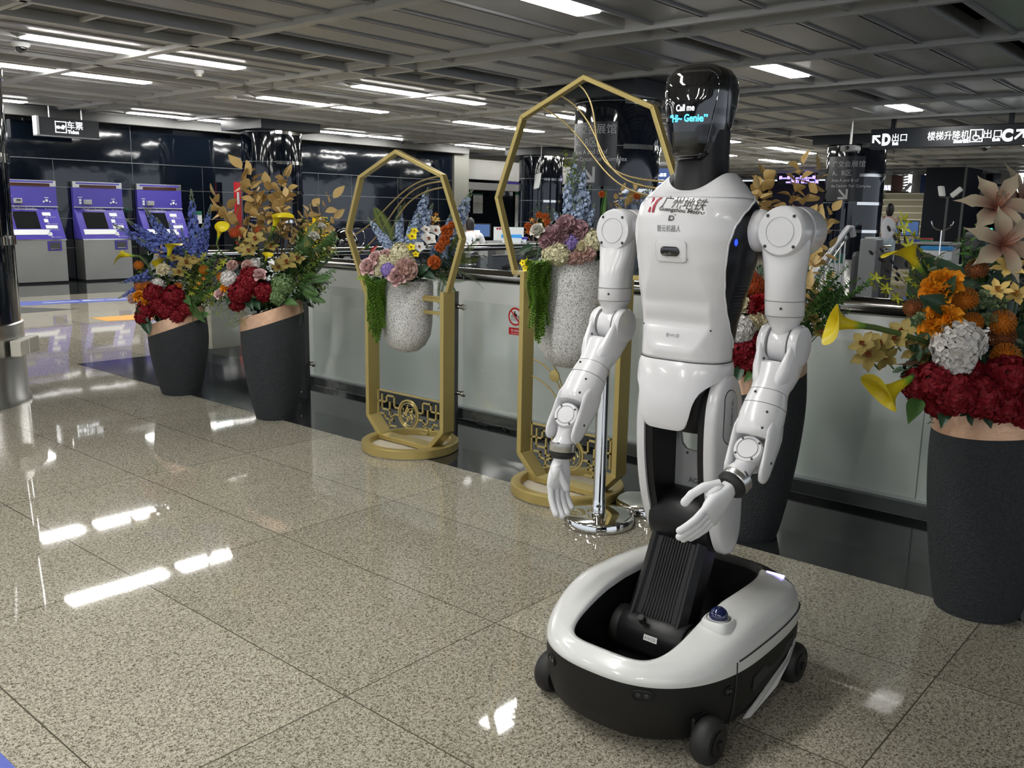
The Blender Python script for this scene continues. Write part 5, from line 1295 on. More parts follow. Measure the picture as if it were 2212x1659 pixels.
# --- arms
def fring(c, x, y, a, b, n=2.0, N=28): 
    return [Vector(c) + x*(a*sgnpow(math.cos(2*PI*k/N), 2/n)) + y*(b*sgnpow(math.sin(2*PI*k/N), 2/n)) for k in range(N)]
def arm(s, yc, xs, zs, elbow, wrist, ring_p, hdir, adir, nd):
    X, Y, Z = Vector((1,0,0)), Vector((0,1,0)), Vector((0,0,1))
    y = yc
    S = Vector((xs, y, zs))
    # dish bolted to the torso
    inn = Vector((0, s, 0))                # towards the robot's middle
    m = MB(); m.lathe([(.034,.050),(.040,.058),(.047,.066),(.0535,.078),(.0545,.088),(.0535,.112),(.049,.122)], S+X*.006, inn, 36); m.build('shoulder_dish', M_WHITE, RB)
    m = MB(); m.lathe([(.052,-.085),(.060,-.080),(.0625,-.068),(.0625,-.005),(.058,.0)], S+X*0.0, -X, 44)
    m.build('shoulder_drum', M_WHITE, RB)
    # upper arm with keyhole front
    m = MB(); m.lathe([(.062,.004),(.0635,.010),(.0635,.052),(.061,.062),(.056,.068),(.0,.069)], S, -X, 48)
    E = Vector(elbow); top = S + X*-.03
    def ur(t, a, b, n): 
        c = top.lerp(Vector((E.x,E.y,E.z)), t); return fring(c, X, Y, a, b, n, 36)
    L = (S.z-E.z)
    m.loft([ur(-.02,.034,.058,2.3), ur(.08,.034,.0618,2.3), ur(.18,.035,.0605,2.3), ur(.26,.038,.0570,2.3), ur(.34,.044,.0530,2.3), ur(.44,.0495,.0498,2.2), ur(.60,.051,.049,2.1), ur(.735,.050,.048,2.1), ur(.76,.046,.045,2.1), ur(.79,.040,.040,2.1), ur(.84,.036,.032,2.2), ur(.93,.034,.025,2.4)])
    up = m.build('upper_arm', M_WHITE, RB, smooth=40)
    m = MB(); m.rcyl(E+Y*.026, E-Y*.026, .0475, 40, .004); m.build('elbow_drum', M_WHITE, up)
    m = MB()
    m.tube([S-X*.0690+Y*(.036*math.cos(a))+Z*(.036*math.sin(a)) for a in [2*PI*k/40 for k in range(41)]], .0007, 5); m.build('disc_line', mat('soft_grey_seam',(.45,.45,.46),.5), up); m = MB()
    for t in (.60,.735): m.tube([p+(p-top.lerp(E,t))*.012 for p in fring(top.lerp(E,t), X, Y, .051 if t < .7 else .050, .049 if t < .7 else .048, 2.1, 40)]+[fring(top.lerp(E,t), X, Y, .051 if t < .7 else .050, .049 if t < .7 else .048, 2.1, 40)[0]], .0008, 5)
    m.build('seam', M_SEAM2, up)
    m = MB()
    for a in (.85,2.3,3.9,5.5):
        m = MB(); q = S-X*.0665+Y*(.0515*math.cos(a))+Z*(.0515*math.sin(a)); m.rcyl(q, q-X*.0032, .0042, 10, .0005); m.build('screw', M_SCREW, up)
    m = MB()
    q = top.lerp(E,.66)-X*.05-Y*.012; m.ball(q, .0035, 8, 6)
    m.build('screw', M_SCREW, up)
    # forearm: fork, tapering sleeve, wrist fork
    Wp = Vector(wrist); d = (Wp-E).normalized(); nn = d.cross(Y).normalized()
    if nn.x > 0: nn = -nn
    LL = (Wp-E).length
    m = MB()
    for k in (-1,1): m.lathe([(.040,.0),(.0515,.004),(.053,.012),(.053,.018),(.049,.026),(.03,.028)], E+Y*(k*.027), Y*k, 36)
    def fr_(t, a, b, n=2.3, off=0.0): return fring(E+d*(LL*t)+nn*off, Y, nn, a, b, n, 36)
    for k in (-1,1):
        m.loft([fring(E+d*(LL*t)+Y*(k*o), Y, nn, a, b, 2.4, 20) for t, a, b, o in ((.0,.011,.048,.041),(.12,.013,.050,.040),(.26,.020,.047,.034),(.36,.022,.042,.026),(.44,.018,.034,.020),(.50,.010,.02,.016))])
    m.loft([fr_(.205,.044,.040), fr_(.23,.052,.046), fr_(.32,.051,.045), fr_(.42,.0465,.0425), fr_(.47,.0475,.043), fr_(.55,.0525,.0475), fr_(.68,.056,.052), fr_(.80,.0545,.052), fr_(.855,.052,.049), fr_(.87,.047,.044)])
    for k in (-1,1):
        m.loft([fring(E+d*(LL*t)+Y*(k*o)+nn*-.004, Y, nn, a, b, 2.4, 20) for t, a, b, o in ((.62,.006,.022,.036),(.70,.010,.036,.042),(.80,.011,.043,.0445),(.88,.0095,.040,.0460),(.98,.009,.034,.0470),(1.06,.009,.031,.0470),(1.13,.009,.028,.0470),(1.18,.0085,.022,.0465),(1.21,.007,.013,.046),(1.22,.004,.005,.046))])
    fa = m.build('forearm', M_WHITE, RB, smooth=40)
    m = MB()
    for t, a, b in ((.455,.0472,.0430),(.585,.0538,.0492)):
        q = fr_(t, a, b); m.tube(q+[q[0]], .0008, 5)
    for k in (-1,1):
        m.tube([E+Y*(k*.0265)+d*(.049*math.cos(t))+nn*(.049*math.sin(t)) for t in [-.3+k2*.16 for k2 in range(22)]], .0012, 5)
    m.build('seam', M_SEAM2, fa)
    m = MB()
    for t, a in ((.20,.02),(.50,.016),(.66,-.03),(.80,-.03)):
        m = MB(); q = fr_(t,.0475,.0445)[9]+Y*a; m.ball(q+nn*.001, .0034, 8, 6); m.build('screw', M_SCREW, fa)
    for k in (-1,1):
        m = MB(); q = E+d*(LL*1.04)+Y*(k*.0555)-nn*.004; m.ball(q, .004, 8, 6); m.build('screw', M_SCREW, fa)
    # wrist joint
    Rp = Vector(ring_p); h = Vector(hdir).normalized()
    dn = Vector(nd).normalized()
    m = MB(); m.lathe([(.033,-.045),(.0365,-.040),(.0375,-.030),(.0375,.022),(.0365,.030),(.034,.036),(.0,.0365)], Wp, dn, 40)
    b0 = Wp+(Rp-Wp)*.30; x1, y1 = (h.cross(dn)).normalized(), None; y1 = h.cross(x1).normalized()
    m.loft([fring(Wp+(Rp-Wp)*t, x1, y1, a, b, 2.1, 28) for t, a, b in ((.15,.030,.030),(.45,.026,.028),(.62,.027,.029),(.82,.035,.036),(.95,.0375,.0385))])
    wr = m.build('wrist', M_WHITE, RB, smooth=40)
    m = MB(); x9, y9, _ = frame(dn); m.tube([Wp+dn*.0368+x9*(.026*math.cos(a))+y9*(.026*math.sin(a)) for a in [2*PI*k/32 for k in range(33)]], .0007, 5); m.build('seam', M_SEAM2, wr)
    m = MB()
    for a in (.6,2.2,3.7,5.3):
        m = MB(); q = Wp+dn*.035+x9*(.031*math.cos(a))+y9*(.031*math.sin(a)); m.rcyl(q, q+dn*.0025, .0032, 10, .0005); m.build('screw', M_SCREW, wr)
    m = MB(); m.lathe([(.0345,-.016),(.0385,-.014),(.0385,.008),(.0365,.011)], Rp, h, 40); st = m.build('steel_ring', M_STEEL, wr)
    m = MB(); q = Rp+dn*.0365; m.rcyl(q, q+dn*.003, .0055, 12, .001); m.build('socket', M_SCREW, st)
    m = MB(); m.lathe([(.034,.011),(.0385,.013),(.0385,.020),(.035,.023),(.030,.030)], Rp, h, 40); m.build('black_collar', M_RUBBER, wr)
    return h
def hand(o, h, a, p, curl, name, thumb, spread=.0):
    """o wrist point, h along the hand, a from index to little finger, p palm normal"""
    h = Vector(h).normalized(); a = Vector(a); a = (a - h*a.dot(h)).normalized(); p0 = h.cross(a).normalized(); p = p0 if p0.dot(Vector(p)) > 0 else -p0
    o = Vector(o)
    m = MB(); N = 28
    S_ = [(0,.021,.018,0,0),(.012,.023,.019,0,0),(.03,.030,.020,-.002,.001),(.055,.038,.019,-.002,.002),(.078,.0415,.0165,0,.002),(.092,.0415,.0145,.001,.001),(.098,.039,.012,.001,0)]
    m.loft([fring(o+h*t+a*ca+p*cp, a, p, w, th, 2.6, N) for t, w, th, ca, cp in S_])
    m.loft([fring(o+h*t+a*ca+p*cp, a, p, w, th, 2.2, 18) for t, w, th, ca, cp in ((.012,.012,.010,-.014,.006),(.03,.017,.016,-.022,.010),(.05,.015,.014,-.026,.013),(.062,.008,.008,-.028,.015))])
    hd = m.build(name, M_HAND, RB, smooth=60)
    def seg(start, dir0, L, r, bends, axis, nm):
        pts = [Vector(start)]; rr = [r]; dcur = Vector(dir0).normalized()
        for L_, b in zip(L, bends):
            dcur = Matrix.Rotation(b, 3, axis) @ dcur; n0 = pts[-1]
            for k in (1,2,3): pts.append(n0 + dcur*(L_*k/3)); rr.append(r*(1-.05*k/3 - .09*len(pts)/12) if k != 3 else r*(1.02-.1*len(pts)/12))
        e = pts[-1]; pts += [e+dcur*r*.45, e+dcur*r*.75, e+dcur*r*.86]; rr += [rr[-1]*.86, rr[-1]*.55, rr[-1]*.2]
        m = MB(); m.tube(pts, rr, 12); m.build(nm, M_HAND, hd, smooth=60)
    ax = h.cross(p).normalized()
    for i, (ca, L, r) in enumerate(((-.0305,(.040,.027,.021),.0100),(-.0100,(.044,.030,.022),.0102),(.0105,(.041,.028,.021),.0099),(.0300,(.033,.023,.019),.0090))):
        dd = (h + a*(spread*(i-1.5)/1.5)).normalized()
        seg(o+h*.086+a*ca+p*.001, dd, L, r, [curl[0]+.04*i, curl[1]+.03*i, curl[2]], ax, 'finger')
    st, td, tL, tb, tt = thumb
    seg(o+h*st+a*-.026+p*.012, h*td[0]+a*td[1]+p*td[2], tL, .0118, tb, (h*td[0]+a*td[1]+p*td[2]).normalized().cross(h*tt[0]+a*tt[1]+p*tt[2]).normalized(), 'thumb')
    return hd
# robot's own left arm (on the right in the picture) reaches forward, palm inwards
hL = (-.82,.16,-.42)
arm(1, .97, 2.195, 1.345, (2.2,.97,1.058), (2.052,.97,.795), (1.990,.975,.738), hL, None, (-.80,-.10,.60))
hand(Vector((1.990,.975,.738))+Vector(hL).normalized()*.024, (-.68,.20,-.70), (.45,.10,-1), (.1,1,.1), (.08,.18,.14), 'left_hand', (.014,(.72,-.50,.46),(.042,.034,.028),(.10,.50,.42),(.25,1,.05)), .09)
# robot's own right arm hangs lower with the hand pointing at the floor
hR = (-.10,-.02,-1)
arm(-1, 1.54, 2.300, 1.333, (2.252,1.54,1.052), (2.052,1.54,.795), (2.022,1.54,.712), hR, None, (-.85,-.22,.45))
hand(Vector((2.022,1.54,.712))+Vector(hR).normalized()*.024, (-.08,.07,-1), (.97,-.18,0), (-.18,-.97,0), (.22,.26,.22), 'right_hand', (.024,(.92,.34,.26),(.032,.024,.018),(.04,.06,.04),(.4,.6,1)), -.05)
# ------------------------------------------------------------------ artificial flowers (one mesh per kind and colour)
RN = random.Random(11)
def rotz(v, a): c, s = math.cos(a), math.sin(a); return Vector((v.x*c-v.y*s, v.x*s+v.y*c, v.z))
def petal(mb, L, W, M, cup=.25, curl=.3, nl=4, nw=3, tip=.35, ruff=0.0, base=.25):
    """petal growing along +Y of M, face up +Z; cup lifts the edges, curl bends the tip down"""
    rows = []
    for i in range(nl+1):
        t = i/nl; w = W*((base+(1-base)*math.sin(PI*min(1, t*.62+.06)))*(1 if t < .75 else (1-(t-.75)/.25*(1-tip))))
        r = []
        for j in range(nw+1):
            s = -1+2*j/nw
            z = cup*W*s*s*(.4+.6*t) - curl*L*t*t + ruff*W*math.sin(j*2.4+i*2.1)*t
            r.append(M @ Vector((s*w/2, L*t*(1-.10*s*s*(t > .7)), z)))
        rows.append(r)
    mb.grid(rows)
def mdir(d, roll=0.0, loc=(0,0,0)):
    """matrix whose +Z looks along d"""
    d = Vector(d).normalized(); q = d.to_track_quat('Z', 'Y')
    return Matrix.Translation(loc) @ q.to_matrix().to_4x4() @ Matrix.Rotation(roll, 4, 'Z')
def fmesh(name, mb, mats): 
    return mb.mesh(name, mats, 60)
def fib(n, zmin=-1.0):
    out = []
    for k in range(n):
        z = 1-(1-zmin)*(k+.5)/n; r = math.sqrt(max(0, 1-z*z)); a = k*2.39996
        out.append(Vector((r*math.cos(a), r*math.sin(a), z)))
    return out
def cl(c, k): return tuple(min(1, x*k) for x in c)
def pm(name, c, rough=.6): return mat(name, c, rough, noise=(18, cl(c, 1.35), .7), spec=.25)
G_STEM = mat('stem_green', (.075,.13,.03), .6)
G_LEAF = mat('leaf_green', (.045,.12,.025), .5, noise=(14,(.08,.18,.04),.6))
G_DARK = mat('dark_leaf_green', (.014,.045,.022), .42, noise=(10,(.025,.07,.03),.6))
G_LIME = mat('lime_leaf_green', (.20,.29,.03), .5, noise=(14,(.28,.36,.06),.6))
G_GREY = mat('grey_green_leaf', (.13,.18,.12), .6, noise=(14,(.22,.27,.18),.6))
G_BRT = mat('bright_moss_green', (.20,.42,.03), .55, noise=(40,(.32,.56,.07),.6))
def hydrangea(name, col, n=64, ps=.36, flat=.85):
    m = MB()
    for d in fib(n, -.55):
        c = Vector((d.x, d.y, d.z*flat))*(.86+.12*RN.random()); k = RN.random()*6
        for q in range(4):
            petal(m, ps*(.9+.25*RN.random()), ps*.95, mdir(d+Vector((RN.uniform(-.25,.25),RN.uniform(-.25,.25),RN.uniform(-.25,.25))), k+q*PI/2, c), .15, -.12, 3, 2, .30, .05)
    m.mi = 1; m.ball((0,0,-.05), (.74,.74,.66), 12, 8); m.tube([(0,0,-.5),(.03,0,-1.6)], .07, 6)
    return fmesh(name, m, [pm(name+'_petal', col), G_DARK])
def peony(name, col, col2=None, layers=((8,.98,.62,.10),(9,.90,.58,.42),(10,.80,.52,.72),(10,.68,.46,1.0),(9,.55,.40,1.22),(7,.40,.30,1.42)), ruff=.10, heart=None):
    m = MB()
    for li, (n, L, W, el) in enumerate(layers):
        for k in range(n):
            a = 2*PI*k/n + li*.7 + RN.uniform(-.15,.15); M = Matrix.Rotation(a, 4, 'Z') @ Matrix.Translation((0,.08,.0)) @ Matrix.Rotation(el*.95, 4, 'X')
            petal(m, L*(.92+.16*RN.random()), W*1.15, M, .45, -.10 if li > 1 else .1, 4, 4, .6, ruff, .35)
    m.mi = 1; m.lathe([(.05,-1.3),(.06,-.2),(.3,.0),(.2,.1)], (0,0,0), n=8)
    return fmesh(name, m, [pm(name+'_petal', col), G_STEM])
def carnation(name, col, n=95):
    m = MB()
    for d in fib(n, -.35):
        petal(m, .42, .46, mdir(d.cross(Vector((RN.uniform(-1,1),RN.uniform(-1,1),RN.uniform(-1,1)))).normalized(), 0, (0,0,0)) if False else Matrix.Translation(d*.55) @ mdir(d, RN.random()*6).to_3x3().to_4x4() @ Matrix.Rotation(1.2+RN.uniform(-.25,.2), 4, 'X'), .25, -.15, 2, 3, .9, .16, .5)
    m.mi = 0; m.ball((0,0,0), .62, 12, 8); m.mi = 1; m.tube([(0,0,-.4),(0,0,-1.5)], .06, 6)
    return fmesh(name, m, [pm(name+'_petal', col), G_STEM])
def rose(name, col):
    m = MB()
    for li, (n, L, W, el, r) in enumerate(((5,.98,1.0,.5,.10),(5,.9,.95,.85,.10),(5,.82,.85,1.12,.13),(4,.75,.7,1.32,.12),(3,.66,.5,1.45,.08),(3,.62,.3,1.52,.03))):
        for k in range(n):
            a = 2*PI*k/n+li*.55; M = Matrix.Rotation(a, 4, 'Z') @ Matrix.Translation((0,r,-.1)) @ Matrix.Rotation(el, 4, 'X')
            petal(m, L, W*1.15, M, .42, .22 if li < 3 else -.05, 4, 4, .75, .02, .4)
    m.mi = 1; m.lathe([(.05,-1.3),(.06,-.3),(.25,-.1),(.15,.1)], (0,0,0), n=8)
    return fmesh(name, m, [pm(name+'_petal', col), G_STEM])
def calla(name, col, g=(.10,.22,.02)):
    m = MB(); NS = 22; rows = []
    for i in range(15):
        t = i/14; r = []
        for j in range(NS+1):
            a = -PI+2*PI*j/NS; fr = .5+.5*math.cos(a)        # 1 at the tall lip
            rad = .05+.10*t**1.1+.20*max(0,t-.45)**1.5*1.9; z = t*(.72+.34*fr**1.3)
            out = max(0, t-.62)/.38
            r.append(Vector((math.sin(a)*rad*(1+.18*out), -math.cos(a)*rad*(1+.15*out)-out*out*.20*fr**3-.10*out*(1-fr), z-.10*out*out*(fr**6)-.10*out*(1-fr))))
        rows.append(r)
    m.grid(rows)
    mt = ramp_mat(name+'_spathe', [(0,g),(.16,cl(g,1.5)),(.34,col),(1,cl(col,1.06))], .42, 2, (0,.95))
    return fmesh(name, m, [mt])
def spadix():
    m = MB(); m.lathe([(.01,.12),(.035,.2),(.032,.5),(.012,.62)], (0,0,0), n=8); return fmesh('spadix', m, [mat('spadix_yellow',(.75,.48,.03),.6)])
def delphinium(name, col, n=36, fs=.16):
    m = MB(); m.mi = 1; m.tube([(0,0,-.25),(0,0,.5),(.015,0,1.0)], [.014,.011,.005], 6); m.mi = 0
    for k in range(n):
        t = (k+.5)/n; z = .06+.80*t; a = k*2.4; r = (.125*(1-.72*t))*RN.uniform(.75,1.15); s = fs*(1-.55*t)*(.75+.5*RN.random())
        c = Vector((r*math.cos(a), r*math.sin(a), z)); d = Vector((math.cos(a), math.sin(a), .35+RN.uniform(-.2,.3)))
        for q in range(5): petal(m, s*.72, s*.62, mdir(d, q*1.2566+k, c), .12, -.28, 2, 2, .6)
        if k % 2 == 0:
            for q in range(3): petal(m, s*.4, s*.35, mdir(d, q*2.1+k+.5, c+d.normalized()*s*.12), .2, -.5, 2, 2, .6)
    m.mi = 2
    for k in range(16):
        t = k/16; a = k*2.4; z = .86+.15*t; r = .035*(1-t)+.006; m.ball((r*math.cos(a), r*math.sin(a), z), (.011,.011,.016), 6, 4)
    for k in range(5): petal(m, .14, .05, mdir((math.cos(k*1.9), math.sin(k*1.9), .9), 0, (0,0,-.05+.03*k)), .2, .1, 3, 2, .3)
    return fmesh(name, m, [pm(name+'_petal', col), G_STEM, G_GREY])
def leafblade(mb, base, d, nrm, L, W, curl=.2, fold=.15, nl=4):
    d = Vector(d).normalized(); nrm = Vector(nrm); nrm = (nrm-d*nrm.dot(d)); nrm = nrm.normalized() if nrm.length > 1e-4 else frame(d)[0]; x = d.cross(nrm); rows = []
    for i in range(nl+1):
        t = i/nl; w = W*(math.sin(PI*min(.97, t**.8*.96+.03)))
        c = Vector(base)+d*(L*t)-nrm*(curl*L*t*t); rows.append([c-x*w/2+nrm*fold*w, c, c+x*w/2+nrm*fold*w])
    mb.grid(rows)
def goldbranch(name, col, n=11, seed=0, bend=.22, LW=(.205,.165)):
    R_ = random.Random(seed); m = MB(); P = [Vector((bend*math.sin(t*1.6)*t*.8, bend*.4*math.sin(t*4+seed)*t, t)) for t in [k/10 for k in range(11)]]
    m.mi = 1; m.tube(P, [.010-.007*k/10 for k in range(11)], 6); m.mi = 0
    for k in range(n):
        t = .30+.70*k/(n-1); i = min(9, int(t*10)); p = P[i].lerp(P[i+1], t*10-i); a = k*2.2+seed+R_.uniform(-.4,.4)
        d = Vector((math.cos(a), math.sin(a), R_.uniform(.15,.75) if k < n-1 else 3)); L = LW[0]*R_.uniform(.8,1.15)
        leafblade(m, p+d.normalized()*.03, d, Vector((R_.uniform(-.5,.5), -.6+R_.uniform(-.4,.4), .8)), L, LW[1]*R_.uniform(.85,1.15), R_.uniform(-.05,.25), R_.uniform(.05,.22), 5)
    return fmesh(name, m, [mat('golden_tan_leaf', (.50,.33,.11), .55, noise=(11,(.62,.44,.18),.8)) if col is None else col, mat('brown_twig', (.10,.055,.025), .6)])
def sprig(name, mt, n=16, LW=(.16,.09), seed=0, droop=.3, stem=None):
    R_ = random.Random(seed); m = MB(); P = [Vector((droop*t*t, .05*math.sin(t*5+seed), t*(1-.25*droop*t))) for t in [k/8 for k in range(9)]]
    m.mi = 1; m.tube(P, [.009-.006*k/8 for k in range(9)], 5); m.mi = 0
    for k in range(n):
        t = .16+.84*k/(n-1); i = min(7, int(t*8)); p = P[i].lerp(P[i+1], t*8-i); a = k*2.5+R_.uniform(-.4,.4)
        leafblade(m, p, (math.cos(a), math.sin(a), R_.uniform(.1,.7)), (0,-.2,1), LW[0]*R_.uniform(.75,1.2), LW[1]*R_.uniform(.8,1.2), R_.uniform(0,.4), .15, 3)
    return fmesh(name, m, [mt, stem or G_STEM])
def fern(name, mt, n=30, seed=0, arch=.35, W=.34):
    m = MB(); P = [Vector((0, arch*t*t*-.9, t*(1-.2*arch*t))) for t in [k/12 for k in range(13)]]
    m.mi = 1; m.tube(P, [.008-.006*k/12 for k in range(13)], 5); m.mi = 0
    for k in range(n):
        t = .12+.86*k/n; i = min(11, int(t*12)); p = P[i].lerp(P[i+1], t*12-i); L = W*.5*math.sin(PI*min(1, .18+t*.82))**.7
        for s in (-1,1): leafblade(m, p, (s, -.1, .40), (0,-1,.2), L, .024, .25, .05, 3)
    return fmesh(name, m, [mt, G_STEM])
def orchid(name, col, lip=(.35,.12,.05), np_=5, W=.62):
    m = MB()
    for k in range(np_):
        M = Matrix.Rotation(2*PI*k/np_+.3, 4, 'Z') @ Matrix.Rotation(.35, 4, 'X'); petal(m, 1.0, W, M, .18, .12, 5, 3, .25, .02, .3)
    m.mi = 1
    for k in range(3): petal(m, .42, .3, Matrix.Rotation(2*PI*k/3, 4, 'Z') @ Matrix.Rotation(.95, 4, 'X'), .4, -.1, 3, 2, .5)
    m.ball((0,0,.12), .09, 8, 6); m.mi = 2; m.tube([(0,0,0),(0,-.1,-.5),(0,-.1,-1.4)], .05, 6)
    return fmesh(name, m, [pm(name+'_petal', col, .5), mat(name+'_lip', lip, .5), G_STEM])
def lily(name, col, throat):
    m = MB()
    for k in range(6):
        M = Matrix.Rotation(PI*k/3+(.1 if k % 2 else 0), 4, 'Z') @ Matrix.Rotation(.62+.12*(k % 2), 4, 'X'); petal(m, 1.0+.12*(k % 2), .42 if k % 2 else .50, M, .25, .55, 8, 4, .06, .015, .28)
    m.mi = 1
    for k in range(6):
        a = k*1.047; d = Vector((math.cos(a)*.18, math.sin(a)*.18, .62)); m.tube([(0,0,.05), d*.6, d], .012, 5)
    m.mi = 2; m.lathe([(.05,-1.3),(.06,-.35),(.08,-.12),(.06,-.04)], (0,0,0), n=8)
    mt = bpy.data.materials.new(name+'_petal'); mt.use_nodes = True; nt = mt.node_tree; b = nt.nodes['Principled BSDF']; tc = nt.nodes.new('ShaderNodeTexCoord'); ln = nt.nodes.new('ShaderNodeVectorMath'); ln.operation = 'LENGTH'; r = nt.nodes.new('ShaderNodeValToRGB'); e = r.color_ramp.elements
    e[0].position = .12; e[0].color = tuple(throat)+(1,); e[1].position = .75; e[1].color = tuple(col)+(1,)
    nt.links.new(tc.outputs['Object'], ln.inputs[0]); nt.links.new(ln.outputs['Value'], r.inputs[0]); nt.links.new(r.outputs[0], b.inputs['Base Color']); b.inputs['Roughness'].default_value = .6
    return fmesh(name, m, [mt, mat(name+'_stamen', (.30,.10,.04), .6), G_STEM])
def pincushion(name, col, n=110):
    m = MB()
    for d in fib(n, -.5):
        q = d*.45; up = Vector((0,0,1)); m.tube([q, q+d*.26, q+d*.36+up*.14, q+d*.24+up*.30], [.024,.020,.020,.028], 4)
    m.ball((0,0,0), .48, 10, 8); m.mi = 1; m.tube([(0,0,-.3),(0,0,-1.5)], .06, 6)
    return fmesh(name, m, [pm(name+'_style', col), G_STEM])
def berries(name, mt, n=9, seed=3):
    R_ = random.Random(seed); m = MB(); m.mi = 1; m.tube([(0,0,0),(.02,0,.5),(0,.02,1)], [.012,.009,.005], 5)
    for k in range(n):
        a = k*2.4; z = .45+.55*k/n; e = Vector((.14*math.cos(a), .14*math.sin(a), z+.06)); m.mi = 1; m.tube([(0,0,z), e], .005, 4); m.mi = 0; m.ball(e, .042, 8, 6)
    return fmesh(name, m, [mt, mat('brown_twig', (.10,.055,.025), .6)])
def starsprig(name, mt, n=10, s=.13):
    R_ = random.Random(7); m = MB(); m.mi = 1; m.tube([(0,0,0),(.05,0,.5),(.02,.05,1)], [.010,.008,.004], 5); m.mi = 0
    for k in range(n):
        t = .3+.7*k/n; a = k*2.2; c = Vector((.12*math.cos(a)+.04, .12*math.sin(a), t)); d = Vector((math.cos(a), math.sin(a), .5))
        for q in range(5): petal(m, s, s*.4, mdir(d, q*1.257, c), .2, -.3, 2, 2, .2)
    return fmesh(name, m, [mt, G_STEM])
def broadleaf(name, mt):
    m = MB(); rows = []
    for i in range(9):
        t = i/8; w = .62*math.sin(PI*min(.985, t**.75*.97+.02)); rows.append([Vector((s*w/2, t, .16*w*abs(s)-.22*t*t)) for s in (-1,-.5,0,.5,1)])
    m.grid(rows); m.mi = 1; m.tube([(0,-.35,-.05),(0,0,0),(0,.5,-.05)], [.018,.016,.008], 5)
    return fmesh(name, m, [mt, G_STEM])
def vine(name, seed):
    R_ = random.Random(seed); m = MB(); P = [Vector((.010*math.sin(t*7+seed), .010*math.sin(t*5+seed*2), -t)) for t in [k/14 for k in range(15)]]
    m.mi = 1; m.tube(P, .004, 4); m.mi = 0
    for k in range(170):
        t = k/170; i = min(13, int(t*14)); p = P[i].lerp(P[i+1], t*14-i); a = k*2.4; L = .024*(1-.35*t)
        d = Vector((math.cos(a), math.sin(a), -.35)); e = p+d*L; x = d.cross(Vector((0,0,1))).normalized()*.008
        m.add([p, p+d*L*.6+x, e, p+d*L*.6-x+Vector((0,0,.006))], [(0,1,2,3)])
    return fmesh(name, m, [G_BRT, G_STEM])
C_RED, C_WHT, C_CRM, C_MAU, C_PUR, C_BLU, C_LBL = (.17,.006,.012), (.62,.60,.58), (.60,.56,.38), (.36,.22,.24), (.30,.22,.52), (.115,.155,.43), (.31,.38,.52)
F = {}
F['hyd_red'] = hydrangea('hydrangea', C_RED); F['hyd_white'] = hydrangea('hydrangea', C_WHT, 52, .40); F['hyd_cream'] = hydrangea('hydrangea', C_CRM, 60, .36); F['hyd_purple'] = hydrangea('hydrangea', C_PUR, 60, .34); F['hyd_green'] = hydrangea('hydrangea', (.14,.22,.09), 50, .38)
for k_, n_ in (('hyd_white','w'),('hyd_cream','c'),('hyd_purple','p'),('hyd_green','g'),('hyd_red','r')): pass
def recol(key, name, col):
    F[key].materials[0] = mat(name, col, .6, noise=(18, cl(col,1.35), .7), spec=.25)
recol('hyd_red','crimson_petal',C_RED); recol('hyd_white','white_petal',C_WHT); recol('hyd_cream','cream_petal',C_CRM); recol('hyd_purple','lilac_petal',C_PUR); recol('hyd_green','soft_green_petal',(.14,.22,.09))
F['car_cream'] = carnation('carnation', (.66,.60,.42)); F['car_mauve'] = carnation('carnation', C_MAU); F['car_rust'] = carnation('carnation', (.50,.13,.03)); F['car_blush'] = carnation('carnation', (.50,.33,.29)); F['car_red'] = carnation('carnation', (.25,.008,.012))
for key, nm, col in (('car_cream','pale_cream_petal',(.66,.60,.42)),('car_mauve','mauve_petal',C_MAU),('car_rust','rust_petal',(.50,.13,.03)),('car_blush','blush_petal',(.50,.33,.29)),('car_red','deep_red_petal',(.25,.008,.012))): recol(key, nm, col)
F['peo_or'] = peony('peony', (.75,.30,.015)); F['rose_pink'] = rose('rose', (.62,.42,.41)); F['rose_white'] = rose('rose', (.60,.58,.52)); recol('rose_pink','pink_rose_petal',(.62,.42,.41)); recol('rose_white','ivory_rose_petal',(.60,.58,.52))
F['calla'] = calla('calla_lily', (.70,.57,.015)); SPADIX = spadix()
F['del_navy'] = delphinium('delphinium', C_BLU, 46, .115); F['del_light'] = delphinium('delphinium', C_LBL, 46, .135); recol('del_navy','cornflower_petal',C_BLU); recol('del_light','pale_blue_petal',C_LBL)
for k in range(3): F['gold%d' % k] = goldbranch('golden_leaf_branch', None, 11+2*k, 3+k*5)
F['spr'] = sprig('leaf_sprig', G_LEAF, 18, (.17,.10), 1); F['spr_dk'] = sprig('leaf_sprig', G_DARK, 16, (.22,.13), 2); F['spr_lime'] = sprig('leaf_sprig', G_LIME, 20, (.13,.07), 3); F['spr_grey'] = sprig('leaf_sprig', G_GREY, 18, (.16,.09), 4); F['euca'] = sprig('leaf_sprig', mat('fresh_leaf_green', (.07,.19,.035), .5, noise=(14,(.11,.26,.06),.6)), 52, (.10,.085), 5, .15)
F['grass'] = sprig('grass_tuft', G_LIME, 14, (.5,.035), 6, .5)
F['fern'] = fern('fern_frond', G_LEAF); F['fern_lime'] = fern('fern_frond', mat('yellow_green_fern',(.13,.17,.025),.55)); F['fern_br'] = fern('fern_frond', mat('brown_fern',(.14,.06,.025),.6))
F['orc_gold'] = orchid('orchid', (.36,.27,.09)); F['orc_white'] = orchid('orchid', (.68,.68,.65), (.6,.4,.1), 5, .8); F['orc_yel'] = orchid('orchid', (.75,.62,.02), (.6,.3,.02), 5, .7); F['star_cream'] = orchid('blossom', (.62,.45,.15), (.5,.25,.05), 6, .45)
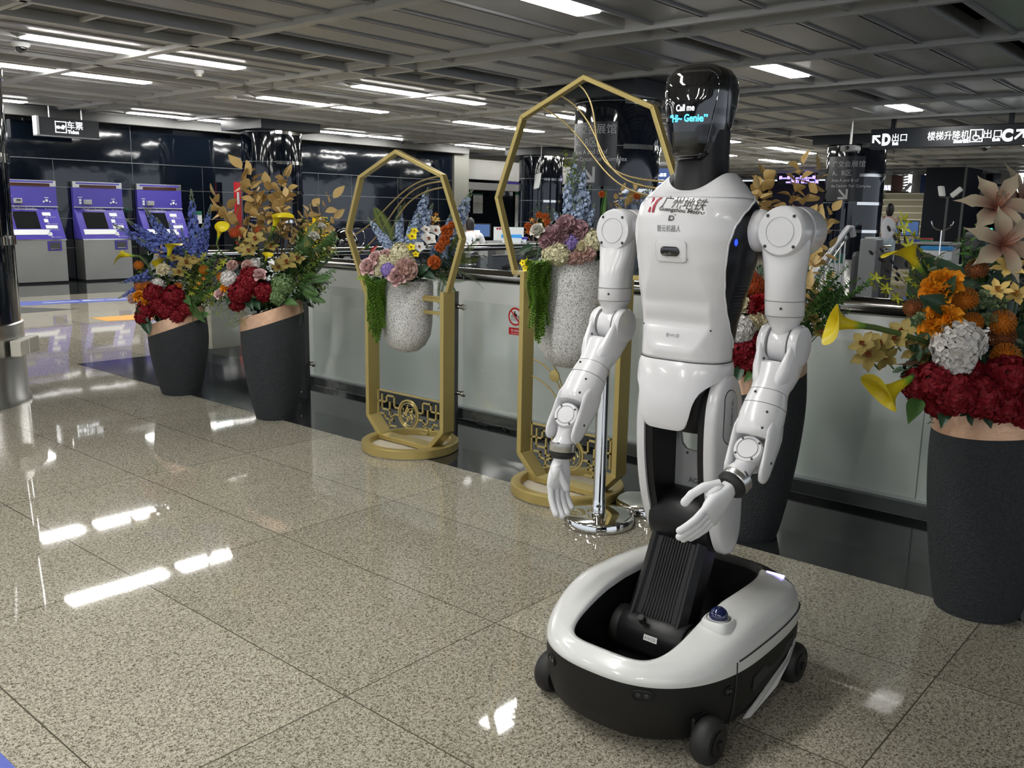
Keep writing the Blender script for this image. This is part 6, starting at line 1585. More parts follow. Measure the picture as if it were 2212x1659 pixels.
for key, nm, col in (('orc_gold','olive_gold_petal',(.29,.225,.07)),('orc_white','white_orchid_petal',(.68,.68,.65)),('orc_yel','bright_yellow_petal',(.78,.62,.015))): recol(key, nm, col)
F['lily'] = lily('lily', (.38,.315,.225), (.19,.06,.04)); F['pin_or'] = pincushion('pincushion_protea', (.50,.16,.015)); F['pin_br'] = pincushion('pincushion_protea', (.26,.085,.03)); F['pin_rust'] = pincushion('pincushion_protea', (.42,.07,.02))
recol('pin_br','brown_style',(.26,.085,.03)); recol('pin_rust','rust_style',(.42,.07,.02))
F['berry_dk'] = berries('berry_sprig', mat('dark_berry',(.012,.012,.02),.25)); F['star_y'] = starsprig('blossom_sprig', mat('yellow_green_blossom',(.42,.44,.03),.5)); F['star_or'] = starsprig('blossom_sprig', mat('orange_blossom',(.55,.20,.02),.5), 9, .11); F['star_w'] = starsprig('blossom_sprig', mat('pale_blossom',(.55,.5,.42),.5), 9, .12)
F['broad'] = broadleaf('broad_leaf', G_DARK); F['broad_lt'] = broadleaf('broad_leaf', G_LEAF); F['broad_tan'] = broadleaf('broad_leaf', mat('golden_tan_leaf', (.44,.28,.085), .55)); F['broad_lime'] = broadleaf('broad_leaf', G_LIME); F['broad_red'] = broadleaf('broad_leaf', mat('red_leaf',(.33,.03,.03),.45))
F['succ'] = peony('succulent', (.15,.20,.10), layers=((6,.9,.5,.2),(6,.7,.45,.6),(5,.5,.35,1.0)), ruff=.02)
VINES = [vine('hanging_vine', k) for k in range(4)]
NAME = {'hyd':'hydrangea','car':'carnation','peo':'peony','rose':'rose','calla':'calla_lily','del':'delphinium','gold':'golden_leaf_branch','spr':'leaf_sprig','euca':'leaf_sprig','grass':'grass_tuft','fern':'fern_frond','orc':'orchid','star':'blossom','lily':'lily','pin':'pincushion_protea','berry':'berry_sprig','broad':'broad_leaf','succ':'succulent'}
def fname(k): 
    return NAME.get(k) or NAME.get(k.split('_')[0]) or NAME.get(k.rstrip('0123456789'))

class Bouquet:
    """places flowers around a pot; dep is the pot's distance, offsets d are metres towards the viewer's side"""
    def __init__(s, root, centre): s.root = root; s.o = root.location; s.dep = depth_of(centre); s.c = Vector(centre); s.rn = random.Random(len(root.name)+int(centre[1]*100))
    def pt(s, px, py, d=0.0): return at_depth(px, py, s.dep-d)
    def head(s, k, px, py, size, d=.05, face=None, roll=None, stem=False):
        """rounded heads: size = radius in photo pixels"""
        p = s.pt(px, py, d); r = size*(s.dep-d)/FOC
        f = Vector(face) if face is not None else (p-s.c).normalized()*.8+(CAMP-p).normalized()*.8+Vector((0,0,.35))
        M = Matrix.Translation(p-s.o) @ mdir(f, s.rn.random()*6 if roll is None else roll).to_3x3().to_4x4() @ Matrix.Scale(r, 4)
        return obj(fname(k), F[k], s.root, M)
    def spike(s, k, p0, p1, d0=0.0, d1=0.0, wide=1.0, roll=None):
        a, b = s.pt(*p0, d0), s.pt(*p1, d1); L = (b-a).length
        M = Matrix.Translation(a-s.o) @ mdir(b-a, s.rn.random()*6 if roll is None else roll).to_3x3().to_4x4() @ Matrix.Diagonal((L*wide, L*wide, L, 1))
        return obj(fname(k), F[k], s.root, M)
    def leaf(s, k, p0, p1, d0=.03, d1=.06, wide=1.0, up=None):
        a, b = s.pt(*p0, d0), s.pt(*p1, d1); y = (b-a); L = y.length; y.normalize(); z = Vector(up) if up else (CAMP-a).normalized()+Vector((0,0,.3)); x = y.cross(z).normalized(); z = x.cross(y)
        R3 = Matrix((x*L*wide, y*L, z*L)).transposed()
        return obj(fname(k), F[k], s.root, Matrix.Translation(a-s.o) @ R3.to_4x4())
    def calla(s, p0, p1, size, stem_to, d0=.08, d1=.10, roll=0.0, ds=0.0):
        """p0 base of the funnel, p1 its mouth; stem_to is where the stem enters the bouquet"""
        a, b = s.pt(*p0, d0), s.pt(*p1, d1); L = (b-a).length/.85
        M = Matrix.Translation(a-s.o) @ mdir(b-a, roll).to_3x3().to_4x4() @ Matrix.Scale(L, 4)
        o = obj('calla_lily', F['calla'], s.root, M)
        obj('spadix', SPADIX, o)
        e = s.pt(*stem_to, ds); Mi = M.inverted(); q = Mi @ (e-s.o); k = .05*1.0
        m = MB(); m.tube([(0,0,.05), (0,0,-.18), tuple(Vector((0,0,-.45)).lerp(q,.25)), tuple(Vector((0,0,-.6)).lerp(q,.6)), tuple(q)], [.06,.055,.05,.045,.04], 8)
        obj('stem', m.mesh('stem', G_STEM, 60), o)
        return o
    def fill(s, kinds, box, n, d=(-.12,.06), size=(60,100), base=None, spread=1.0):
        """foliage fanning out of the pot mouth"""
        x0, y0, x1, y1 = box
        for i in range(n):
            k = kinds[i % len(kinds)]; px, py = s.rn.uniform(x0,x1), s.rn.uniform(y0,y1); dd = s.rn.uniform(*d)
            t = s.pt(px, py, dd); b = base or s.c; v = (t-b); L = s.rn.uniform(*size)*s.dep/FOC
            v = v.normalized()+Vector((s.rn.uniform(-.3,.3), s.rn.uniform(-.3,.3), s.rn.uniform(-.2,.3)))
            M = Matrix.Translation(t-v.normalized()*L*.55-s.o) @ mdir(v, s.rn.random()*6).to_3x3().to_4x4() @ Matrix.Scale(L, 4)
            if k.startswith('broad'): M = M @ Matrix.Translation((0,0,.2)) @ Matrix.Rotation(PI/2, 4, 'X')
            obj(fname(k), F[k], s.root, M)

# ------------------------------------------------------------------ tall planters with slanted copper rims
def planter(c, hmid, rise, label, rb=.135, rm=.213, yaw=0.0):
    """slanted mouth: hmid mean height, rise +- towards the right of the picture"""
    t = thing('flower_planter', c, label, 'planter', 'charcoal planters with copper rims')
    R_ = Vector((ROT[0][0], ROT[1][0], 0)).normalized(); Fd = Vector((-R_.y, R_.x, 0))   # picture right, away
    N = 56
    def prof(t_):                                  # radius over height fraction
        return rb + (rm-rb)*math.sin(min(1, t_)*PI*.5)**.85 - .012*max(0, t_-.75)**2*8
    def top(a, off=0.0): return hmid + rise*math.cos(a) + off
    def rings(f0, f1, k, off0=0.0, off1=0.0, dr=0.0):
        R = []
        for i in range(k+1):
            fr = f0+(f1-f0)*i/k; L = []
            for j in range(N):
                a = 2*PI*j/N; H = top(a, off0+(off1-off0)*i/k); z = H*fr; r = prof(z/hmid)+dr
                L.append(c + R_*(r*math.cos(a)) + Fd*(r*math.sin(a)) + Vector((0,0,z)))
            R.append(L)
        return R
    c = Vector(c)
    m = MB(); m.loft(rings(0,1.0,18), True, False); body = m.build('pot_body', M_POT, t, smooth=60)
    def rim(z0, z1, dr):
        R = []
        for i in range(5):
            o = z0+(z1-z0)*i/4; L = []
            for j in range(N):
                a = 2*PI*j/N; H = top(a)+o; r = prof(H/hmid)+dr; L.append(c + R_*(r*math.cos(a)) + Fd*(r*math.sin(a)) + Vector((0,0,H)))
            R.append(L)
        return R
    ro, ri = rim(-.001,.085,.0015), rim(.085,-.05,-.014)
    m = MB(); m.loft(ro+ri, False, False); m.build('copper_rim', M_COPPER, t, smooth=50)
    m = MB(); m.loft(rim(-.03,.0,-.016), True, True); m.build('soil', M_DARK, t)
    return t
def Cg(px, py): p = on_z(px, py, 0); return p
# the planter at the far left
c1 = Cg(392,848)
p1 = planter(c1, .50, .075, 'shortest charcoal planter with blue, yellow and crimson flowers, farthest left', .135, .218)
b = Bouquet(p1, c1+Vector((0,0,.55)))
b.fill(['spr_dk','spr','euca','spr_lime','spr_dk'], (310,560,440,690), 36, (-.12,.10), (70,110))
b.fill(['spr_lime','star_y','euca','spr'], (400,575,480,650), 30, (-.05,.12), (60,95))
for a in (((385,560),(246,486),0,.04,.75),((380,550),(272,474),-.05,.02,.75),((385,560),(312,448),-.08,-.08,.8),((390,560),(338,470),.0,.0,.8),((395,580),(300,515),.05,.08,.75),((390,560),(365,478),.04,.06,.85),((425,590),(413,410),-.1,-.12,.7),((425,580),(456,442),-.1,-.14,.7),((420,570),(440,482),-.05,-.05,.9),((405,560),(392,492),.02,.02,.9),((330,590),(258,612),.05,.08,.9),((325,610),(255,645),.05,.08,.9),((415,560),(425,505),.03,.03,1.0)): b.spike('del_navy', a[0], a[1], a[2], a[3], a[4])
b.calla((362,560),(372,522),0,(370,640),.12,.18); b.calla((293,553),(252,550),0,(330,620),.1,.14); b.calla((344,598),(340,560),0,(352,650),.12,.16,1.0)
for x, y, s, d in ((332,634,22,.14),(374,642,25,.16),(362,672,21,.17),(316,668,20,.13),(398,666,20,.14),(308,684,17,.14),(384,684,19,.16),(342,660,19,.16)): b.head('hyd_red', x, y, s, d)
b.head('car_cream', 352, 583, 15, .16); b.head('hyd_white', 340, 612, 12, .12)
for x, y, s, d in ((402,570,26,.14),(386,590,20,.14),(418,565,18,.10),(375,560,16,.12)): b.head('orc_gold', x, y, s, d)
for x, y, s in ((300,575,13),(318,622,16),(300,620,12),(440,585,14),(385,620,12)): b.head('pin_or', x, y, s, .12)
for x, y, s in ((318,650,15),(300,640,14)): b.head('peo_or', x, y, s, .15)
b.head('car_blush', 288, 645, 13, .12)
b.spike('gold0', (345,590),(338,540),.1,.12); b.spike('star_or', (420,640),(450,590),.05,.08)
for p0, p1_ in (((400,640),(440,690)),((395,650),(448,640)),((410,640),(430,715)),((405,630),(465,620))): b.spike('fern', p0, p1_, .12, .2)
for p0, p1_, k in (((308,655),(310,690),'broad'),((352,655),(372,665),'broad_lime'),((372,680),(372,705),'broad'),((312,690),(322,720),'broad'),((325,648),(335,668),'broad'),((350,665),(345,690),'broad'),((395,640),(410,655),'broad_lt'),((300,665),(318,690),'broad'),((355,640),(340,628),'broad')): b.leaf(k, p0, p1_, .14, .20, .9)
b.spike('berry_dk', (450,620),(470,560),.0,.05)
# the second planter
c2 = Cg(596,900)
p2 = planter(c2, .645, .065, 'charcoal planter with tall golden leaves and yellow calla lilies, second from the left', .128, .212)
b = Bouquet(p2, c2+Vector((0,0,.70)))
b.fill(['spr_dk','spr','spr_dk','spr_grey'], (500,540,680,660), 34, (-.12,.12), (80,120))
b.fill(['euca','fern','spr_lime','euca'], (630,500,700,650), 30, (-.1,.1), (80,120))
for a in (((590,560),(500,385),-.1,-.12,.9),((590,560),(545,390),-.12,-.12,.85),((600,560),(590,390),-.1,-.1,.9),((605,560),(632,400),-.1,-.12,.9),((600,550),(570,400),-.05,-.05,.9),((610,560),(655,440),-.08,-.08,.9),((620,560),(700,420),-.05,-.05,.8),((620,570),(712,470),-.02,.0,.8),((580,560),(470,470),0,.03,.9),((585,550),(490,420),-.02,0,.9),((600,540),(610,430),-.02,-.02,.9),((590,540),(560,440),.02,.03,1.0),((610,550),(660,500),.03,.05,1.1),((640,560),(715,540),.02,.05,.8)): b.spike('gold%d' % (abs(a[0][0]+a[1][0]) % 3), a[0], a[1], a[2], a[3], a[4])
b.calla((588,500),(605,460),0,(570,560),.16,.22,.5); b.calla((470,520),(478,488),0,(500,560),.08,.12,2.0); b.calla((574,565),(578,545),0,(572,600),.16,.22)
for x, y, s, d in ((552,520,28,.16),(538,545,24,.16),(618,570,28,.16),(585,535,20,.13),(640,560,22,.12),(525,540,20,.12),(600,580,18,.14)): b.head('orc_gold', x, y, s, d)
for x, y, s, d in ((508,505,16,.1),(560,500,12,.1),(480,600,14,.1)): b.head('pin_rust' if x != 480 else 'pin_or', x, y, s, d)
for x, y, s, d in ((535,612,24,.18),(520,632,26,.18),(540,592,20,.17),(570,630,22,.17),(512,655,18,.15)): b.head('hyd_red', x, y, s, d)
b.head('rose_pink', 561, 596, 17, .2); b.head('rose_pink', 476, 636, 14, .14); b.head('hyd_white', 494, 602, 17, .16); b.head('car_blush', 536, 575, 15, .17); b.head('hyd_white', 549, 570, 12, .15); b.head('car_blush', 502, 574, 13, .13); b.head('peo_or', 486, 622, 11, .16)
b.head('rose_white', 678, 512, 13, .12); b.head('rose_white', 695, 490, 10, .1); b.head('hyd_green', 612, 615, 24, .17); b.head('hyd_green', 600, 640, 18, .17)
b.spike('berry_dk', (640,520),(652,470),0,.02); b.spike('berry_dk', (622,540),(640,480),0,.04); b.spike('fern_br', (560,540),(510,470),0,.05); b.spike('fern_br', (580,520),(600,470),0,.05)
for p0, p1_ in (((650,600),(720,580)),((650,620),(705,670)),((640,630),(670,700)),((600,650),(560,660)),((660,600),(725,610)),((640,610),(700,640))): b.spike('fern', p0, p1_, .1, .12)
for p0, p1_ in (((520,650),(470,700)),((525,655),(500,715)),((530,655),(525,715)),((515,650),(455,680))): b.spike('grass', p0, p1_, .14, .2, .7)
for p0, p1_, k in (((528,640),(545,665),'broad'),((505,640),(490,655),'broad'),((550,650),(560,665),'broad'),((535,630),(560,640),'broad_lt'),((615,650),(640,655),'broad_lt')): b.leaf(k, p0, p1_, .16, .22, .8)
b.spike('spr_lime', (640,560),(690,545),.05,.08); b.spike('spr_lime', (655,590),(710,620),.05,.08)
# the planter behind the robot
c3 = Cg(1612,1150)
p3 = planter(c3, .69, .06, 'charcoal planter standing behind the robot between its body and arm', .128, .212)
b = Bouquet(p3, c3+Vector((0,0,.72)))
b.fill(['spr_dk','spr','broad','spr'], (1570,640,1720,790), 30, (-.12,.12), (110,160))
b.fill(['euca','spr','euca'], (1745,620,1800,700), 16, (0,.14), (110,150))
for p0, p1_ in (((1752,500),(1776,438)),((1758,498),(1802,478)),((1748,575),(1776,525)),((1750,572),(1786,562)),((1742,625),(1752,582)),((1740,620),(1770,612)),((1735,675),(1765,650)),((1745,470),(1765,440))): b.leaf('broad_tan', p0, p1_, .05, .07, .95)
for a in (((1668,540),(1652,372),-.1,-.12,1.0),((1685,540),(1700,362),-.1,-.1,.95),((1700,530),(1738,368),-.08,-.1,.95),((1720,570),(1782,450),-.05,0,1.0),((1725,640),(1782,535),0,.05,1.1),((1720,690),(1770,600),.05,.1,1.1),((1660,540),(1635,415),-.05,-.05,1.0),((1640,560),(1595,420),-.15,-.2,.9),((1680,520),(1670,400),-.08,-.08,1.1)):
    b.spike('spr_dk', (1670,720), a[0], -.05, a[2], .25); b.spike('gold%d' % (a[1][0] % 3), a[0], a[1], a[2], a[3], a[4])
for p0, p1_ in (((1740,700),(1895,610)),((1740,690),(1850,590)),((1750,680),(1830,570)),((1745,700),(1880,600)),((1740,690),(1800,640))): b.spike('euca', p0, p1_, .05, .1, .55)
for x, y, s in ((1625,620,34),(1615,600,26),(1650,640,26)): b.head('pin_rust', x, y, s, .1)
for x, y, s, k in ((1637,692,24,'car_cream'),(1597,715,32,'hyd_white'),(1606,660,20,'car_cream'),(1600,760,34,'hyd_red'),(1622,775,32,'hyd_red'),(1635,740,26,'hyd_red'),(1640,660,28,'car_red'),(1610,790,24,'hyd_red'),(1625,660,20,'hyd_red')): b.head(k, x, y, s, .16)
b.spike('spr_lime', (1620,690),(1632,590),.15,.16,.1); b.leaf('broad', (1625,780),(1655,815), .18, .22, .8); b.leaf('broad_lt', (1640,790),(1610,820), .18, .22, .8); b.leaf('broad', (1600,790),(1590,825), .18, .22, .8)
for x, y, s in ((1770,720,26),(1755,690,22)): b.head('orc_gold', x, y, s, .12)
# the largest planter at the right edge
c4 = Cg(2108,1312)
p4 = planter(c4, .685, .03, 'largest charcoal planter with orange flowers and big lilies at the right edge', .140, .215)
b = Bouquet(p4, c4+Vector((0,0,.70)))
b.fill(['spr_dk','spr_dk','broad','spr_grey'], (1990,640,2260,860), 44, (-.14,.12), (150,210))
b.fill(['euca','spr','spr_grey'], (2030,560,2230,700), 14, (-.1,.08), (130,190))
b.fill(['spr_dk'], (2020,820,2240,880), 14, (.08,.16), (110,150))
b.calla((1870,705),(1783,695),0,(2060,760),.25,.30,1.2,.12); b.calla((1995,590),(1945,530),0,(2040,660),.15,.17,.4,.1); b.calla((1972,815),(1890,862),0,(2050,860),.22,.28,2.6,.15)
for x, y, s, d in ((2036,622,46,.2),(2034,698,48,.22)): b.head('peo_or', x, y, s, d)
for x, y, s, d in ((2085,650,34,.2),(2165,700,36,.2),(2100,700,30,.2),(2172,775,40,.22),(2060,715,22,.2)): b.head('pin_or', x, y, s, d)
b.head('pin_br', 1973, 668, 26, .15); b.head('pin_br', 2110, 585, 30, .1); b.head('pin_br', 2165, 730, 36, .14)
for x, y, s, d in ((2068,745,50,.26),(2060,775,40,.25),(2112,747,20,.22)): b.head('hyd_white', x, y, s, d)
for x, y, s, d in ((2020,825,42,.24),(1985,830,36,.2),(2065,850,46,.27),(2120,855,46,.27),(2175,815,48,.26),(2215,830,46,.24),(2160,870,42,.26),(2095,820,40,.22),(2030,865,36,.22),(2210,880,40,.25)): b.head('hyd_red', x, y, s, d)
b.head('lily', 2165, 530, 78, .16, (-.75,-.55,.35), 2.2); b.head('lily', 2150, 450, 76, .1, (-.75,-.45,.6), .4); b.head('lily', 2200, 440, 80, .05, (-.3,-.9,.5), 1.4)
for x, y, s in ((2180,580,42),(2155,630,36),(2195,640,38)): b.head('star_cream', x, y, s, .18)
for x, y, s in ((1880,770,44),(1905,745,36),(1950,720,38),(1985,760,40),(1865,745,34),(2005,790,30),(1915,775,34),(1935,735,34)): b.head('orc_gold', x, y, s, .14+.06*(x < 1940))
for x, y, s in ((2112,660,18),(2125,640,18),(2140,660,18),(2040,755,16),(2135,690,20),(2160,655,20),(1990,690,20),(2075,790,18)): b.head('succ', x, y, s, .2)
b.spike('fern_br', (2000,760),(1945,815),.15,.2); b.spike('fern_br', (2010,740),(1965,760),.15,.2)
for p0, p1_ in (((2010,640),(1935,470)),((2020,640),(1945,590)),((2000,680),(1880,590))): b.spike('star_y', p0, p1_, .02, .05, .6)
for p0, p1_ in (((2000,650),(1930,490)),((2000,660),(1890,540)),((2010,660),(1960,640))): b.spike('berry_dk', p0, p1_, .02, .04, .45)
for p0, p1_ in (((2080,600),(2078,490)),((2100,620),(2070,520)),((2190,640),(2205,560)),((2210,700),(2200,580))): b.spike('euca', p0, p1_, -.02, 0, .45)
for p0, p1_, k in (((1985,860),(1965,905),'broad_lt'),((2050,860),(2035,915),'broad'),((2125,868),(2140,918),'broad'),((2015,870),(2020,910),'spr'),((2200,850),(2215,900),'broad'),((2040,640),(2060,600),'broad'),((2070,760),(2090,820),'broad'),((2050,670),(2000,640),'broad')):
    if k == 'spr': b.spike('spr_grey', p0, p1_, .2, .24)
    else: b.leaf(k, p0, p1_, .22, .28, .85)

# ------------------------------------------------------------------ gold flower stands
def gold_stand(cx, cy, hep, posts, wires, pot, label, disc=None):
    """hep: heptagon corners (y, z) seen from the front, left to right; posts: (y_left, y_right, z_top)"""
    t = thing('flower_stand', (cx,cy,0), label, 'flower stand', 'gold flower stands')
    N = 64; D = .045
    m = MB(); R1, R0 = .285, .235
    m.loft([[Vector((cx+r*math.cos(2*PI*k/N), cy+r*math.sin(2*PI*k/N), z)) for k in range(N)] for r, z in ((R0,.006),(R1,.006),(R1,.050),(R1-.008,.056),(R0+.006,.056),(R0,.050),(R0,.006))], False, False)
    m.build('base_ring', M_GOLD, t, smooth=30)
    m = MB(); m.lathe([(R1-.01,0),(R1-.01,.018)], (cx,cy,0), n=N); m.build('base_board', M_SAND, t)
    m = MB(); m.box((cx-.03,cy-.262,.02),(cx+.03,cy+.262,.05)); m.obox((cx-.034,cy,.038),(.006,0,0),(0,.06,0),(0,0,.016)); cb = m.build('cross_bar', M_GOLD, t, smooth=None, bevel=.002)
    m = MB()
    for y in (-.045,-.02,.02,.045): m.rcyl((cx-.04,cy+y,.038),(cx-.044,cy+y,.038),.006,10,.001)
    m.build('bolt', M_GOLDD, cb)
    yl, yr, zt = posts; yc = (yl+yr)/2; W = .028
    # U-shaped lower frame of flat tube, chamfered at the bottom corners
    def band(loop, name, w=W, depth=D, closed=False):
        m = MB(); n = len(loop); P = [Vector((0,a,b_)) for a, b_ in loop]; ins = []
        for i in range(n):
            a = P[i-1] if (closed or i > 0) else None; c_ = P[(i+1) % n] if (closed or i < n-1) else None
            d1 = (P[i]-a).normalized() if a is not None else None; d2 = (c_-P[i]).normalized() if c_ is not None else None
            d1 = d1 or d2; d2 = d2 or d1
            n1, n2 = Vector((0,-d1.z,d1.y)), Vector((0,-d2.z,d2.y)); bis = (n1+n2).normalized(); ins.append(P[i]+bis*(w/max(.3, bis.dot(n1))))
        rng = range(n if closed else n-1); X = Vector((cx,0,0))
        for i in rng:
            j = (i+1) % n
            q = [P[i], P[j], ins[j], ins[i]]
            m.prism([X+Vector((-depth,0,0))+p for p in q], (2*depth,0,0))
        return m.build(name, M_GOLD, t, smooth=None, bevel=.0025)
    ch = .105
    band([(yl,zt),(yl,.16),(yl-ch,.052),(yr+ch,.052),(yr,.16),(yr,zt)], 'lower_frame')
    hp = band(list(hep), 'heptagon_frame', .022, .019, True)
    for y in (yl-W*.5, yr+W*.5):
        pass
    # fretwork panel and medallion
    z0, z1 = .085, .215+.10; a0, a1 = yl-W-.004, yr+W+.004; wd_ = a0-a1
    m = MB(); th = .0045
    def bar(y0, z0_, y1, z1_):
        A, B = Vector((cx,y0,z0_)), Vector((cx,y1,z1_)); d = (B-A).normalized(); s_ = Vector((0,-d.z,d.y)); m.obox((A+B)/2, d*((B-A).length/2+th), s_*th, (.004,0,0))
    def fp(u, v): return (yc+(u)*wd_/2*1.0, z0+v*(z1-z0))
    def pl_(pts):
        for (u0,v0),(u1,v1) in zip(pts, pts[1:]):
            y0, q0 = fp(u0,v0); y1, q1 = fp(u1,v1); bar(y0,q0,y1,q1)
    pl_([(-1,1),(1,1)])
    for s_ in (-1,1):
        pl_([(s_*.98,1),(s_*.98,.38)])
        pl_([(s_*.98,.70),(s_*.70,.70),(s_*.70,.88),(s_*.45,.88),(s_*.45,.60),(s_*.34,.60)])
        pl_([(s_*.85,.88),(s_*.85,.50),(s_*.60,.50),(s_*.60,.70)])
        pl_([(s_*.34,.42),(s_*.48,.42),(s_*.48,.25),(s_*.75,.25),(s_*.75,.38),(s_*.9,.38)]); pl_([(s_*.60,.50),(s_*.60,.34),(s_*.48,.34)]); pl_([(s_*.6,.25),(s_*.6,.08)]); pl_([(s_*.4,.10),(s_*.62,.10)])
    fw = m.build('fretwork', M_GOLD, t, smooth=None)
    m = MB(); my, mz, mr = yc, (z0+z1)/2, .088
    ring = lambda r, w: m.loft([[Vector((cx+xx, my+rr*math.cos(2*PI*k/36), mz+rr*math.sin(2*PI*k/36))) for k in range(36)] for xx, rr in ((-.005,r),(.005,r),(.005,r-w),(-.005,r-w),(-.005,r))], False, False)
    ring(mr,.009); ring(mr*.80,.004)
    for k in range(7):
        a = k*.9+.3; q = [Vector((cx, my+mr*.62*math.cos(a+tt*1.2)*(.25+.75*tt), mz+mr*.62*math.sin(a+tt*1.2)*(.25+.75*tt))) for tt in [i/7 for i in range(8)]]; m.tube(q, [.004+.003*math.sin(i) for i in range(8)], 6)
    for k in range(5): a = k*1.256; m.ball((cx, my+mr*.42*math.cos(a), mz+mr*.42*math.sin(a)), (.004,.009,.009), 8, 6)
    m.build('medallion', M_GOLD, t, smooth=40)
    for w_ in wires:
        m = MB(); m.tube([(cx,y,z) for y, z in w_], .0045, 8); m.build('wire_arc', M_GOLDD, t)
    if disc: 
        m = MB(); m.rcyl((cx-.004,disc[0],disc[1]),(cx+.004,disc[0],disc[1]),disc[2],28,.001); m.build('wire_disc', M_GOLD, t)
    # hanging pot with a rounded bottom, and its brackets
    py, zb, ztop, r = pot; px = cx
    H = ztop-zb
    prof = [(.02,0),(r*.45,.012),(r*.72,.045),(r*.90,.10),(r*.965,.17),(r*.985,H*.55),(r,H*.8),(r*1.0,H-.03),(r*.985,H-.012),(r*.94,H),(r*.86,H),(r*.84,H-.03)]
    m = MB(); m.lathe(prof, (px,py,zb), n=56); pt_ = m.build('hanging_pot', M_TERR, t, smooth=50)
    m = MB(); m.lathe([(.01,H-.03),(r*.85,H-.03),(r*.85,H-.025)], (px,py,zb), n=40); m.build('pot_soil', M_DARK, t)
    for y_, sg in ((yl-W,-1),(yr+W,1)):
        for z in (zt-.04, zt-.125):
            yy = py-sg*r*.97 if False else (py+r*.96 if sg < 0 else py-r*.96)
            m = MB(); m.box((cx-.012,min(y_,yy)-.004,z-.009),(cx+.012,max(y_,yy)+.004,z+.009)); m.build('bracket', M_GOLD, t, smooth=None)
    return t
def bez(p0, c0, c1, p1, n=20):
    out = []
    for k in range(n+1):
        t = k/n; a = (1-t)**3; b_ = 3*t*(1-t)**2; c_ = 3*t*t*(1-t); d = t**3
        out.append((p0[0]*a+c0[0]*b_+c1[0]*c_+p1[0]*d, p0[1]*a+c0[1]*b_+c1[1]*c_+p1[1]*d))
    return out
X1, X2 = 3.53, 3.50
def yz(px, py, X): p = on_x(px, py, X); return (p.y, p.z)
h1 = [yz(790,633,X1), yz(750,500,X1), yz(778,380,X1), yz(858,323,X1), yz(960,377,X1), yz(1003,516,X1), yz(965,655,X1)]
w1 = [bez(yz(957,381,X1), yz(860,385,X1), yz(830,480,X1), yz(760,510,X1)), bez(yz(963,392,X1), yz(850,392,X1), yz(850,500,X1), yz(775,545,X1)), bez(yz(968,404,X1), yz(880,410,X1), yz(850,470,X1), yz(835,540,X1))]
s1 = gold_stand(X1, 3.82, h1, (yz(808,800,X1)[0], yz(962,800,X1)[0], yz(945,628,X1)[1]), w1, (yz(879,680,X1)[0], yz(884,761,X1)[1], yz(884,605,X1)[1], .152), 'smaller gold heptagon flower stand, second item left of the robot')
h2 = [yz(1111,593,X2), yz(1073,427,X2), yz(1128,250,X2), yz(1265,162,X2), yz(1416,228,X2), yz(1475,420,X2), yz(1392,606,X2)]
w2 = [bez(yz(1250,182,X2), yz(1330,250,X2), yz(1220,390,X2), yz(1450,392,X2)), bez(yz(1210,206,X2), yz(1330,270,X2), yz(1260,400,X2), yz(1440,408,X2)), bez(yz(1170,232,X2), yz(1290,290,X2), yz(1280,410,X2), yz(1420,425,X2)),
      bez(yz(1152,776,X2), yz(1190,790,X2), yz(1210,830,X2), yz(1222,880,X2)), bez(yz(1150,812,X2), yz(1185,830,X2), yz(1200,850,X2), yz(1215,890,X2)), bez(yz(1196,790,X2), yz(1208,810,X2), yz(1215,840,X2), yz(1222,870,X2))]
d2 = yz(1198,812,X2)
s2 = gold_stand(X2, 2.63, h2, (yz(1139,850,X2)[0], yz(1338,850,X2)[0], yz(1345,600,X2)[1]), w2, (yz(1235,670,X2)[0], yz(1235,795,X2)[1], yz(1235,558,X2)[1], .172), 'taller gold heptagon flower stand directly left of the robot', (d2[0], d2[1], .030))
def vines(b, x0, x1, ytop, ybot, n, d=.1):
    for k in range(n):
        x = x0+(x1-x0)*(k+.5)/n; p = b.pt(x, ytop+b.rn.uniform(-6,6), d+b.rn.uniform(-.05,.05)); e = b.pt(x, ybot-abs(k-n/2)*(ybot-ytop)*.035*b.rn.uniform(.3,1.6), d); L = abs(p.z-e.z)
        obj('hanging_vine', VINES[k % 4], b.root, Matrix.Translation(p-b.o) @ Matrix.Rotation(k*1.7, 4, 'Z') @ Matrix.Diagonal((1.0,1.0,L,1)))
# flowers in the smaller stand
pc = Vector((X1, yz(879,680,X1)[0], yz(884,600,X1)[1]))
b = Bouquet(s1, pc)
b.fill(['spr_dk','spr','spr_dk'], (810,540,960,600), 22, (-.1,.08), (60,90)); b.fill(['spr_grey','fern_lime'], (940,520,1010,600), 8, (-.1,0), (80,110))
for a in (((845,540),(795,470),0,.02),((850,540),(810,490),.03,.05),((860,540),(865,445),-.02,-.02),((870,540),(855,470),.02,.03),((890,530),(925,405),-.03,-.05),((885,540),(905,460),.02,.02),((895,540),(935,440),-.02,-.03),((950,560),(1020,410),-.1,-.15),((945,570),(975,460),-.05,-.08),((955,580),(990,490),-.05,-.05),((850,545),(830,500),.04,.05),((880,545),(885,480),.03,.04),((960,560),(965,510),.03,.05)): b.spike('del_light', a[0], a[1], a[2], a[3], .95)
for x, y, s, k in ((868,548,24,'hyd_cream'),(848,565,20,'hyd_cream'),(880,570,18,'hyd_cream'),(830,565,18,'hyd_cream'),(835,553,16,'rose_pink')): b.head(k, x, y, s, .14)
b.head('car_blush', 878, 582, 27, .2); b.head('rose_pink', 797, 578, 21, .16); b.head('rose_pink', 858, 600, 21, .22); b.head('rose_pink', 813, 560, 18, .14); b.head('hyd_purple', 838, 583, 15, .2); b.head('hyd_cream', 815, 585, 12, .16)
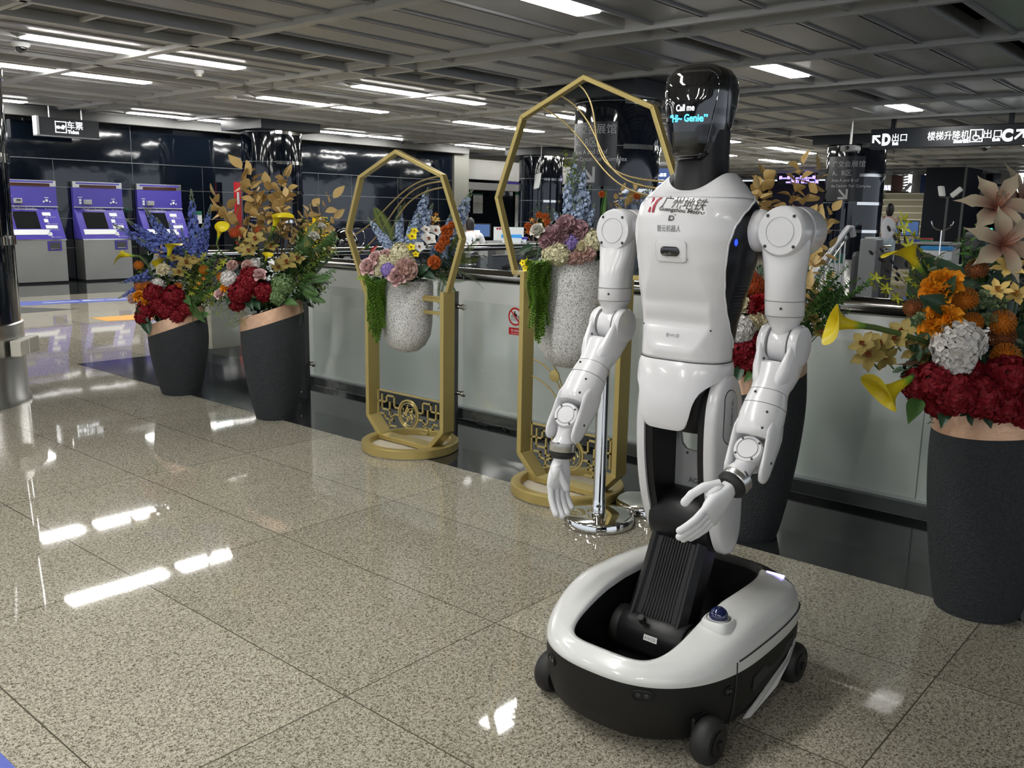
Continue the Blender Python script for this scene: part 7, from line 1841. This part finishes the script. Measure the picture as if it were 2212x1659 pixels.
b.head('orc_white', 925, 518, 20, .14); b.head('orc_white', 905, 535, 16, .16); b.head('orc_white', 940, 500, 18, .1); b.head('orc_white', 920, 498, 14, .1)
b.head('orc_yel', 890, 512, 13, .18); b.head('orc_yel', 888, 535, 11, .18); b.head('orc_yel', 898, 550, 9, .18); b.head('orc_yel', 895, 500, 10, .16)
for x, y, s in ((938,567,16),(965,500,15),(960,520,13),(950,535,12),(975,487,9)): b.head('car_rust', x, y, s, .15)
b.spike('star_or', (940,520),(938,460),.05,.06); b.head('star_cream', 940, 475, 12, .08)
b.leaf('broad_red', (800,545),(815,530), .1, .12, .6); b.leaf('broad_lime', (800,600),(770,600), .1, .14, .8); b.leaf('broad_lt', (820,600),(800,612), .12, .16, .9); b.leaf('broad', (915,590),(940,600), .14, .18, .9); b.leaf('broad', (900,590),(925,575), .14, .18, .9); b.leaf('broad_lime', (845,605),(880,612), .14, .18, .5)
for p0, p1_, k in (((850,540),(808,430),'fern_lime'),((855,530),(852,430),'fern_lime'),((965,560),(1040,572),'fern_lime'),((960,575),(1060,600),'fern'),((950,590),(985,640),'fern'),((960,590),(945,650),'fern'),((955,600),(1010,620),'fern')): b.spike(k, p0, p1_, 0, 0, .9)
b.spike('spr_lime', (945,595),(962,690),.04,.06,.5)
vines(b, 795, 828, 605, 745, 26, .12)
# flowers in the taller stand
pc = Vector((X2, yz(1235,670,X2)[0], yz(1235,560,X2)[1]))
b = Bouquet(s2, pc)
b.fill(['spr_dk','spr','spr_dk'], (1150,490,1330,560), 24, (-.1,.08), (80,120))
for a in (((1235,520),(1240,330),-.02,-.02,.7),((1245,520),(1262,345),.0,.0,.7),((1230,520),(1225,380),.02,.03,.8),((1250,520),(1275,400),.03,.03,.8),((1240,530),(1255,430),.08,.10,1.0),((1225,520),(1195,450),0,.02,.9),((1260,520),(1285,440),.03,.05,.9),((1230,530),(1210,460),.04,.06,.9),((1300,520),(1385,385),-.08,-.10,.8),((1310,520),(1410,400),-.1,-.12,.8),((1300,510),(1350,430),-.05,-.05,.8),((1245,530),(1240,440),.07,.08,1.0)): b.spike('del_light', a[0], a[1], a[2], a[3], a[4])
b.spike('spr_lime', (1240,420),(1240,316),.03,.03,.9); b.spike('spr_lime', (1245,440),(1250,330),.02,.02,.8); b.spike('spr_lime', (1238,440),(1232,340),.05,.05,.8); b.spike('spr_lime', (1190,500),(1195,440),0,0,.8)
for x, y, s, k in ((1195,510,26,'car_mauve'),(1225,490,28,'car_mauve'),(1250,498,26,'car_mauve'),(1180,522,18,'car_mauve'),(1215,515,22,'car_mauve'),(1232,522,20,'hyd_purple'),(1205,548,26,'hyd_cream'),(1190,550,20,'hyd_cream'),(1256,535,20,'car_cream'),(1250,555,18,'car_blush'),(1270,548,20,'car_blush'),(1236,558,16,'car_blush'),(1162,500,18,'rose_white'),(1280,520,24,'hyd_cream')): b.head(k, x, y, s, .17)
for p0, p1_ in (((1190,500),(1160,470)),((1190,510),(1140,480)),((1185,520),(1135,500)),((1190,490),(1180,460))): b.spike('star_or', p0, p1_, .08, .1, 1.2)
for x, y in ((1178,468),(1182,480),(1140,488),(1145,500),(1155,490),(1165,465),(1300,420),(1375,425)): b.head('car_rust', x, y, 8, .1)
for x, y, s in ((1140,570,13),(1130,568,9),(1135,580,8),(1250,503,8)): b.head('orc_yel', x, y, s, .14)
for p0, p1_, k in (((1300,500),(1345,420),'gold0'),((1310,510),(1395,410),'gold1')): b.spike(k, p0, p1_, -.02, 0, .7)
b.leaf('broad', (1150,530),(1120,545), .1, .12, .8); b.leaf('broad', (1270,540),(1290,560), .14, .18, .9); b.leaf('broad_lt', (1300,480),(1310,400), 0, 0, .25); b.spike('spr', (1170,540),(1120,555), .06, .1)
b.spike('star_w', (1140,560),(1110,600),.05,.05,.6)
vines(b, 1144, 1182, 566, 745, 30, .16)

# ------------------------------------------------------------------ chrome stanchions
def stanchion(c, label, h=1.0):
    t = thing('stanchion', c, label, 'stanchion', 'polished steel stanchions'); c = Vector(c)
    m = MB(); m.lathe([(.155,0),(.160,.004),(.160,.038),(.156,.044),(.150,.046),(.05,.052),(.03,.052)], c, n=64); m.build('base', M_CHROME, t, smooth=40)
    m = MB(); m.lathe([(.032,.05),(.032,.085),(.029,.09),(.029,.12),(.0275,.125),(.0275,h)], c, n=32); m.build('pole', M_CHROME, t, smooth=40)
    m = MB(); m.lathe([(.031,h-.09),(.034,h-.085),(.034,h-.02),(.030,h),(.02,h+.012),(.002,h+.014)], c, n=32); hd = m.build('head', M_CHROME, t, smooth=40)
    m = MB(); m.box((c.x-.012,c.y-.04,h-.08),(c.x+.012,c.y+.04,h-.03)); m.build('belt_slot', M_BLKSAT, hd, smooth=None)
    return t
stanchion(on_z(1292,1130,0), 'polished steel stanchion standing right of the hanging robot hand', .86)
stanchion((3.56,2.18,0), 'polished steel stanchion mostly hidden behind the robot legs', .86)
